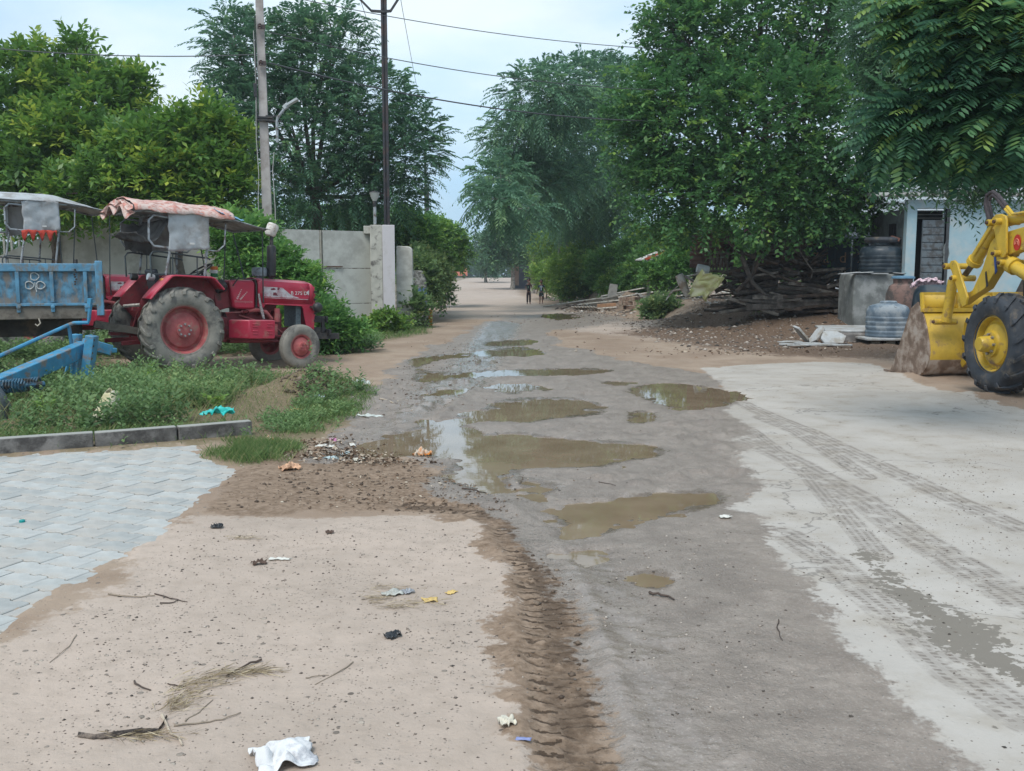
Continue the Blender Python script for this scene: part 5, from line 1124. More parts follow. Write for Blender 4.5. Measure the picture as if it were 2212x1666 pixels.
for off in (.05, -.20): plate([(862, 596), (886, 592), (908, 615), (925, 680), (950, 760), (978, 850), (968, 905), (942, 918), (925, 850), (890, 740), (868, 670), (850, 630)], .035, off, 'tilt_lever')
mb = MB(); mb.tube([AP(*zz4(1172, 360), -.09), AP(*zz4(1022, 604), -.09)], .088, 16); mb.tube([AP(*zz4(1034, 585), -.09), AP(*zz4(1016, 612), -.09)], .108, 16); mb.tube([AP(*zz4(1150, 348), -.0), AP(*zz4(1018, 560), -.0)], .017, 7); mb.build('tilt_cylinder', yel, ld)
mb = MB(); mb.tube([AP(*zz4(1016, 612), -.09), AP(*zz4(948, 706), -.09)], .042, 12); mb.build('cylinder_rod', mat('oily_rod', (.14, .13, .12), .3, .2, 5, metal=.7), ld)
mb = MB(); mb.tube([AP(*zz4(872, 730), -.05), AP(*zz4(824, 1020), -.05)], .072, 14); mb.build('bucket_link', yel, ld)
for zx, zy in ((1140, 330), (1192, 322), (1182, 545), (1222, 610), (838, 634), (888, 718), (765, 1022)):
    mb = MB(); c0 = AP(*zz4(zx, zy), .06); mb.tube([c0+Vector((0, -.30, 0)), c0+Vector((0, .06, 0))], .045, 14)
    pn_ = mb.build('hinge_pin', yel_w, ld, bevel=.006)
    mb = MB(); mb.tube([c0+Vector((0, .06, 0)), c0+Vector((0, .085, 0))], .024, 8); mb.build('pin_bolt', mat('rust_bolt', (.09, .045, .03), .7, .2), pn_)
plate([(1205, 560), (1262, 552), (1290, 575), (1262, 625), (1222, 640), (1196, 615)], .10, -.06, 'arm_bracket')
# tubing and hoses above the arm
mb = MB(); mb.tube([AP(*zz4(1130, 345), .0), AP(*zz4(1098, 200), .0), AP(*zz4(1110, 135), 0), AP(*zz4(1150, 112), 0), AP(*zz4(1190, 140), 0), AP(*zz4(1250, 215), 0)], .026, 8); mb.tube([AP(*zz4(1145, 300), -.12), AP(*zz4(1122, 180), -.12), AP(*zz4(1145, 135), -.12), AP(*zz4(1175, 150), -.12), AP(*zz4(1235, 235), -.12)], .026, 8); mb.build('hose', mat('hose', (.055, .045, .05), .8, .3, 20, bump=.6), ld)
mb = MB(); mb.tube([AP(*zz4(1240, 205), .0), AP(*zz4(1290, 268), 0), AP(*zz4(1320, 268), 0), AP(*zz4(1500, 230), 0)], .022, 8); mb.tube([AP(*zz4(1228, 225), -.12), AP(*zz4(1285, 290), -.12), AP(*zz4(1500, 250), -.12)], .022, 8); mb.build('hydraulic_pipe', yel, ld)
mb = MB(); mb.tube([AP(*zz4(1252, 318), -.10), AP(*zz4(1500, 262), -.10)], .075, 14); mb.build('lift_cylinder', yel, ld)
mb = MB(); mb.tube([AP(*zz4(1292, 628), -.05), AP(*zz4(1500, 760), -.05)], .085, 14); mb.tube([AP(*zz4(1282, 622), -.05), AP(*zz4(1312, 640), -.05)], .115, 14); mb.build('lower_cylinder', yel, ld)
o = [AP(*zz4(1322, 468), -.025)]; mb = MB(); c0 = o[0]
mb.add([c0+Vector((math.cos(a)*.075, 0, math.sin(a)*.105)) for a in np.linspace(0, 6.283, 25)[:-1]]+[c0+Vector((math.cos(a)*.075, .006, math.sin(a)*.105)) for a in np.linspace(0, 6.283, 25)[:-1]], [tuple(range(24, 48))]+[(i, (i+1) % 24, (i+1) % 24+24, i+24) for i in range(24)]); mb.build('red_badge', mat('badge_red', (.50, .03, .015), .4, .1, bump=0), ld)
mb = MB()
for rr in (.022, .045): mb.tube([c0+Vector((-math.cos(a)*rr, .009, math.sin(a)*rr*1.3-.01)) for a in np.linspace(-.5, 3.4, 12)], .006, 5)
mb.build('badge_mark', mat('badge_orange', (.72, .25, .16), .5, .1, bump=0), ld)
# body behind: dark frame, and boxes painted dark for the shade under the arm
mb = MB(); mb.box((-.9, -.95, 1.05), (2.4, .9, .9)); mb.box((-1.9, -.95, 1.9), (1.4, 1.3, 1.7)); mb.build('chassis', mat('dark_loader_frame', (.03, .028, .025), .8, .4, 5), ld, bevel=.02)
mb = MB(); mb.bar((.1, -.85, .62), (-1.4, -.85, .62), .6, .35); mb.bar((0, .0, Rw), (0, -1.7, Rw), .26, .26); mb.build('axle', yel_w, ld, bevel=.02)
mb = MB(); mb.box((-.75, -.62, 1.25), (1.3, .06, 1.0)); mb.box((-1.3, -.5, 1.9), (.5, .5, 1.2)); mb.build('arm_shade_boxes', mat('arm_shade_dark', (.05, .042, .03), .7, .3), ld)
# bucket
bo = LP(G(1983, 816)); bx = bo.x; byl = bo.y; zt0 = AP(*zz4(440, 960)).z
Hh = LP(D(1950, 678, G(1983, 816).y)).z
pf = [(.74, .02), (.36, .0), (.02, .02)]+[(-.02-.36*math.sin(R(a))*1.0, .40-.38*math.cos(R(a))) for a in (15, 35, 55, 75, 90, 110)]+[(-.27, .76), (-.20, .90), (-.12, 1.02)]
BW = 1.85
pf = [(px_+bx+.10, pz_) for px_, pz_ in pf]
def shell(x_, z_): return (x_, z_)
mb = MB(); mb.strip([(q_[0], q_[1]) for q_ in pf], byl-.02, byl-BW, ax='y'); bk = mb.build('bucket', yel_w, ld, solid=.025, smooth=45)
mt_rust = rusty
bk.data.materials.append(mt_rust)
for pl in bk.data.polygons:
    if pl.center.z < .34: pl.material_index = 1
for k in (0, 1):
    yy = byl-(.0 if k == 0 else BW); mb = MB()
    mb.prism([pf[0]]+[(bx+.66, .34), (bx+.30, 1.06), (bx+.12, 1.16)]+pf[::-1][:-1], yy, yy-.03); mb.build('bucket_side', rusty, bk, bevel=.004)
mb = MB(); mb.bar((pf[-1][0]-.03, byl, pf[-1][1]+.02), (pf[-1][0]-.03, byl-BW, pf[-1][1]+.02), .04, .05); mb.strip([(pf[-1][0], pf[-1][1]), (pf[-1][0]+.04, pf[-1][1]+.26), (pf[-1][0]+.08, pf[-1][1]+.27)], byl, byl-BW); mb.bar((pf[-1][0]+.05, byl, pf[-1][1]+.27), (pf[-1][0]+.05, byl-BW, pf[-1][1]+.27), .03, .03)
for k in range(4): mb.bar((pf[-1][0]-.02, byl-k*BW/3.2, pf[-1][1]), (pf[-1][0]+.03, byl-k*BW/3.2, pf[-1][1]+.27), .03, .05)
mb.build('spill_guard', yel_w, bk, solid=.012)
mb = MB(); mb.bar((pf[0][0]+.08, byl+.02, .02), (pf[0][0]+.08, byl-BW, .02), .18, .025); mb.build('cutting_edge', rusty, bk)
for yy in (byl-.52, byl-.68, byl-1.3, byl-1.46):
    mb = MB(); mb.prism([(bx-.30, .86), (bx-.36, .90), (bx-.44, .78), (bx-.46, .55), (bx-.44, .30), (bx-.30, .18), (bx-.22, .3)], yy, yy-.03); mb.build('hinge_plate', yel_w, bk, bevel=.006)

# ================================================================ WALLS, POLES, HOUSE
wallm = mat('cream_wall', (.50, .50, .455), .9, .08, 2, (.36, .35, .31), .45, 1.6, .25, 30, dlow=.25)
lilac = mat('pale_lilac_paint', (.55, .53, .55), .85, .05, 2, (.47, .45, .45), .35, 2, .15, 30, dlow=.1)
stainm = mat('stained_plaster', (.44, .43, .38), .9, .15, 3, (.12, .11, .10), .26, 4, .4, 30)
gate_m = mat('gate_sheet', (.52, .53, .49), .75, .07, 1.5, (.38, .38, .35), .5, 1.3, .12, 30)
seam_m = mat('gate_seam', (.30, .29, .25), .8, .2, 5)
rustm = mat('hinge_rust', (.10, .05, .03), .8, .3, 9)
YP = 28.0
gl = D(600, 495, 26.0); gr_ = D(800, 503, 27.6)
gt = thing('metal_gate', ((gl.x+gr_.x)/2, (gl.y+gr_.y)/2, 0), 'tall cream sheet metal gate hinged on the end pillar', 'gate')
g0 = Vector((gl.x, gl.y, 0))-gt.location; g1 = Vector((gr_.x, gr_.y, 0))-gt.location; gd = (g1-g0).normalized(); gz = gl.z; xs_ = (g1-g0).length
gn = Vector((-gd.y, gd.x, 0))
def sheet(a, b_, z0, z1, nm): mb = MB(); mb.bar(g0+gd*a+Vector((0, 0, (z0+z1)/2)), g0+gd*b_+Vector((0, 0, (z0+z1)/2)), .04, z1-z0); return mb.build(nm, gate_m, gt, bevel=.004)
sx = D(695, 560, 26.8).x; s0 = (sx-gl.x)/gd.x
zm = D(750, 580, 27.2).z; zl_ = D(750, 656, 27.2).z
sheet(-1.6, s0-.05, .12, gz, 'gate_sheet')
sheet(s0+.05, xs_, zm+.012, gz, 'gate_sheet'); sheet(s0+.05, xs_, zl_+.012, zm-.012, 'gate_sheet'); sheet(s0+.05, xs_, .08, zl_-.012, 'gate_sheet')
mb = MB(); mb.bar(g0+gd*s0+Vector((0, 0, .1)), g0+gd*s0+Vector((0, 0, gz)), .09, .05); mb.build('gate_stile', seam_m, gt)
mb = MB()
for zz in (zm, zl_): mb.bar(g0+gd*(s0+.05)+Vector((0, 0, zz)), g0+gd*xs_+Vector((0, 0, zz)), .03, .035, up=Vector((0, 0, 1)))
mb.build('gate_rail', mat('gate_rail', (.34, .34, .31), .8, .2, 8, (.08, .06, .05), .5, 9), gt)
mb = MB(); mb.bar(g0+gd*(s0+.08)+gn*-.05+Vector((0, 0, zm+.05)), g0+gd*(s0+.62)+gn*-.05+Vector((0, 0, zm+.05)), .03, .03); mb.build('gate_bolt', rustm, gt)
for zz in (D(806, 530, 27.5).z, D(806, 610, 27.5).z):
    for k in (-.09, 0, .09):
        mb = MB(); mb.bar(g0+gd*(xs_-.02)+gn*-.04+Vector((0, 0, zz+k)), g0+gd*(xs_+.14)+gn*-.04+Vector((0, 0, zz+k*.9)), .02, .03); mb.build('hinge', rustm, gt)
# pillar
pa = D(803, 600, 27.6); pb = D(827, 600, 27.1); pc = D(852, 600, 27.5)
pw = Vector((-gd.y, gd.x, 0))
pillar = thing('gate_pillar', (pb.x, pb.y, 0), 'tall square gate pillar with a stained left side and a pale lilac front', 'pillar')
zt_p = D(840, 487, 27.3).z
mb = MB(); mb.box((-.17, .30, zt_p/2), (.34, .62, zt_p)); mb.tf(Matrix.Rotation(R(8), 4, 'Z')); mb.build('stained_side', stainm, pillar, bevel=.015)
mb = MB(); mb.box((.175, .29, zt_p/2), (.345, .64, zt_p+.004)); mb.tf(Matrix.Rotation(R(8), 4, 'Z')); mb.build('painted_front', lilac, pillar, bevel=.015)
mb = MB(); mb.box((-.42, .45, zt_p-.12), (.30, .3, .22)); mb.build('cap_block', wallm, pillar, bevel=.01)
ew = thing('end_wall', (pc.x+.25, 27.9, 0), 'shorter cream wall end standing right of the gate pillar', 'wall')
zt_e = D(868, 533, 28).z
def endw(u, v): return (-.27+.52*u, 0, zt_e*v)
mb = MB(); mb.prism([(-.25, 0), (.25, 0), (.24, zt_e-.08), (.16, zt_e), (-.22, zt_e+.02)], -.12, .12); mb.build('wall_panel', wallm, ew, bevel=.03)
# wall stub with lichen behind the creeper
rk = thing('wall_stub', D(905, 620, 30.5), 'grey lichen spotted stub of wall inside the creeper', 'wall'); rk.location.z = 0
zs_ = D(905, 585, 30.5).z; mb = MB(); mb.prism([(-.25, 0), (.28, 0), (.24, zs_-.3), (.12, zs_), (-.25, zs_+.02)], -.2, .2); mb.build('stub_block', mat('lichen_concrete', (.34, .34, .32), .95, .3, 5, (.10, .10, .09), .6, 9, .7, 30), rk, bevel=.03)
bs = thing('blue_sign', D(912, 640, 30.0), 'faded blue board half hidden in the creeper', 'board'); mb = MB(); mb.box((0, 0, 0), (.28, .03, .5)); mb.build('board_face', mat('faded_blue_board', (.05, .15, .30), .7, .4, 6, (.25, .12, .1), .4, 6), bs)
# compound wall further left, seen through the tractor canopy, with railings
cw = thing('compound_wall', (-13.4, 25.5, 0), 'cream compound wall with railings and a stair slope at the far left', 'wall')
mb = MB(); mb.box((0, 0, 1.0), (12, .18, 2.0)); mb.build('wall_base', wallm, cw, bevel=.01)
for i in range(60):
    mb = MB(); mb.box((-5.9+i*.2, 0, 2.32), (.05, .05, .66)); mb.build('picket', wallm, cw) if i < 60 else None
mb = MB(); mb.box((0, 0, 2.66), (12, .08, .07)); mb.build('top_rail', wallm, cw)
mb = MB(); mb.prism([(-2.6, 1.2), (1.4, 2.9), (3.3, 2.9), (3.3, 0), (-2.6, 0)], -.45, -.3); mb.tf(Matrix.Translation((.6, 0, 0))); mb.build('stair_slope', wallm, cw)
lw_ = thing('boundary_wall', (-4.9, 27.8, 0), 'plain cream wall continuing left of the gate behind the shrubs', 'wall')
mb = MB(); mb.box((-3.6, -2.4, gz/2), (3.6, .2, gz)); mb.build('wall_panel', wallm, lw_, bevel=.01)
# --- concrete utility pole
conc_p = mat('pole_concrete', (.40, .37, .35), .9, .12, 3, (.27, .24, .22), .5, 2, .3, 50)
PY = 21.5; pb0 = D(586, 690, PY); ph = 10.2
pole = thing('utility_pole', (pb0.x, PY, 0), 'grey concrete utility pole between the tractor and the feathery tree', 'utility pole', rz=R(12))
lean_ = Matrix.Rotation(R(-.4), 4, 'Y')
mb = MB(); n = 8
for k in range(2): pass
def polep(z_, s=1): a = .118-.0048*z_; b_ = .10-.004*z_; return [(-a, -b_, z_), (a, -b_, z_), (a, b_, z_), (-a, b_, z_)]
vs = polep(-.3)+polep(ph); mb.add(vs, [(0, 3, 2, 1), (4, 5, 6, 7), (0, 1, 5, 4), (1, 2, 6, 5), (2, 3, 7, 6), (3, 0, 4, 7)]); mb.tf(lean_); mb.build('pole_shaft', conc_p, pole, bevel=.012)
def PZ(py): return D(575, py, PY).z
mb = MB()
for py in (254, 262): mb.box((0.0, -.02, PZ(py if py > 255 else 256)), (.36, .30, .035))
mb.tube([(-.16, -.14, PZ(330)), (-.16, -.14, PZ(150)), (-.15, -.13, PZ(40))], .012, 6); mb.build('clamp_band', black_m, pole)
mb = MB(); mb.tube([(-.18, -.12, PZ(520)), (-.20, -.13, PZ(430)), (-.17, -.12, PZ(380)), (-.2, -.12, PZ(300)), (-.17, -.13, PZ(180)), (-.19, -.12, PZ(70))], .009, 5); mb.tube([(.17, -.12, PZ(330)), (.13, -.14, PZ(370)), (.16, -.12, PZ(450)), (.15, -.12, PZ(520))], .009, 5); mb.build('service_cable', mat('pale_cable', (.40, .40, .38), .8, .2), pole)
for py in (62, 140):
    mb = MB(); mb.box((-.02, -.15, PZ(py)), (.16, .05, .09)); mb.lathe([(0, .06), (.03, .055), (.022, .02), (.04, 0), (.022, -.02), (.03, -.05), (0, -.06)], 10, o=(-.05, -.19, PZ(py))); mb.build('insulator', mat('insulator_brown', (.06, .035, .03), .3, .2), pole)
mb = MB(); mb.box((-.19, -.10, PZ(198)), (.07, .09, .30)); mb.build('floodlight', black_m, pole, bevel=.01)
mb = MB(); mb.box((.02, -.19, D(587, 536, PY).z), (.30, .14, .42)); mb.build('meter_box', mat('white_box', (.58, .62, .62), .5, .05, bump=0), pole, bevel=.01)
lampo = thing('street_lamp', (pb0.x, PY, 0), 'grey street lamp on a bent pipe clamped to the concrete pole', 'street lamp')
def PL(px, py): return D(px, py, PY-.1)-Vector((pb0.x, PY, 0))
mb = MB(); mb.tube([PL(599, 308), PL(598, 262), PL(600, 254), PL(620, 228)], .030, 9); mb.build('lamp_pipe', grey_tube, lampo)
mb = MB(); mb.bar(PL(613, 234), PL(622, 226), .10, .09); mb.bar(PL(618, 229), PL(643, 214), .15, .05); mb.build('lamp_head', mat('lamp_grey', (.42, .45, .46), .4, .1, bump=0), lampo, bevel=.008)
mb = MB(); mb.bar(PL(574, 262), PL(608, 262), .03, .04); mb.bar(PL(574, 251), PL(602, 251), .03, .03); mb.build('lamp_bracket', black_m, lampo)
# black steel pole with V crossarm
P2Y = 29.6; p2 = D(838, 600, P2Y); bp = thing('steel_pole', (p2.x, P2Y, 0), 'tall black steel power pole with a V shaped crossarm behind the gate pillar', 'utility pole')
mb = MB(); zt2 = 13.4; mb.bar((-.055, 0, 0), (-.055, 0, zt2), .06, .14, up=Vector((0, 1, 0))); mb.bar((.055, 0, 0), (.055, 0, zt2), .06, .14, up=Vector((0, 1, 0))); mb.box((0, 0, zt2/2), (.08, .03, zt2)); mb.build('pole_shaft', mat('black_pole', (.022, .024, .03), .6, .3, 4, (.07, .045, .04), .4, 3), bp)
z_c = D(832, 27, P2Y).z; mb = MB(); mb.bar((0, -.08, z_c), (-.36, -.08, z_c+.02), .07, .07); mb.bar((-.34, -.08, z_c), (-.70, -.08, z_c+.36), .06, .06); mb.bar((0, -.08, z_c), (.22, -.08, z_c+.02), .07, .07); mb.bar((.2, -.08, z_c), (.50, -.08, z_c+.44), .06, .06); mb.build('crossarm', black_m, bp)
for xx, zz in ((-.70, z_c+.40), (.50, z_c+.48)):
    mb = MB(); mb.lathe([(0, .12), (.045, .10), (.03, .05), (.055, .02), (.03, -.03), (.05, -.06), (.0, -.08)], 10, o=(xx, -.08, zz)); mb.build('insulator', mat('insulator_brown', (.06, .035, .03), .3, .2), bp)
for bx_, Yd, top, ttl in ((920, 78, 310, 'slender distant power pole rising beyond the hedge'), (925, 96, 400, 'shorter distant power pole with three small crossarms')):
    c0 = D(bx_, 480, Yd); zt3 = D(bx_, top, Yd).z; dp = thing('distant_pole', (c0.x, Yd, 0), ttl, 'utility pole'); mb = MB(); mb.tube([(0, 0, 0), (0, 0, zt3)], .11, 8); mb.build('pole_shaft', black_m, dp)
    mb = MB()
    for py in (405, 420, 433): mb.bar((-.35, 0, D(bx_, py, Yd).z), (.35, 0, D(bx_, py, Yd).z), .06, .06)
    mb.build('crossarm', black_m, dp)
# garden lamp on the pillar and one further left
def garden_lamp(px, py0, py1, Y, label, z0):
    c0 = D(px, 480, Y); r_ = thing('post_lamp', (c0.x, Y, z0), label, 'post lamp'); zb = D(px, py0, Y).z-z0; zt = D(px, py1, Y).z-z0; k = zt-zb
    mb = MB(); mb.tube([(0, 0, zb-.1), (0, 0, zt-k*.38)], .045, 10); mb.build('lamp_post', grey_tube, r_)
    mb = MB(); mb.lathe([(.05, -k*.10), (.06, 0), (.05, k*.06)], 12, o=(0, 0, zt-k*.36)); mb.build('collar', black_m, r_)
    mb = MB(); mb.lathe([(.06, 0), (.11, k*.12), (.15, k*.24)], 16, o=(0, 0, zt-k*.30)); mb.build('lamp_shade', mat('frosted_shade', (.42, .44, .42), .4, .1), r_)
    mb = MB(); mb.lathe([(.155, 0), (.14, .02), (0, .06)], 16, o=(0, 0, zt-k*.06)); mb.build('lamp_cap', black_m, r_)
garden_lamp(810, 487, 412, 27.7, 'post lamp with a conical shade standing on the gate pillar', 0)
garden_lamp(511, 466, 388, 26, 'post lamp half hidden in leaves above the orange canopy', 0)
# wires
wm_ = mat('wire', (.05, .055, .06), .6, .1, bump=0)
def wire(a, b_, sag, r, lb):
    mb = MB(); n = 26; pts = [a.lerp(b_, i/n)-Vector((0, 0, sag*4*(i/n)*(1-i/n))) for i in range(n+1)]
    o_ = mb.tube([p-a for p in pts], r, 5).build('power_cable', wm_, None, label=lb, category='cable', group='overhead cables'); o_.location = a
pt = lambda py: Vector((pb0.x+.12, PY-.05, PZ(py)))
wire(D(520, -30, 21), D(1480, 108, 27), .25, .010, 'highest overhead cable, crossing above both leaning tree tops')
wire(pt(70), D(1560, 196, 27), .35, .011, 'overhead cable leaving the concrete pole at its upper bracket')
wire(pt(137), D(1500, 262, 27), .35, .017, 'thicker dark cable leaving the concrete pole at its lower bracket')
wire(D(-60, 100, 22), pt(118), .12, .012, 'overhead cable running left from the concrete pole over the yellow green tree')
for a_, b_, lb in (((-.70, z_c+.38), (905, 330, 78), 'thin line from the left arm of the black pole to the distant pole'), ((.50, z_c+.46), (935, 340, 78), 'thin line from the right arm of the black pole to the distant pole')):
    wire(Vector((p2.x+a_[0], P2Y-.08, a_[1])), D(*b_), .5, .009, lb)
# --- house on the right
HY = 25.0
bluew = mat('light_blue_plaster', (.30, .43, .48), .9, .08, 1.5, (.40, .46, .47), .45, 1.8, .25, 30, dlow=.4)
greyw = mat('grey_plaster', (.15, .17, .17), .9, .15, 2, (.09, .10, .10), .5, 2, .3, 30)
dX0 = D(1976, 500, HY).x; dX1 = D(2040, 500, HY).x; hX0 = D(1955, 500, HY).x; dz1 = D(2000, 452, HY).z; dz0 = D(2000, 622, HY).z; hz1 = D(2000, 432, HY).z
hs = thing('house', (hX0, HY, 0), 'low light blue house with an asbestos roof behind the loader', 'house')
mb = MB(); wl = dX0-hX0; wr = dX1-hX0
mb.box((wl/2, 0, hz1/2), (wl, .2, hz1)); mb.box(((wr+6)/2, 0, hz1/2), (6-wr, .2, hz1)); mb.box(((wl+wr)/2, 0, (dz1+hz1)/2+.005), (wr-wl, .198, hz1-dz1-.01)); mb.box(((wl+wr)/2, 0, dz0/2), (wr-wl, .198, dz0)); mb.build('wall', bluew, hs)
mb = MB(); mb.box((.1, 1.25, hz1/2-.1), (.18, 2.28, hz1-.25)); mb.build('side_wall', greyw, hs)
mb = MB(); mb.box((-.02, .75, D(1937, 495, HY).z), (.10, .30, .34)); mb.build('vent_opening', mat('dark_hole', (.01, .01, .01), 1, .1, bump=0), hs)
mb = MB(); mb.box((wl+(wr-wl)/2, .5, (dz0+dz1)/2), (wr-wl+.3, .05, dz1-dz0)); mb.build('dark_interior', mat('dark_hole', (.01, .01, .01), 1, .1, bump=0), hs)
dr = MB(); dw = (wr-wl)*.74; dxc = wr-dw/2-.02
dr.box((dxc, -.02, (dz0+dz1-.28)/2), (dw, .03, dz1-.28-dz0)); door = dr.build('door', mat('grey_blue_door', (.13, .16, .18), .7, .2, 6, (.07, .07, .07), .5, 6), hs)
nb_ = 9
for i in range(nb_):
    z0 = dz0+(dz1-.28-dz0)*i/nb_; mb = MB(); mb.box((dxc, -.045, z0+(dz1-.28-dz0)/nb_/2), (dw-.02, .02, (dz1-.28-dz0)/nb_-.03)); mb.build('door_board', mat('grey_blue_door', ()), door, bevel=.006)
mb = MB()
for k in range(3): mb.bar((wl, -.03, dz1-.05-.09*k), (wr, -.03, dz1-.05-.09*k), .02, .02)
mb.build('vent_grille', black_m, hs)
mb = MB(); mb.box((wr+.04, -.06, (dz0+dz1)/2), (.08, .1, dz1-dz0)); mb.build('door_frame', mat('dark_frame', (.05, .055, .06), .8, .3), hs)
mb = MB(); 
def corr(u, v): xx = -.7+7.2*u; return (xx, -.45+3.2*v, hz1+.10+.045*math.sin(xx*2*math.pi/.22)+.25*v)
mb.grid(corr, 220, 4); mb.build('roof', mat('asbestos', (.36, .37, .36), .95, .15, 3, (.16, .15, .14), .5, 3, .4, 30), hs, solid=.02)
for px_, py_, w_, h_ in ((2043, 548, .16, .6),):
    q = D(px_, py_, HY-.1); ang_ = np.linspace(0, 6.28, 14)[:-1]; mb = MB(); mb.prism([(q.x-hX0+w_*.5*math.cos(a)*(1+.2*math.sin(5*a+1)), q.z+h_*.5*math.sin(a)) for a in ang_], -.101, -.106); mb.build('bare_plaster_patch', greyw, hs)
# background building with a terrace
b2 = thing('white_building', D(1920, 500, 44), 'white building showing through a gap in the leaves above the blue house', 'building'); b2.location.z = 0
zb2 = D(1920, 372, 44).z; mb = MB(); mb.box((2.4, 2, zb2/2), (7.5, 4, zb2)); mb.build('wall', mat('bluish_white', (.55, .60, .64), .9, .06, 2), b2)
for k in range(4): mb = MB(); mb.box((2.4, -.06, zb2-.35-.5*k), (7.6, .1, .07)); mb.build('cornice_band', mat('bluish_grey', (.34, .38, .42), .9, .1), b2)
# mosaic tiled wall
mw = thing('tiled_wall', (D(1828, 500, 31).x, 31, 0), 'wall clad in staggered white and grey stone tiles', 'wall')
zw1 = D(1870, 462, 31).z; zw0 = D(1870, 528, 31).z; ww_ = D(1920, 500, 31).x-D(1835, 500, 31).x+.5
mb = MB(); mb.box((ww_/2, .1, zw1/2), (ww_, .18, zw1)); mb.build('wall_core', greyw, mw)
tm_ = [mat('tile_white', (.55, .56, .56), .6, .08), mat('tile_grey', (.14, .155, .18), .7, .15), mat('tile_mid', (.25, .26, .28), .7, .15)]
for j in range(11):
    zz = zw0-.3+j*.125; xx = random.uniform(-.2, 0)
    while xx < ww_:
        l_ = random.choice((.18, .26, .34)); a0_, b0_ = max(xx, 0), min(xx+l_, ww_)
        if b0_-a0_ > .04: mb = MB(); mb.box(((a0_+b0_)/2, .0, zz), (b0_-a0_-.008, .03+random.uniform(0, .012), .117)); mb.build('tile', random.choice(tm_[:2]+tm_), mw, smooth=0)
        xx += l_
# painted tailgate / tin trunk boards behind the woodpile
sb = thing('painted_boards', D(1800, 560, 28.5), 'dark blue painted boards with faded lettering beside the black water tank', 'boards')
dkb = mat('dark_blue_board', (.03, .055, .085), .6, .3, 5, (.05, .045, .04), .4, 5); kk = 28.5/FPX
for i, (cx, w_, ch) in enumerate(((-40, 34, '7'), (-16, 38, 'a'), (20, 34, 'd'), (58, 34, '2'))):
    mb = MB(); mb.box((cx*kk, 0, -.01*0), (w_*kk, .05, 88*kk)); bo_ = mb.build('board', dkb, sb, bevel=.01)
    text_mesh(None, 'painted_letter', ch, .44, mat('faded_orange', (.45, .26, .17), .8, .3, 12), bo_, Matrix.Translation((cx*kk, -.03, 2*kk)) @ Matrix.Rotation(R(90), 4, 'X'), depth=.003)
mb = MB()
for k in range(7): mb.ball((20*kk+.09*math.cos(k*.9), -.03, -30*kk+.06*math.sin(k*.9)), .035, 8, 5, (1, .2, 1))
mb.build('painted_flower', mat('faded_cream', (.34, .32, .26), .8, .3, 12), sb)
text_mesh(None, 'painted_word', 'Foxy', .20, mat('dull_white_paint', (.42, .45, .45), .8, .2), sb, Matrix.Translation((-72*kk, -.10, 50*kk)) @ Matrix.Rotation(R(90), 4, 'X'), depth=.003)
mb = MB(); mb.box((-60*kk, 0.05, 55*kk), (90*kk, .05, 34*kk)); mb.build('upper_board', dkb, sb)

# ================================================================ YARD THINGS
def tank(x_, y_, z_, rad, h, m, label, group='plastic water tanks'):
    r_ = thing('water_tank', (x_, y_, z_), label, 'water tank', group)
    pr = [(0, 0), (rad*.96, 0), (rad, .03)]
    for k in range(4):
        z0 = h*(.10+.13*k); pr += [(rad*.985, z0), (rad*1.0, z0+.015), (rad*1.0, z0+.05), (rad*.975, z0+.065)]
    pr += [(rad*.985, h*.66), (rad*.97, h*.74), (rad*.90, h*.83), (rad*.72, h*.89), (rad*.42, h*.92), (rad*.40, h*.93)]
    mb = MB(); mb.lathe(pr, 48); mb.build('tank_body', m, r_, smooth=40)
    mb = MB(); mb.lathe([(rad*.40, h*.91), (rad*.40, h*.97), (rad*.34, h), (0, h*1.01)], 28); mb.build('tank_lid', m, r_)
    mb = MB()
    for k in range(8):
        a = k*math.pi/4; mb.bar((rad*.42*math.cos(a), rad*.42*math.sin(a), h*.915), (rad*.90*math.cos(a), rad*.90*math.sin(a), h*.83), .05, .04)
    mb.build('tank_ribs', m, r_, bevel=.01); return r_
black_tank = mat('black_tank', (.018, .032, .045), .42, .3, 3, (.07, .08, .085), .35, 3, .05, 40); grey_tank = mat('weathered_grey_tank', (.12, .165, .21), .55, .2, 3, (.27, .30, .32), .5, 3, .1, 40)
TYb = 25.5; tz = D(1880, 592, TYb).z
tb = thing('cement_trough', (D(1880, 600, TYb).x, TYb, H1(9.6, 25)), 'stained grey cement trough carrying the black water tank', 'trough')
mb = MB(); zh = tz-H1(9.6, 25); mb.prism([(-.62, -.1), (.66, -.1), (.66, zh*.9), (.62, zh), (-.58, zh), (-.62, zh*.9)], -.55, .65); mb.build('trough_body', mat('damp_cement', (.15, .16, .155), .9, .25, 3, (.28, .29, .285), .45, 2, .3, 30), tb, bevel=.04)
mb = MB()
for a in ((-.75, -.5, .012, .5, .28), (-.35, -.58, .03, .34, .2), (.0, -.6, .004, .45, .1), (.55, -.5, .01, .3, .2)): mb.box((a[0], a[1], zh+a[2]+.012), (a[3], a[4], .02), Matrix.Rotation(.12*a[0], 3, 'Y'))
mb.build('loose_slate', mat('pale_slate', (.42, .43, .43), .8, .15, 8), tb)
tank(D(1903, 592, TYb).x, TYb+.05, tz+.02, .56, .80, black_tank, 'glossy black water tank on the cement trough')
mb = MB(); 
rg = thing('rubber_bundle', (D(1906, 545, TYb).x, TYb, tz+.80), 'black inner tube heap with a brick lying on the black tank', 'inner tube'); mb.lathe([(.40+.07*math.cos(a), .09+.08*math.sin(a)) for a in np.linspace(0, 6.28, 11)], 30); mb.build('inner_tube', rubber, rg)
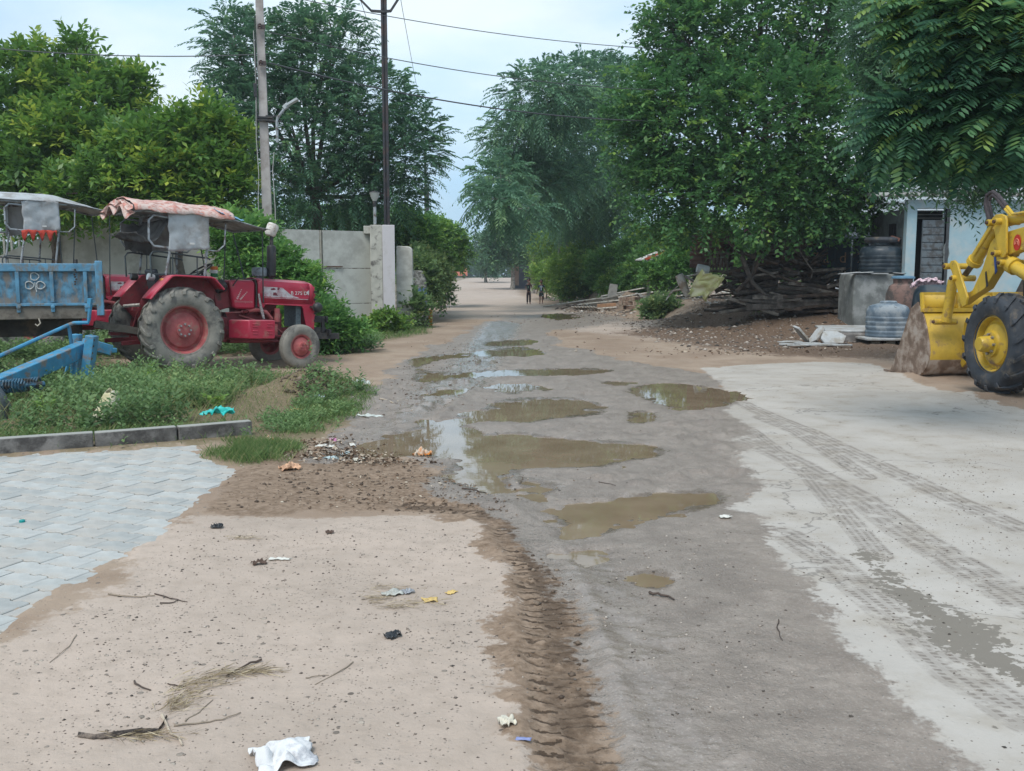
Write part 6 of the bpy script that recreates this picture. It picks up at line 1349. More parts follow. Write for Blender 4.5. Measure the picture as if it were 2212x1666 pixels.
mb = MB(); mb.box((.18, -.35, .12), (.22, .10, .09), Matrix.Rotation(.3, 3, 'Y')); mb.build('brick', mat('brick_red', (.25, .11, .08), .9, .25, 9), rg)
# clay jar
cj = thing('clay_jar', (D(1951, 600, 23.4).x, 23.4, H1(9.9, 23.4)), 'big clay jar with a soot blackened belly and a blue lid', 'jar')
zj = D(1951, 600, 23.4).z-H1(9.9, 23.4); mb = MB(); mb.lathe([(0, 0), (.27, 0), (.36, zj*.25), (.385, zj*.5), (.38, zj*.72), (.31, zj*.86), (.22, zj*.90), (.23, zj*.97), (.25, zj)], 36); mb.build('jar_body', mat('clay', (.20, .125, .105), .85, .15, 5, (.07, .06, .055), .5, 4), cj)
mb = MB(); mb.lathe([(0, zj+.05), (.22, zj+.04), (.27, zj+.02), (.275, zj-.02), (.25, zj-.02)], 30); mb.build('jar_lid', mat('blue_plastic', (.11, .22, .32), .5, .1), cj)
# upturned black basin, blanket
zb3 = D(2020, 640, 22.0).z; bs3 = thing('black_basin', (D(2020, 640, 22.0).x, 22.0, zb3-.45), 'upturned black rubber basin seen over the edge of the bucket', 'basin'); mb = MB(); mb.lathe([(.50, 0), (.52, .03), (.49, .30), (.47, .50), (.42, .62), (.30, .70), (0, .72)], 36); mb.build('basin_shell', black_tank, bs3)
st3 = thing('brick_stand', (D(2020, 640, 22.0).x, 22.1, H1(9.8, 22)-.05), 'rough brick stand under the black basin', 'stand'); mb = MB(); mb.box((0, 0, (zb3-.45)/2-.05), (.9, .7, max(.2, zb3-.5))); mb.build('stand_block', stainm, st3)
cl = thing('folded_cloth', (D(2005, 612, 22.4).x, 22.5, D(2005, 617, 22.4).z), 'crumpled pink and white cloth behind the black basin', 'cloth'); cloth(lambda u, v: (-.35+.7*u, -.1+.2*v, .10*math.sin(u*3)+.05*math.sin(v*5)), 24, 14, 'cloth_fold', mat('pink_white_cloth', (.62, .46, .50), .9, .35, 14), cl, .10, 6, 5, solid=.02)
# small grey tank on its slabs
GY = 21.9; gx = D(1917, 700, GY).x; gz0 = D(1900, 727, GY).z
tank(gx, GY, gz0, .48, .82, grey_tank, 'faded grey water tank low on stone slabs beside the bucket')
slabm = mat('stone_slab', (.40, .41, .41), .85, .15, 5, (.28, .255, .22), .45, 3, .4, 40)
def slab(px, py, Y, w, d, th, rz, label, rx=0, ry=0, z=None, group='broken stone slabs'):
    c0 = D(px, py, Y); 
    if z is not None: c0.z = z
    n = random.randint(5, 7); pts = []
    for k in range(n): a = 2*math.pi*(k+random.uniform(-.2, .2))/n; pts.append((w/2*math.copysign(min(1, abs(math.cos(a))*1.25), math.cos(a)), d/2*math.copysign(min(1, abs(math.sin(a))*1.25), math.sin(a))))
    mb = MB(); mb.prism(pts, -th/2, th/2, ax='z'); o_ = mb.build('stone_slab', slabm, None, bevel=.006, label=label, category='slab', group=group); o_.location = c0; o_.rotation_euler = (rx, ry, rz)
plat = thing('stone_platform', (D(1830, 720, 23.5).x, 23.3, 0), 'low whitish stone platform left of the grey tank', 'platform')
hp = .22+H1(8.2, 22); mb = MB(); mb.prism([(-1.0, -1.2), (1.15, -1.35), (1.2, 1.1), (-.45, 1.15)], -.05, hp, ax='z'); mb.build('platform_base', mat('rubble_plinth', (.20, .19, .18), .95, .3, 6, (.12, .10, .09), .5, 4, .8, 20), plat, bevel=.05)
mb = MB(); mb.prism([(-1.02, -1.1), (1.15, -1.25), (1.2, 1.1), (-.5, 1.15)], hp, hp+.05, ax='z'); mb.build('platform_top', slabm, plat, bevel=.02)
for a in ((1732, 722, 22.2, .55, .35, .05, .1, 'slanting slab leaning at the left end of the platform', 0, R(48), .17), (1765, 722, 22.1, .5, .3, .05, .3, 'second leaning slab with a torn edge', 0, R(-50), .17), (1800, 730, 21.7, .6, .4, .05, .0, 'whitish slab leaning on the platform front', R(40), 0, .13),
          (1770, 742, 20.9, .9, .35, .035, .1, 'long thin slab lying in front of the platform'), (1700, 740, 21.0, .42, .25, .03, .3, 'small pointed flat slab at the far left of the heap'), (1712, 732, 21.7, .45, .25, .03, -.2, 'flat slab resting partly on a smaller one'), (1745, 737, 21.2, .6, .3, .03, .0, 'dark edged flat slab near the leaning ones'),
          (1725, 748, 20.5, .5, .2, .02, .1, 'thin slab sunk in the mud, lowest of the heap'), (1820, 746, 20.7, .45, .2, .03, 0, 'flat slab right under the tank stand'), (1695, 733, 21.5, .35, .2, .025, .4, 'smallest slab near the grass tuft')):
    slab(*a[:8], rx=a[8] if len(a) > 8 else 0, ry=a[9] if len(a) > 9 else 0, z=(a[10]+H1(7.5, 22)) if len(a) > 10 else H1(7.5, a[2])+.03+random.uniform(0, .02))
ts_ = thing('tank_stand', (gx, GY, 0), 'thin square stone slab on bricks under the grey tank', 'stand'); mb = MB(); mb.box((-.05, -.05, gz0-.03), (1.25, 1.1, .05)); mb.build('stand_slab', slabm, ts_, bevel=.01)
for dx in (-.42, -.1, .35, .5): mb = MB(); mb.box((dx, -.42, gz0/2-.03), (.2, .16, gz0), Matrix.Rotation(dx, 3, 'Z')); mb.build('stand_brick', mat('mossy_brick', (.14, .12, .09), .95, .3, 8), ts_, bevel=.01)
# --- woodpile
wd = [mat('old_wood_grey', (.105, .09, .078), .9, .3, 8, (.05, .042, .036), .5, 5, .8, 25), mat('old_wood_brown', (.085, .06, .045), .9, .3, 8, (.04, .03, .025), .5, 5, .8, 25), mat('old_wood_pale', (.19, .165, .14), .9, .25, 8, (.08, .07, .06), .45, 5, .8, 25)]
WPY = 27.8; wx0 = D(1585, 640, WPY).x; wx1 = D(1835, 640, WPY).x; wzb = H1((wx0+wx1)/2, WPY)
wp = thing('woodpile', ((wx0+wx1)/2, WPY, wzb), 'big dark heap of old logs and crooked branches under the dense tree', 'woodpile'); wL = wx1-wx0
rnd = random.Random(5)
for k in range(230):
    u = rnd.random(); lay = rnd.random(); hmax = 2.15*(1-abs(u-.42)**1.6*2.1); 
    if hmax < .25: hmax = .25
    zc_ = .10+lay*hmax; xc = (u-.5)*wL*(1-.12*lay); l_ = rnd.uniform(.5, 1.9)*(1-.3*lay); yc = rnd.uniform(-.75, .9)-(1-lay)*.35
    a = rnd.gauss(0, .12+.25*lay)+(.5*(rnd.random()-.5) if lay > .5 else 0); el = rnd.gauss(0, .07+.36*lay); d_ = Vector((math.cos(a)*math.cos(el), math.sin(a)*math.cos(el), math.sin(el)))
    mb = MB()
    if rnd.random() < (.72 if lay < .45 else .4):
        mb.bar(Vector((xc, yc, zc_))-d_*l_/2, Vector((xc, yc, zc_))+d_*l_/2, rnd.uniform(.05, .12), rnd.uniform(.04, .10)); mb.build('plank', rnd.choice(wd), wp, bevel=.006)
    else:
        r0 = rnd.uniform(.025, .085); p0 = Vector((xc, yc, zc_))-d_*l_/2; pts = [p0+d_*(l_*i/5)+Vector((rnd.gauss(0, .05), rnd.gauss(0, .05), rnd.gauss(0, .05)))*(l_*.6) for i in range(6)]
        mb.tube(pts, [r0*(1.1-.1*i) for i in range(6)], 7); mb.build('log' if r0 > .05 else 'branch', rnd.choice(wd[:2]), wp)
def wpt(px, py, Y=WPY-.9): return D(px, py, Y)-wp.location
for nm, pts, r_, m_, lb in (('plank', [wpt(1612, 664), wpt(1822, 656)], (.06, .18), 0, None), ('plank', [wpt(1655, 655), wpt(1835, 648)], (.05, .12), 2, None), ('plank', [wpt(1625, 642), wpt(1700, 644)], (.06, .12), 2, None), ('plank', [wpt(1742, 622), wpt(1812, 636)], (.06, .09), 2, None)):
    mb = MB(); mb.bar(pts[0], pts[1], r_[0], r_[1]); mb.build(nm, wd[m_], wp, bevel=.008)
for pts, r_, m_ in (([(1600, 545), (1612, 580), (1625, 610), (1650, 635), (1668, 642)], .07, 0), ([(1700, 505), (1722, 535), (1745, 570), (1756, 585), (1752, 602)], .022, 2), ([(1635, 578), (1660, 590), (1675, 600)], .035, 2), ([(1590, 630), (1630, 590), (1640, 560)], .05, 1), ([(1680, 620), (1740, 625), (1790, 638), (1805, 655)], .07, 0), ([(1690, 560), (1700, 520), (1735, 490)], .03, 1), ([(1575, 520), (1590, 540), (1640, 560), (1680, 570)], .06, 1)):
    mb = MB(); mb.tube([wpt(*p_) for p_ in pts], [r_*(1.1-.12*i) for i in range(len(pts))], 8); mb.build('branch', wd[m_], wp)
# --- rubbish, sheets, crate left of the woodpile
def flat_sheet(name, px, py, Y, w, h, m, label, cat, tilt=(0, 0, 0), amp=.06, fr=4, seed=1, solid=.01, group=None):
    c0 = D(px, py, Y); o_ = thing(name, c0, label, cat, group, rz=tilt[2], rx=tilt[0], ry=tilt[1]); cloth(lambda u, v: ((u-.5)*w, 0, (v-.5)*h), 22, 22, 'sheet', m, o_, amp, fr, seed, solid); return o_
yt = flat_sheet('yellow_sheet', 1523, 618, 27, .62, .80, mat('yellow_plastic', (.58, .60, .27), .5, .06, 4, (.68, .66, .45), .4, 4, .1), 'crumpled pale yellow plastic sheet thrown on the rubble beside the woodpile', 'plastic sheet', (R(25), R(24), .1), .17, 3, 4)
ws = thing('white_sack', D(1470, 618, 27.4), 'stiff dirty white sack leaning left of the yellow sheet', 'sack'); mb = MB(); mb.tube([(-.05, 0, .32), (.06, 0, .05), (.22, 0, -.28)], [.12, .13, .09], 12); mb.build('rolled_sack', mat('dirty_white', (.44, .43, .40), .8, .12, 4, (.26, .20, .15), .5, 3), ws)
cloth(lambda u, v: (-.30+.30*u-.12*v*(1-u), -.02, .28*u-.18-.30*v*(1-u)*.8), 14, 14, 'torn_flap', mat('dirty_white', ()), ws, .08, 4, 9, .01)
wb = thing('white_bucket', D(1518, 582, 27.6), 'white plastic can lying on its side on the rubble', 'can'); mb = MB(); mb.lathe([(0, -.17), (.12, -.17), (.13, -.12), (.13, .14), (.11, .18), (0, .18)], 20, ax='x', M=Matrix.Rotation(R(12), 3, 'Y')); mb.build('can_body', mat('white_plastic', (.50, .53, .55), .5, .1), wb)
cs = thing('corrugated_sheet', D(1538, 540, 29.8), 'rusty brown corrugated shutter behind the crate', 'sheet'); mb = MB(); mb.grid(lambda u, v: (-.68+1.36*u, .04*math.sin(v*2*math.pi*7), -.55+1.15*v), 4, 90); mb.build('sheet_metal', mat('brown_corrugated', (.20, .125, .10), .8, .25, 3, (.10, .06, .05), .5, 3), cs, solid=.012)
ct = thing('wooden_crate', D(1553, 566, 28.2), 'old wooden slatted crate end standing beside the woodpile', 'crate')
for k in range(6): mb = MB(); mb.box((-.26+.105*k, 0, 0), (.06, .03, .56), Matrix.Rotation(R(4), 3, 'Y')); mb.build('slat', wd[2], ct)
for zz in (-.28, .27): mb = MB(); mb.box((0, -.02, zz), (.66, .05, .08), Matrix.Rotation(R(4), 3, 'Y')); mb.build('crossbar', wd[2], ct)
pk_ = thing('pink_washing', D(1627, 502, 30), 'pink and white washing hanging under the dense tree', 'washing'); cloth(lambda u, v: (-.28+.56*u, 0, .12-.26*v*(1+.3*math.sin(u*12))), 20, 8, 'hanging_cloth', mat('pink_cloth', (.60, .22, .42), .9, .35, 14), pk_, .06, 6, 2)
# lean-to with red roof edge and white posts
lt = thing('lean_to', D(1420, 560, 37), 'tiny lean-to with a red roof edge and white posts in the vines', 'lean-to'); k3 = 37/FPX
mb = MB(); mb.bar(Vector((-32*k3, 0, -2*k3)), Vector((26*k3, .3, 20*k3)), 1.4, .05); mb.build('roof', mat('white_roof', (.50, .50, .48), .7, .1), lt)
mb = MB(); mb.bar(Vector((-32*k3, -.72, -1*k3)), Vector((26*k3, -.42, 21*k3)), .05, .09); mb.build('red_edge', mat('red_edge', (.50, .10, .05), .6, .15), lt)
for xx, hh in ((-22, 95), (-4, 98), (24, 110)): mb = MB(); mb.box((xx*k3, -.6, -hh*k3*.5+8*k3), (.14, .12, hh*k3)); mb.build('post', mat('white_post', (.36, .37, .35), .9, .2, 5, (.15, .15, .12), .5, 5), lt)
mb = MB(); mb.box((8*k3, -.62, -22*k3), (.7, .06, .4)); mb.build('low_panel', mat('white_post', ()), lt)
# bricks, boards and roofing heap on the right verge
brickm = mat('dusty_brick', (.24, .16, .12), .95, .3, 8, (.30, .25, .20), .5, 5, .5, 30)
bp_ = thing('brick_stack', D(1368, 640, 38.5), 'untidy stack of dusty blocks with a rag on top', 'bricks'); bp_.location.z = HZ(bp_.location.x, 38.5)
for k in range(26):
    mb = MB(); lay = k//9; mb.box((-.55+(k % 9)*.14+rnd.uniform(-.03, .03)+lay*.05, rnd.uniform(-.15, .15), .08+lay*.17), (.15, .26, .15), Matrix.Rotation(rnd.gauss(0, .15), 3, 'Z')); mb.build('brick', brickm, bp_, bevel=.01)
cloth(lambda u, v: (-.05+.55*u, -.25+.35*v, .56+.06*math.sin(u*5)-.25*v*v*0), 16, 10, 'rag', mat('grey_rag', (.40, .39, .37), .95, .2), bp_, .12, 5, 3)
wbd = mat('whitish_board', (.60, .58, .53), .8, .1, 4, (.35, .30, .24), .4, 5)
def board(a, b_, w, th, label, m=wbd, name='long_board', group='boards dumped on the verge'):
    A, B_ = Vector(a), Vector(b_); c0 = (A+B_)/2; mb = MB(); mb.bar(A-c0, B_-c0, w, th); o_ = mb.build(name, m, None, bevel=.005, label=label, category='board', group=group); o_.location = c0
def GZ(px, py, dz): p_ = GT(px, py); p_.z = HZ(p_.x, p_.y)+dz+.03; return p_
board(D(1176, 662, 45), D(1312, 642, 43), .34, .05, 'longest white board reaching towards the child in shorts')
board(D(1238, 659, 43.5), D(1345, 648, 42), .30, .05, 'second white board under the longest one')
board(D(1300, 646, 42.5), D(1362, 630, 42.5), .3, .06, 'grey board tipped up against the bricks', mat('grey_board', (.30, .29, .27), .9, .2))
board(D(1212, 668, 42), D(1264, 651, 42.5), .07, .05, 'thin dark stick lying across the white boards', wd[1])
board(D(1290, 661, 41), D(1330, 658, 41), .3, .14, 'brown block of timber under the boards', mat('tan_timber', (.33, .19, .11), .9, .2))
board(D(1340, 642, 41.5), D(1420, 630, 40), .32, .05, 'whitish board running on to the brick stack')
board(D(1300, 640, 43), D(1392, 622, 42), .25, .05, 'narrow pale board behind the whitish ones')
board(D(1270, 668, 40.5), D(1372, 660, 39.5), .22, .05, 'flat pale plank lowest on the sand')
board(D(1395, 640, 37), D(1490, 622, 35), .28, .05, 'long grey plank between the bricks and the white sack', mat('grey_board', ()))
board(D(1478, 596, 30), D(1532, 628, 29.5), .12, .06, 'dark beam slanting down beside the yellow sheet', wd[2])
board(D(1490, 630, 30), D(1545, 612, 29.5), .16, .05, 'grey beam crossing behind the yellow sheet', wd[2])
board(D(1470, 600, 31), D(1520, 590, 31), .16, .05, 'short pale plank on top of the rubble', wbd)
cr_ = thing('roofing_scrap', D(1265, 666, 40.5), 'piece of white corrugated roofing on the sand heap', 'roofing sheet', rz=R(-20), rx=R(-12)); mb = MB(); mb.grid(lambda u, v: (-.55+1.1*u, -.35+.7*v, .03*math.sin(u*2*math.pi*8)), 70, 3); mb.build('sheet', wbd, cr_, solid=.012)
gp = thing('grey_slab', D(1322, 642, 42.5), 'small grey stone slab standing on edge among the boards', 'slab'); mb = MB(); mb.prism([(-.22, -.1), (.2, -.1), (.24, .55), (-.10, .6)], -.05, .05); mb.build('slab_body', mat('grey_board', ()), gp)
# orange post and black boot shaped scrap beside the wall
op = thing('orange_post', GT(930, 706), 'short orange marker post beside the wall end', 'post'); mb = MB(); mb.box((0, 0, .22), (.11, .11, .56)); mb.build('post_body', mat('orange_post', (.50, .22, .02), .7, .15, 5, (.15, .10, .05), .4, 5), op, bevel=.015)
sc_ = thing('black_scrap', GT(908, 706), 'curved black piece of scrap tyre at the foot of the orange post', 'scrap'); mb = MB(); mb.tube([(-.28, 0, .16), (-.15, 0, .05), (.05, -.05, .04), (.2, -.05, .10), (.26, 0, .22)], [.04, .08, .09, .08, .05], 8); mb.build('scrap_body', rubber, sc_)
# hut and posts beside the far tree
ht = thing('hut', (D(1140, 560, 92).x, 92, H1(1.5, 92)), 'small dark hut behind the bare pale trunk', 'hut'); mb = MB(); mb.box((0, 1.5, 1.4), (3.0, 3, 2.8)); mb.build('wall', mat('hut_wall', (.09, .10, .12), .9, .3, 1), ht); mb = MB(); mb.box((0, 1.2, 2.9), (3.8, 4, .12)); mb.build('roof', mat('hut_roof', (.22, .15, .12), .9, .2), ht); mb = MB(); mb.box((-1.2, -.05, 1.4), (.7, .08, 2.2)); mb.build('door', mat('hut_door', (.30, .20, .15), .9, .2), ht)
# vehicles far down the road
def far_vehicle(px, py, Y, w, h, col, label, cat, dz=0, kind='van'):
    c0 = D(px, py, Y); r_ = thing(kind, (c0.x, Y, H1(c0.x, Y)+dz), label, cat)
    mb = MB(); mb.prism([(-w/2, .35), (w/2, .35), (w/2, h*.62), (w*.44, h), (-w*.46, h), (-w/2, h*.7)], -.8, .8); mb.build('body', mat('paint_'+cat.replace(' ', '_')+str(int(px)), col, .5, .05, bump=0), r_, bevel=.08)
    mb = MB(); mb.prism([(-w*.40, h*.62), (w*.38, h*.62), (w*.34, h*.9), (-w*.38, h*.9)], -.82, -.79); mb.build('side_window', mat('dark_glass', (.03, .03, .035), .2, .1, bump=0), r_)
    for xx in (-w*.32, w*.32): mb = MB(); mb.lathe([(0, -.12), (.22, -.12), (.33, -.08), (.33, .08), (.22, .12), (0, .12)], 16, o=(xx, -.72, .33), ax='y'); mb.build('wheel', rubber, r_)
    return r_
far_vehicle(992, 595, 158, 2.7, 1.75, (.62, .20, .13), 'orange red vehicle crossing at the far end of the road', 'vehicle')
far_vehicle(978, 598, 154, 1.5, .95, (.66, .52, .12), 'small yellow vehicle in front of the orange red one', 'car', kind='car')
far_vehicle(968, 592, 164, .9, 1.5, (.05, .38, .38), 'turquoise vehicle half hidden by the hedge at the road end', 'rickshaw', kind='rickshaw')

# ================================================================ PEOPLE
def skin_obj(name, verts, edges, radii, m, parent, root=0, sub=2, **k):
    me = bpy.data.meshes.new(name); me.from_pydata([tuple(v) for v in verts], edges, []); me.materials.append(m)
    o = bpy.data.objects.new(name, me); link(o, parent)
    sk = o.modifiers.new('skin', 'SKIN'); sk.use_smooth_shade = True; sv = me.skin_vertices[0].data
    for i, r_ in enumerate(radii): sv[i].radius = r_ if isinstance(r_, tuple) else (r_, r_); sv[i].use_root = (i == root)
    ss = o.modifiers.new('sub', 'SUBSURF'); ss.levels = sub; ss.render_levels = sub
    return setp(o, **k)
skin_m = mat('brown_skin', (.15, .072, .045), .5, .08, 6, bump=0); hair_m = mat('black_hair', (.010, .009, .010), .6, .3, 30, bump=.5)
def child(px, py, h, label, top, bottom, long_legs, arms, turn):
    g0 = GT(px, py); r_ = thing('person', (g0.x, g0.y, HZ(g0.x, g0.y)), label, 'child', rz=turn); s = h/1.22
    pel = (0, 0, .60); V = [pel, (0, 0, .72), (0, 0, .86), (0, .005, .96), (0, 0, 1.01), (0, -.005, 1.05)]; Rr = [(.075, .06), (.068, .055), (.082, .058), (.070, .045), (.030, .030), (.030, .032)]; Ed = [(i, i+1) for i in range(5)]
    feet = []
    for sx in (-1, 1):
        k = len(V); V += [(sx*.055, 0, .55), (sx*.062, -.008, .32), (sx*.066, .01, .07), (sx*.068, .0, .03), (sx*.075, -.09, .02)]; Rr += [.058, .042, .026, .026, (.022, .016)]; Ed += [(0, k), (k, k+1), (k+1, k+2), (k+2, k+3), (k+3, k+4)]
        k = len(V); A = arms[0 if sx < 0 else 1]; V += [(sx*.115, 0, .935), A[0], A[1], A[2]]; Rr += [.030, .024, .017, (.018, .012)]; Ed += [(3, k), (k, k+1), (k+1, k+2), (k+2, k+3)]
        h0 = Vector(A[2]); d_ = (Vector(A[2])-Vector(A[1])).normalized(); x_, y_, _ = basis(d_)
        for f, (o_, l_) in enumerate(((-.016, .045), (-.005, .052), (.006, .050), (.016, .040))):
            q = len(V); p1 = h0+y_*o_+d_*.018; p2 = p1+d_*l_*.6; p3 = p2+d_*l_*.4+x_*.008; V += [tuple(p1), tuple(p2), tuple(p3)]; Rr += [.0055, .005, .004]; Ed += [(k+3, q), (q, q+1), (q+1, q+2)]
        q = len(V); V += [tuple(h0-y_*.02), tuple(h0-y_*.035+d_*.03)]; Rr += [.006, .005]; Ed += [(k+3, q), (q, q+1)]
    V = [Vector(v)*s for v in V]; Rr = [(a[0]*s, a[1]*s) if isinstance(a, tuple) else (a*s, a*s) for a in Rr]
    body = skin_obj('body', V, Ed, Rr, skin_m, r_)
    # head joined to the neck: shaped skull with nose, ears
    mb = MB(); mb.ball((0, -.004, 1.135), .083, 20, 14, (.92, 1.05, 1.16)); mb.ball((0, -.086, 1.118), .014, 8, 6, (.8, 1, 1.3))
    for sx in (-1, 1): mb.ball((sx*.080, .005, 1.125), .020, 8, 6, (.4, .8, 1.2))
    mb.ball((0, -.02, 1.07), .052, 12, 8, (1, 1, .7)); mb.tf(Matrix.Scale(s, 4)); mb.build('head', skin_m, r_, smooth=80)
    mb = MB()
    for sx in (-1, 1): mb.ball((sx*.028, -.079, 1.138), .010, 8, 6, (1.3, .6, .7))
    mb.tf(Matrix.Scale(s, 4)); mb.build('eyes', mat('eye_dark', (.02, .015, .012), .3, .1, bump=0), r_)
    mb = MB(); mb.ball((0, -.080, 1.092), .018, 8, 6, (1.2, .4, .35)); mb.tf(Matrix.Scale(s, 4)); mb.build('mouth', mat('lips', (.16, .05, .04), .5, .1, bump=0), r_)
    mb = MB(); mb.ball((0, .012, 1.160), .092, 20, 14, (.96, 1.03, 1.05), .03); mb.v = [v if v[2] > 1.15-.07*(v[1] > .02) else (v[0]*.9, max(v[1], -.01), max(v[2], 1.09)) for v in mb.v]; mb.tf(Matrix.Scale(s, 4)); mb.build('hair', hair_m, r_, smooth=60)
    # clothes
    tv = [(0, 0, .585), (0, 0, .74), (0, 0, .87), (0, 0, .955)]; tr_ = [(.088, .070), (.080, .066), (.094, .070), (.060, .050)]; te = [(0, 1), (1, 2), (2, 3)]
    for i, sx in enumerate((-1, 1)):
        A = arms[i]; e_ = Vector((sx*.115, 0, .935)).lerp(Vector(A[0]), .62); k = len(tv); tv += [(sx*.110, 0, .93), tuple(e_)]; tr_ += [.042, .036]; te += [(2, k), (k, k+1)]
    skin_obj('shirt', [Vector(v)*s for v in tv], te, [tuple(q*s for q in (a if isinstance(a, tuple) else (a, a))) for a in tr_], top, r_)
    bv = [(0, 0, .61), (0, 0, .56)]; br = [(.084, .068), (.084, .066)]; be = [(0, 1)]
    for sx in (-1, 1):
        k = len(bv)
        if long_legs: bv += [(sx*.055, 0, .50), (sx*.062, -.008, .32), (sx*.066, .01, .06)]; br += [.062, .052, .042]; be += [(1, k), (k, k+1), (k+1, k+2)]
        else: bv += [(sx*.058, 0, .50), (sx*.066, -.004, .34)]; br += [.066, .068]; be += [(1, k), (k, k+1)]
    skin_obj('trousers' if long_legs else 'shorts', [Vector(v)*s for v in bv], be, [tuple(q*s for q in (a if isinstance(a, tuple) else (a, a))) for a in br], bottom, r_)
    mb = MB()
    for sx in (-1, 1): mb.box((sx*.073*s, -.03*s, .008), (.06*s, .16*s, .016))
    mb.build('sandals', mat('dark_sandal', (.03, .02, .02), .7, .2), r_, bevel=.004)
    return r_, s
k1, s1_ = child(1142, 657, 1.32, 'taller child in black top and long black trousers holding something pale to the mouth', mat('black_cloth', (.014, .014, .018), .9, .2), mat('black_trousers', (.020, .012, .016), .9, .2), True,
  (((-.15, .0, .78), (-.13, -.12, .72), (-.12, -.17, .72)), ((.15, .01, .78), (.08, -.13, .90), (.04, -.15, 1.02))), R(6))
mb = MB(); mb.ball((.02*s1_, -.13*s1_, 1.06*s1_), .038, 12, 8, (1, .6, .9)); o_ = mb.build('snack', mat('pale_pink', (.66, .40, .36), .6, .1, bump=0), None, label='pale round snack held at the mouth of the taller child', category='snack'); o_.matrix_world = Matrix.Translation(k1.location) @ Matrix.Rotation(R(6), 4, 'Z')
mb = MB(); mb.tube([Vector((-.045+.02*math.sin(t_*3.1), -.075, .86-.10*t_))*s1_ for t_ in np.linspace(0, 1, 8)], .012, 5); mb.build('shirt_print', mat('green_print', (.20, .40, .28), .8, .2, bump=0), k1)
k2, s2_ = child(1169, 656, 1.24, 'shorter child in a dark teal shirt with a white stripe and dark shorts', mat('teal_cloth', (.010, .05, .085), .9, .2), mat('dark_shorts', (.010, .022, .025), .9, .2), False,
  (((-.17, .0, .76), (-.215, -.02, .60), (-.225, -.02, .56)), ((.18, .0, .77), (.25, -.01, .63), (.27, -.02, .59))), R(-4))
mb = MB(); mb.box((0, -.074*s2_, .855*s2_), (.150*s2_, .006, .035*s2_)); mb.box((0, -.071*s2_, .755*s2_), (.032*s2_, .006, .15*s2_)); mb.ball((0, -.07*s2_, .905*s2_), .018, 8, 6, (1, .3, 1)); mb.build('shirt_print', mat('pale_print_white', (.50, .55, .62), .8, .1, bump=0), k2)
mb = MB(); mb.ball((.075*s2_, -.062*s2_, .40*s2_), .018, 8, 6, (1, .3, 1)); mb.build('shorts_badge', mat('pale_print_white', ()), k2)

# ================================================================ LITTER AND LOOSE GROUND
def crumple(name, px, py, w, d, hgt, m, label, cat, rz=0, seed=1, n=16, group=None, dz=0):
    g0 = GT(px, py); g0.z = HZ(g0.x, g0.y)+dz; r = np.random.default_rng(seed); a, c, e, f = r.uniform(0, 50, 4)
    mb = MB()
    def g(u, v):
        x_, y_ = (u-.5), (v-.5); rr = math.sqrt(x_*x_+y_*y_)*1.6; ang_ = math.atan2(y_, x_)
        sh = 1+.35*float(fbm(np.array([math.cos(ang_)*1.5+a]), np.array([math.sin(ang_)*1.5+c]), 3, seed)[0])
        z_ = abs(float(fbm(np.array([x_*3.2+e]), np.array([y_*3.2+f]), 2, seed)[0]))*2.0*hgt+hgt*.45*max(0, 1-rr*rr)
        return (x_*w*sh+.1*w*float(fbm(np.array([x_*4+f]), np.array([y_*4+a]), 3, seed+5)[0]), y_*d*sh+.1*d*float(fbm(np.array([y_*4+c]), np.array([x_*4]), 3, seed+9)[0]), z_+.003)
    mb.grid(g, n, n); o_ = mb.build(name, m, None, smooth=50, solid=.002, label=label, category=cat, group=group); o_.location = g0; o_.rotation_euler = (0, 0, rz); return o_
wc_ = mat('white_cloth', (.66, .66, .66), .85, .08, 9, (.40, .40, .42), .35, 14, .3, 120)
crumple('cloth', 613, 1640, .20, .17, .035, wc_, 'crumpled white cloth at the bottom edge of the picture', 'cloth', .4, 3, 30)
crumple('paper_scrap', 1094, 1574, .055, .075, .02, mat('scrap_cream', (.62, .58, .48), .8, .1), 'small cream scrap standing beside the tyre track', 'paper', .3, 5)
crumple('plastic_scrap', 1131, 1608, .05, .02, .004, mat('scrap_blue', (.20, .24, .45), .5, .1), 'thin blue plastic strip on the edge of the damp track', 'plastic', -.2, 6)
crumple('leaf', 930, 1299, .07, .05, .010, mat('yellow_leaf', (.62, .44, .16), .7, .15), 'largest yellow leaf by the grass litter ring', 'leaf', .2, 7, 10)
crumple('leaf', 975, 1284, .05, .035, .008, mat('yellow_leaf', ()), 'smaller yellow leaf at the right end of the litter ring', 'leaf', .9, 8, 10)
crumple('plastic_scrap', 846, 1288, .09, .06, .015, mat('clear_plastic', (.42, .42, .38), .3, .2), 'dull clear plastic scrap in the grass litter ring', 'plastic', .5, 9)
crumple('plastic_scrap', 880, 1284, .05, .05, .015, mat('grey_plastic', (.30, .31, .33), .3, .2), 'grey plastic scrap beside the yellow leaf', 'plastic', 1, 10)
blk = mat('black_plastic', (.02, .022, .025), .4, .3)
crumple('plastic_scrap', 850, 1377, .07, .06, .022, blk, 'black plastic scrap on the pale sand', 'plastic', .7, 11)
crumple('plastic_scrap', 468, 1149, .07, .05, .025, blk, 'black scrap near the edge of the paving', 'plastic', .2, 12)
crumple('leaf', 712, 1156, .05, .035, .015, mat('brown_leaf', (.09, .055, .04), .8, .2), 'small dark leaf near the damp band', 'leaf', .2, 13, 10)
crumple('leaf', 560, 1221, .075, .04, .018, mat('brown_leaf', ()), 'curled dark brown leaf on the pale sand', 'leaf', .5, 14, 10)
crumple('paper_scrap', 604, 1212, .12, .03, .008, mat('paper_white', (.60, .59, .54), .8, .1), 'flat white paper scrap beside the curled brown leaf', 'paper', -.05, 15)
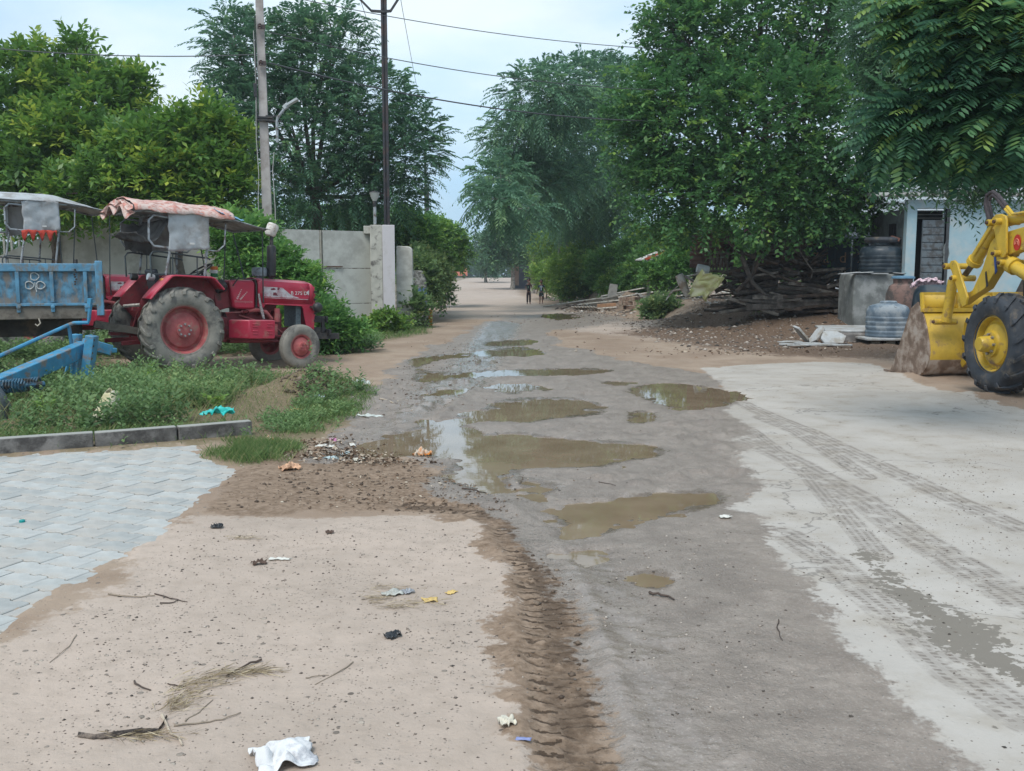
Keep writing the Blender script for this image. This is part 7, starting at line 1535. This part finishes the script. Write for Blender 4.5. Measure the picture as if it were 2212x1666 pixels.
crumple('plastic_scrap', 1566, 1120, .075, .04, .012, mat('paper_white', ()), 'white scrap alone on the wet mud', 'plastic', .1, 16)
crumple('leaf', 1189, 962, .05, .03, .006, mat('yellow_leaf', ()), 'pale yellow leaf floating on the big puddle', 'leaf', .1, 17, 10, dz=.02)
crumple('wrapper', 913, 981, .14, .10, .05, mat('orange_wrapper', (.60, .52, .42), .5, .35, 14, (.50, .17, .02), .6, 9), 'white and orange wrapper at the edge of the big puddle', 'wrapper', .4, 18, 20)
crumple('wrapper', 628, 1020, .15, .12, .05, mat('tan_wrapper', (.52, .30, .18), .5, .3, 14), 'crumpled tan wrapper on the damp bare earth', 'wrapper', .4, 19, 20)
crumple('wrapper', 585, 956, .09, .07, .035, mat('orange_wrapper', ()), 'little white and orange wrapper right of the kerb end', 'wrapper', .1, 20, 14)
crumple('plastic_bag', 779, 842, .24, .16, .06, mat('bag_white', (.50, .53, .50), .5, .15), 'white plastic bag on the grass near the mud', 'plastic bag', .3, 21, 20)
crumple('plastic_bag', 798, 900, .30, .08, .03, mat('bag_white', ()), 'torn white plastic strip on the grass edge above the puddle', 'plastic bag', -.35, 22, 20)
crumple('plastic_scrap', 684, 868, .18, .08, .03, mat('bag_blue', (.42, .52, .53), .5, .15), 'pale blue scrap on the grass below the earth mound', 'plastic', .2, 23, 16)
crumple('paper_scrap', 652, 878, .12, .04, .02, mat('paper_white', ()), 'small white scrap left of the pale blue scrap', 'paper', -.2, 24, 12)
crumple('plastic_bag', 471, 917, .33, .16, .07, mat('turquoise_bag', (.02, .46, .42), .4, .15), 'bright turquoise plastic bag lying on the kerb', 'plastic bag', .1, 25, 26, dz=.08)
crumple('leaf', 640, 888, .12, .08, .02, mat('yellow_leaf', ()), 'pale yellow leaf on the grass', 'leaf', .5, 26, 10)
cap_ = G(48, 1128, .01); mb = MB(); mb.lathe([(.018, 0), (.018, .012), (.015, .015), (0, .015)], 16); o_ = mb.build('bottle_cap', mat('teal_cap', (.0, .25, .24), .4, .1), None, label='teal bottle cap on the pavers', category='bottle cap'); o_.location = cap_
sk_ = thing('sack', GT(232, 912), 'stiff cream and grey woven sack half sunk in the weeds', 'sack'); cloth(lambda u, v: (.20*math.cos(u*6.28)*(1.0-.72*v)+.05*v, .16*math.sin(u*6.28)*(1.0-.7*v), .36*v-.02), 34, 14, 'woven_sack', mat('woven_sack', (.52, .47, .28), .85, .12, 5, (.50, .50, .46), .55, 5, .6, 50), sk_, .045, 4, 3, .004)
# sticks
stm = mat('dry_stick', (.26, .21, .16), .9, .2, 20); std = mat('dark_stick', (.07, .05, .04), .9, .3, 20); stp = mat('pale_stick', (.42, .35, .27), .9, .2, 20)
def stick(pts, r, m, label):
    r = r*.72; P_ = [GT(*p_) for p_ in pts]
    for q in P_: q.z = HZ(q.x, q.y)+r*1.1
    c0 = P_[0].copy(); mb = MB(); pp = []
    for i in range(len(P_)-1):
        for k in range(3): t_ = k/3; pp.append(P_[i].lerp(P_[i+1], t_)-c0+Vector((rnd.gauss(0, 1), rnd.gauss(0, 1), abs(rnd.gauss(0, 1))))*r*.8)
    pp.append(P_[-1]-c0); n = len(pp); mb.tube(pp, [r*(1.15-.6*i/n) for i in range(n)], 6); o_ = mb.build('stick', m, None, label=label, category='stick', group='dry sticks on the ground'); o_.location = c0
for a in (([(566, 1428), (530, 1440), (488, 1462)], .006, std, 'dark stick at the upper end of the straw litter'), ([(349, 1548), (365, 1578), (394, 1609)], .007, stp, 'short pale stick crossing the bark strip'),
          ([(378, 1570), (440, 1562), (480, 1556), (520, 1538)], .004, stm, 'long thin curved twig right of the bark strip'), ([(400, 1560), (430, 1540), (460, 1512)], .003, stm, 'thin twig above the long curved twig'),
          ([(288, 1475), (305, 1488), (326, 1492)], .005, std, 'small bent dark twig left of the straw litter'), ([(362, 1480), (385, 1484), (402, 1485)], .003, std, 'small forked twig at the top of the straw litter'),
          ([(765, 1432), (740, 1450), (680, 1480)], .0035, stm, 'thin twig right of the straw litter'), ([(165, 1385), (150, 1410), (108, 1442)], .003, stm, 'thin curved twig near the lowest pavers'),
          ([(0, 1256), (30, 1254), (56, 1247)], .007, std, 'dark stick on the pavers at the left edge'), ([(235, 1297), (290, 1302), (335, 1296)], .005, stm, 'grey forked stick on the sand by the paving edge'),
          ([(335, 1292), (370, 1300), (405, 1305)], .004, std, 'dark twig just right of the grey forked stick'), ([(345, 1310), (375, 1309), (385, 1303)], .004, std, 'short dark twig below the dark twig by the paving'),
          ([(1402, 1284), (1430, 1291), (1456, 1299)], .009, std, 'thick dark stick lying in the wet mud'), ([(1682, 1345), (1678, 1362), (1690, 1388)], .004, std, 'bent twig on the grey mud'),
          ([(1000, 1056), (1030, 1062), (1052, 1060)], .008, std, 'dark stick floating at the near edge of the big puddle'), ([(820, 865), (850, 870)], .012, stp, 'pale stick on the mud right of the grass'),
          ([(390, 918), (362, 930), (385, 948), (396, 955)], .006, stp, 'dry yellow root hanging over the kerb'), ([(660, 1465), (680, 1462), (710, 1460)], .003, stm, 'tiny straight twig in the middle of the sand'), ([(1292, 1040), (1330, 1046)], .004, std, 'short twig beside the lowest puddle')):
    stick(*a)
bs_ = thing('bark_strip', GT(170, 1590), 'long dark strip of broken bark on the sand', 'bark'); b0_ = bs_.location.copy()
pts = [(170, 1590), (205, 1596), (250, 1588), (300, 1582), (342, 1582), (352, 1568), (360, 1555)]
P_ = [GT(*p_) for p_ in pts]; mb = MB(); vs = []
for i, q in enumerate(P_):
    w_ = .014*(1-.5*abs(i-2.5)/3.5)*(1+.3*rnd.random()); q = q-b0_; z_ = HZ(q.x+b0_.x, q.y+b0_.y)-b0_.z; vs += [(q.x, q.y-w_, z_+.003), (q.x, q.y, z_+.013+.006*rnd.random()), (q.x, q.y+w_*.8, z_+.006)]
mb.add(vs, [(3*i+a, 3*i+a+1, 3*i+a+4, 3*i+a+3) for i in range(len(P_)-1) for a in (0, 1)]); mb.build('bark_piece', mat('dark_bark_strip', (.035, .028, .025), .9, .5, 20, (.20, .16, .13), .4, 30), bs_, solid=.003)
def strands(centers, n, L_, r, m_tint, name, label, cat, lmn='grass'):
    Ps, Ds, Ln = [], [], []
    for i in range(n):
        cx, cy, sx, sy, az = centers[rng.integers(len(centers))]; g0 = G(cx, cy); x_ = g0.x+rng.normal()*sx; y_ = g0.y+rng.normal()*sy; a = az+rng.normal()*.5
        Ps.append((x_, y_, HZ(x_, y_)+.004+abs(rng.normal())*.008)); Ds.append((math.cos(a), math.sin(a), rng.normal()*.12)); Ln.append(L_*rng.uniform(.4, 1.3))
    Ps, Ds, Ln = np.array(Ps), unit(np.array(Ds)), np.array(Ln); V, F = leaf_mesh(Ps, Ds, unit(np.array([[0, 0, 1.]])+rng.normal(size=(n, 3))*.5), Ln, np.full(n, r), .3)
    return setp(np_mesh(name, V, F, m_tint, attrs={'tint': ('FLOAT', np.repeat(rng.random(n), 4))}), label, cat, None, 'stuff')
straw = leafmat('straw', (.20, .15, .09), (.40, .32, .20), (.55, .47, .33), .8, .1, .2)
strands([(400, 1500, .04, .05, .9), (430, 1478, .06, .03, .5), (370, 1530, .03, .04, 1.0), (480, 1460, .05, .02, .35), (300, 1592, .07, .012, .1), (540, 1452, .05, .012, .1)], 520, .09, .0030, straw, 'straw_litter', 'tangle of dry straw and roots on the pale sand', 'straw')
strands([(830, 1275, .07, .03, .2), (890, 1305, .08, .015, .05), (850, 1315, .06, .01, -.1), (800, 1300, .03, .03, .5), (520, 1170, .05, .01, .1)], 330, .07, .0028, straw, 'straw_ring', 'ring of dry grass litter round the yellow leaves', 'straw')
# heap of leaves and scraps by the puddle corner
def flakes(regs, n, s_, name, label, cat, mt, zup=.01, flat=.35):
    Ps = []
    for i in range(n):
        cx, cy, sx, sy = regs[rng.integers(len(regs))]; g0 = G(cx, cy); x_ = g0.x+rng.normal()*sx; y_ = g0.y+rng.normal()*sy; Ps.append((x_, y_, HZ(x_, y_)+abs(rng.normal())*zup+.002))
    Ps = np.array(Ps); a = rng.uniform(0, 6.28, n); Dr = unit(np.stack([np.cos(a), np.sin(a), rng.normal(size=n)*flat], 1)); ln = s_*rng.uniform(.4, 1.4, n)
    V, F = leaf_mesh6(Ps, Dr, unit(np.array([[0, 0, 1.]])+rng.normal(size=(n, 3))*flat*1.4), ln, ln*rng.uniform(.35, .8, n), .2, .2)
    return setp(np_mesh(name, V, F, mt, attrs={'tint': ('FLOAT', np.repeat(rng.random(n), 6))}), label, cat, None, 'stuff')
deadleaf = leafmat('dead_leaves', (.05, .032, .022), (.20, .13, .085), (.52, .45, .36), .8, .05, .2)
flakes([(720, 975, .28, .10), (690, 990, .2, .06), (760, 985, .2, .07), (820, 1000, .25, .06), (700, 960, .25, .12)], 1100, .036, 'leaf_litter', 'heap of dead leaves and scraps at the corner of the big puddle', 'litter', deadleaf, .022)
flakes([(760, 1040, .7, .25), (900, 1080, .5, .15), (1000, 1035, .3, .2), (850, 860, .6, .9), (880, 700, 1.2, 2.0), (1000, 740, 1.2, 1.0)], 900, .026, 'scattered_leaves', 'dead leaf crumbs scattered over the damp earth', 'litter', deadleaf, .006, .25)
flakes([(1550, 720, 2.2, 1.6), (1700, 700, 2.0, 1.6), (1450, 700, 1.5, 1.2), (1300, 690, 1.6, 2.2), (1650, 760, 1.8, .7)], 1400, .065, 'yard_litter', 'chips, leaves and stone flakes littering the ground under the dense tree', 'litter', deadleaf, .012, .25)
for i, (x_, y_, w_, c_, lb) in enumerate(((702, 970, .16, 'paper_white', 'largest white scrap in the litter heap'), (742, 985, .14, 'bag_blue', 'bluish scrap near the top of the litter heap'), (760, 962, .10, 'paper_white', 'small white scrap on the dark side of the litter heap'), (715, 992, .13, 'bag_blue', 'pale blue scrap at the lower left of the litter heap'), (775, 996, .12, 'scrap_cream', 'cream scrap at the lower right of the litter heap'), (720, 955, .12, 'pink_cloth', 'faded pink scrap in the litter heap'))):
    crumple('paper_scrap', x_, y_, w_, w_*.5, .02, mat(c_, ()), lb, 'paper', i, 40+i, 10, group=None)
# pebbles, clods
def stones(regs, n, smin, smax, name, label, cat, mt, flat=.6):
    Ps = []; 
    for poly_, k in regs: Ps.append(scatter(poly_, int(n*k)))
    q = np.concatenate(Ps); n = len(q); zz = zs(q); s_ = smin*(smax/smin)**(rng.random(n)**2.2)
    base = np.array([[1, 0, 0], [0, 1, 0], [-1, 0, 0], [0, -1, 0], [0, 0, 1], [0, 0, -1], [.6, .6, .35], [-.6, .5, .4]])[:6]
    V = base[None]*(1+rng.normal(size=(n, 6, 1))*.22)*s_[:, None, None]; V[:, :, 2] *= flat
    a = rng.uniform(0, 6.28, n); ca_, sa_ = np.cos(a)[:, None], np.sin(a)[:, None]; X_, Y_ = V[:, :, 0]*ca_-V[:, :, 1]*sa_, V[:, :, 0]*sa_+V[:, :, 1]*ca_
    V = np.stack([X_+q[:, :1], Y_+q[:, 1:], V[:, :, 2]+zz[:, None]+s_[:, None]*.15], -1).reshape(-1, 3)
    T6 = np.array([[0, 1, 4], [1, 2, 4], [2, 3, 4], [3, 0, 4], [1, 0, 5], [2, 1, 5], [3, 2, 5], [0, 3, 5]]); F = ((np.arange(n)*6)[:, None, None]+T6[None]).reshape(-1, 3)
    return setp(np_mesh(name, V, F, mt, attrs={'tint': ('FLOAT', np.repeat(rng.random(n), 6))}), label, cat, None, 'stuff')
stone_m = leafmat('pebble', (.05, .045, .04), (.22, .18, .15), (.48, .42, .36), .85, 0, .3); clod_m = leafmat('mud_clod', (.06, .04, .028), (.12, .085, .06), (.22, .165, .12), .7, 0, .4)
stones([(sand_poly[:], .0), (P((60, 1400), (420, 1140), (1060, 1130), (1150, 1350), (1170, 1700), (-100, 1700)), .6), (P((1650, 1150), (2212, 900), (2300, 1700), (2150, 1680)), .4)], 3800, .002, .009, 'pebbles', 'loose pebbles and grit over the sand and concrete', 'pebbles', stone_m)
stones([(P((1170, 1180), (1600, 1120), (1700, 1250), (2000, 1600), (1330, 1700)), .5), (P((700, 1000), (900, 880), (1100, 800), (1500, 900), (1600, 1050), (1100, 1100)), .5)], 1800, .002, .010, 'mud_grit', 'grit standing out of the wet mud', 'grit', stone_m, .5)
stones([(P((430, 1110), (640, 990), (960, 1020), (1120, 1085), (1180, 1150), (1060, 1115)), .3), (P((830, 800), (1000, 730), (1080, 780), (1000, 880), (860, 900), (760, 940)), .45), (P((1100, 1150), (1170, 1160), (1240, 1300), (1320, 1690), (1190, 1690)), .06)], 2000, .004, .022, 'mud_clods', 'brown mud clods thrown up beside the puddles and tyre track', 'mud', clod_m, .6)
stones([(P((590, 850), (640, 822), (720, 828), (765, 860), (700, 872), (620, 868)), 1)], 900, .015, .06, 'earth_clods', 'clods of the little earth mound in the grass', 'earth', clod_m, .7)
stones([(P((1330, 700), (1500, 690), (1700, 690), (1850, 690), (1900, 740), (1600, 770), (1400, 740)), .8), (P((1180, 668), (1300, 655), (1420, 672), (1300, 690)), .3)], 1900, .02, .08, 'yard_stones', 'stones in the dark soil of the yard', 'stones', stone_m, .5)

rub = leafmat('rubble', (.16, .12, .09), (.34, .30, .26), (.60, .58, .54), .9, 0, .3)
stones([(P((1190, 672), (1260, 655), (1400, 650), (1500, 655), (1540, 690), (1400, 690)), .6), (P((1440, 668), (1600, 650), (1620, 690), (1480, 700)), .4)], 520, .04, .16, 'rubble', 'broken brick and stone rubble under the dumped boards', 'rubble', rub, .5)

hz = MB(); hz.box((0, 385, 9.0), (7000, 870, 25.0)); hm, t = newmat('haze'); b = NB(t)
pv_ = b.n('ShaderNodeVolumePrincipled', {'Color': (.86, .92, 1.0, 1), 'Density': .0008, 'Anisotropy': .2}); b.n('ShaderNodeOutputMaterial', {1: pv_.outputs[0]})
hz.build('haze', hm, smooth=0, kind='stuff', label='thin bluish humid haze over the whole road', category='haze')
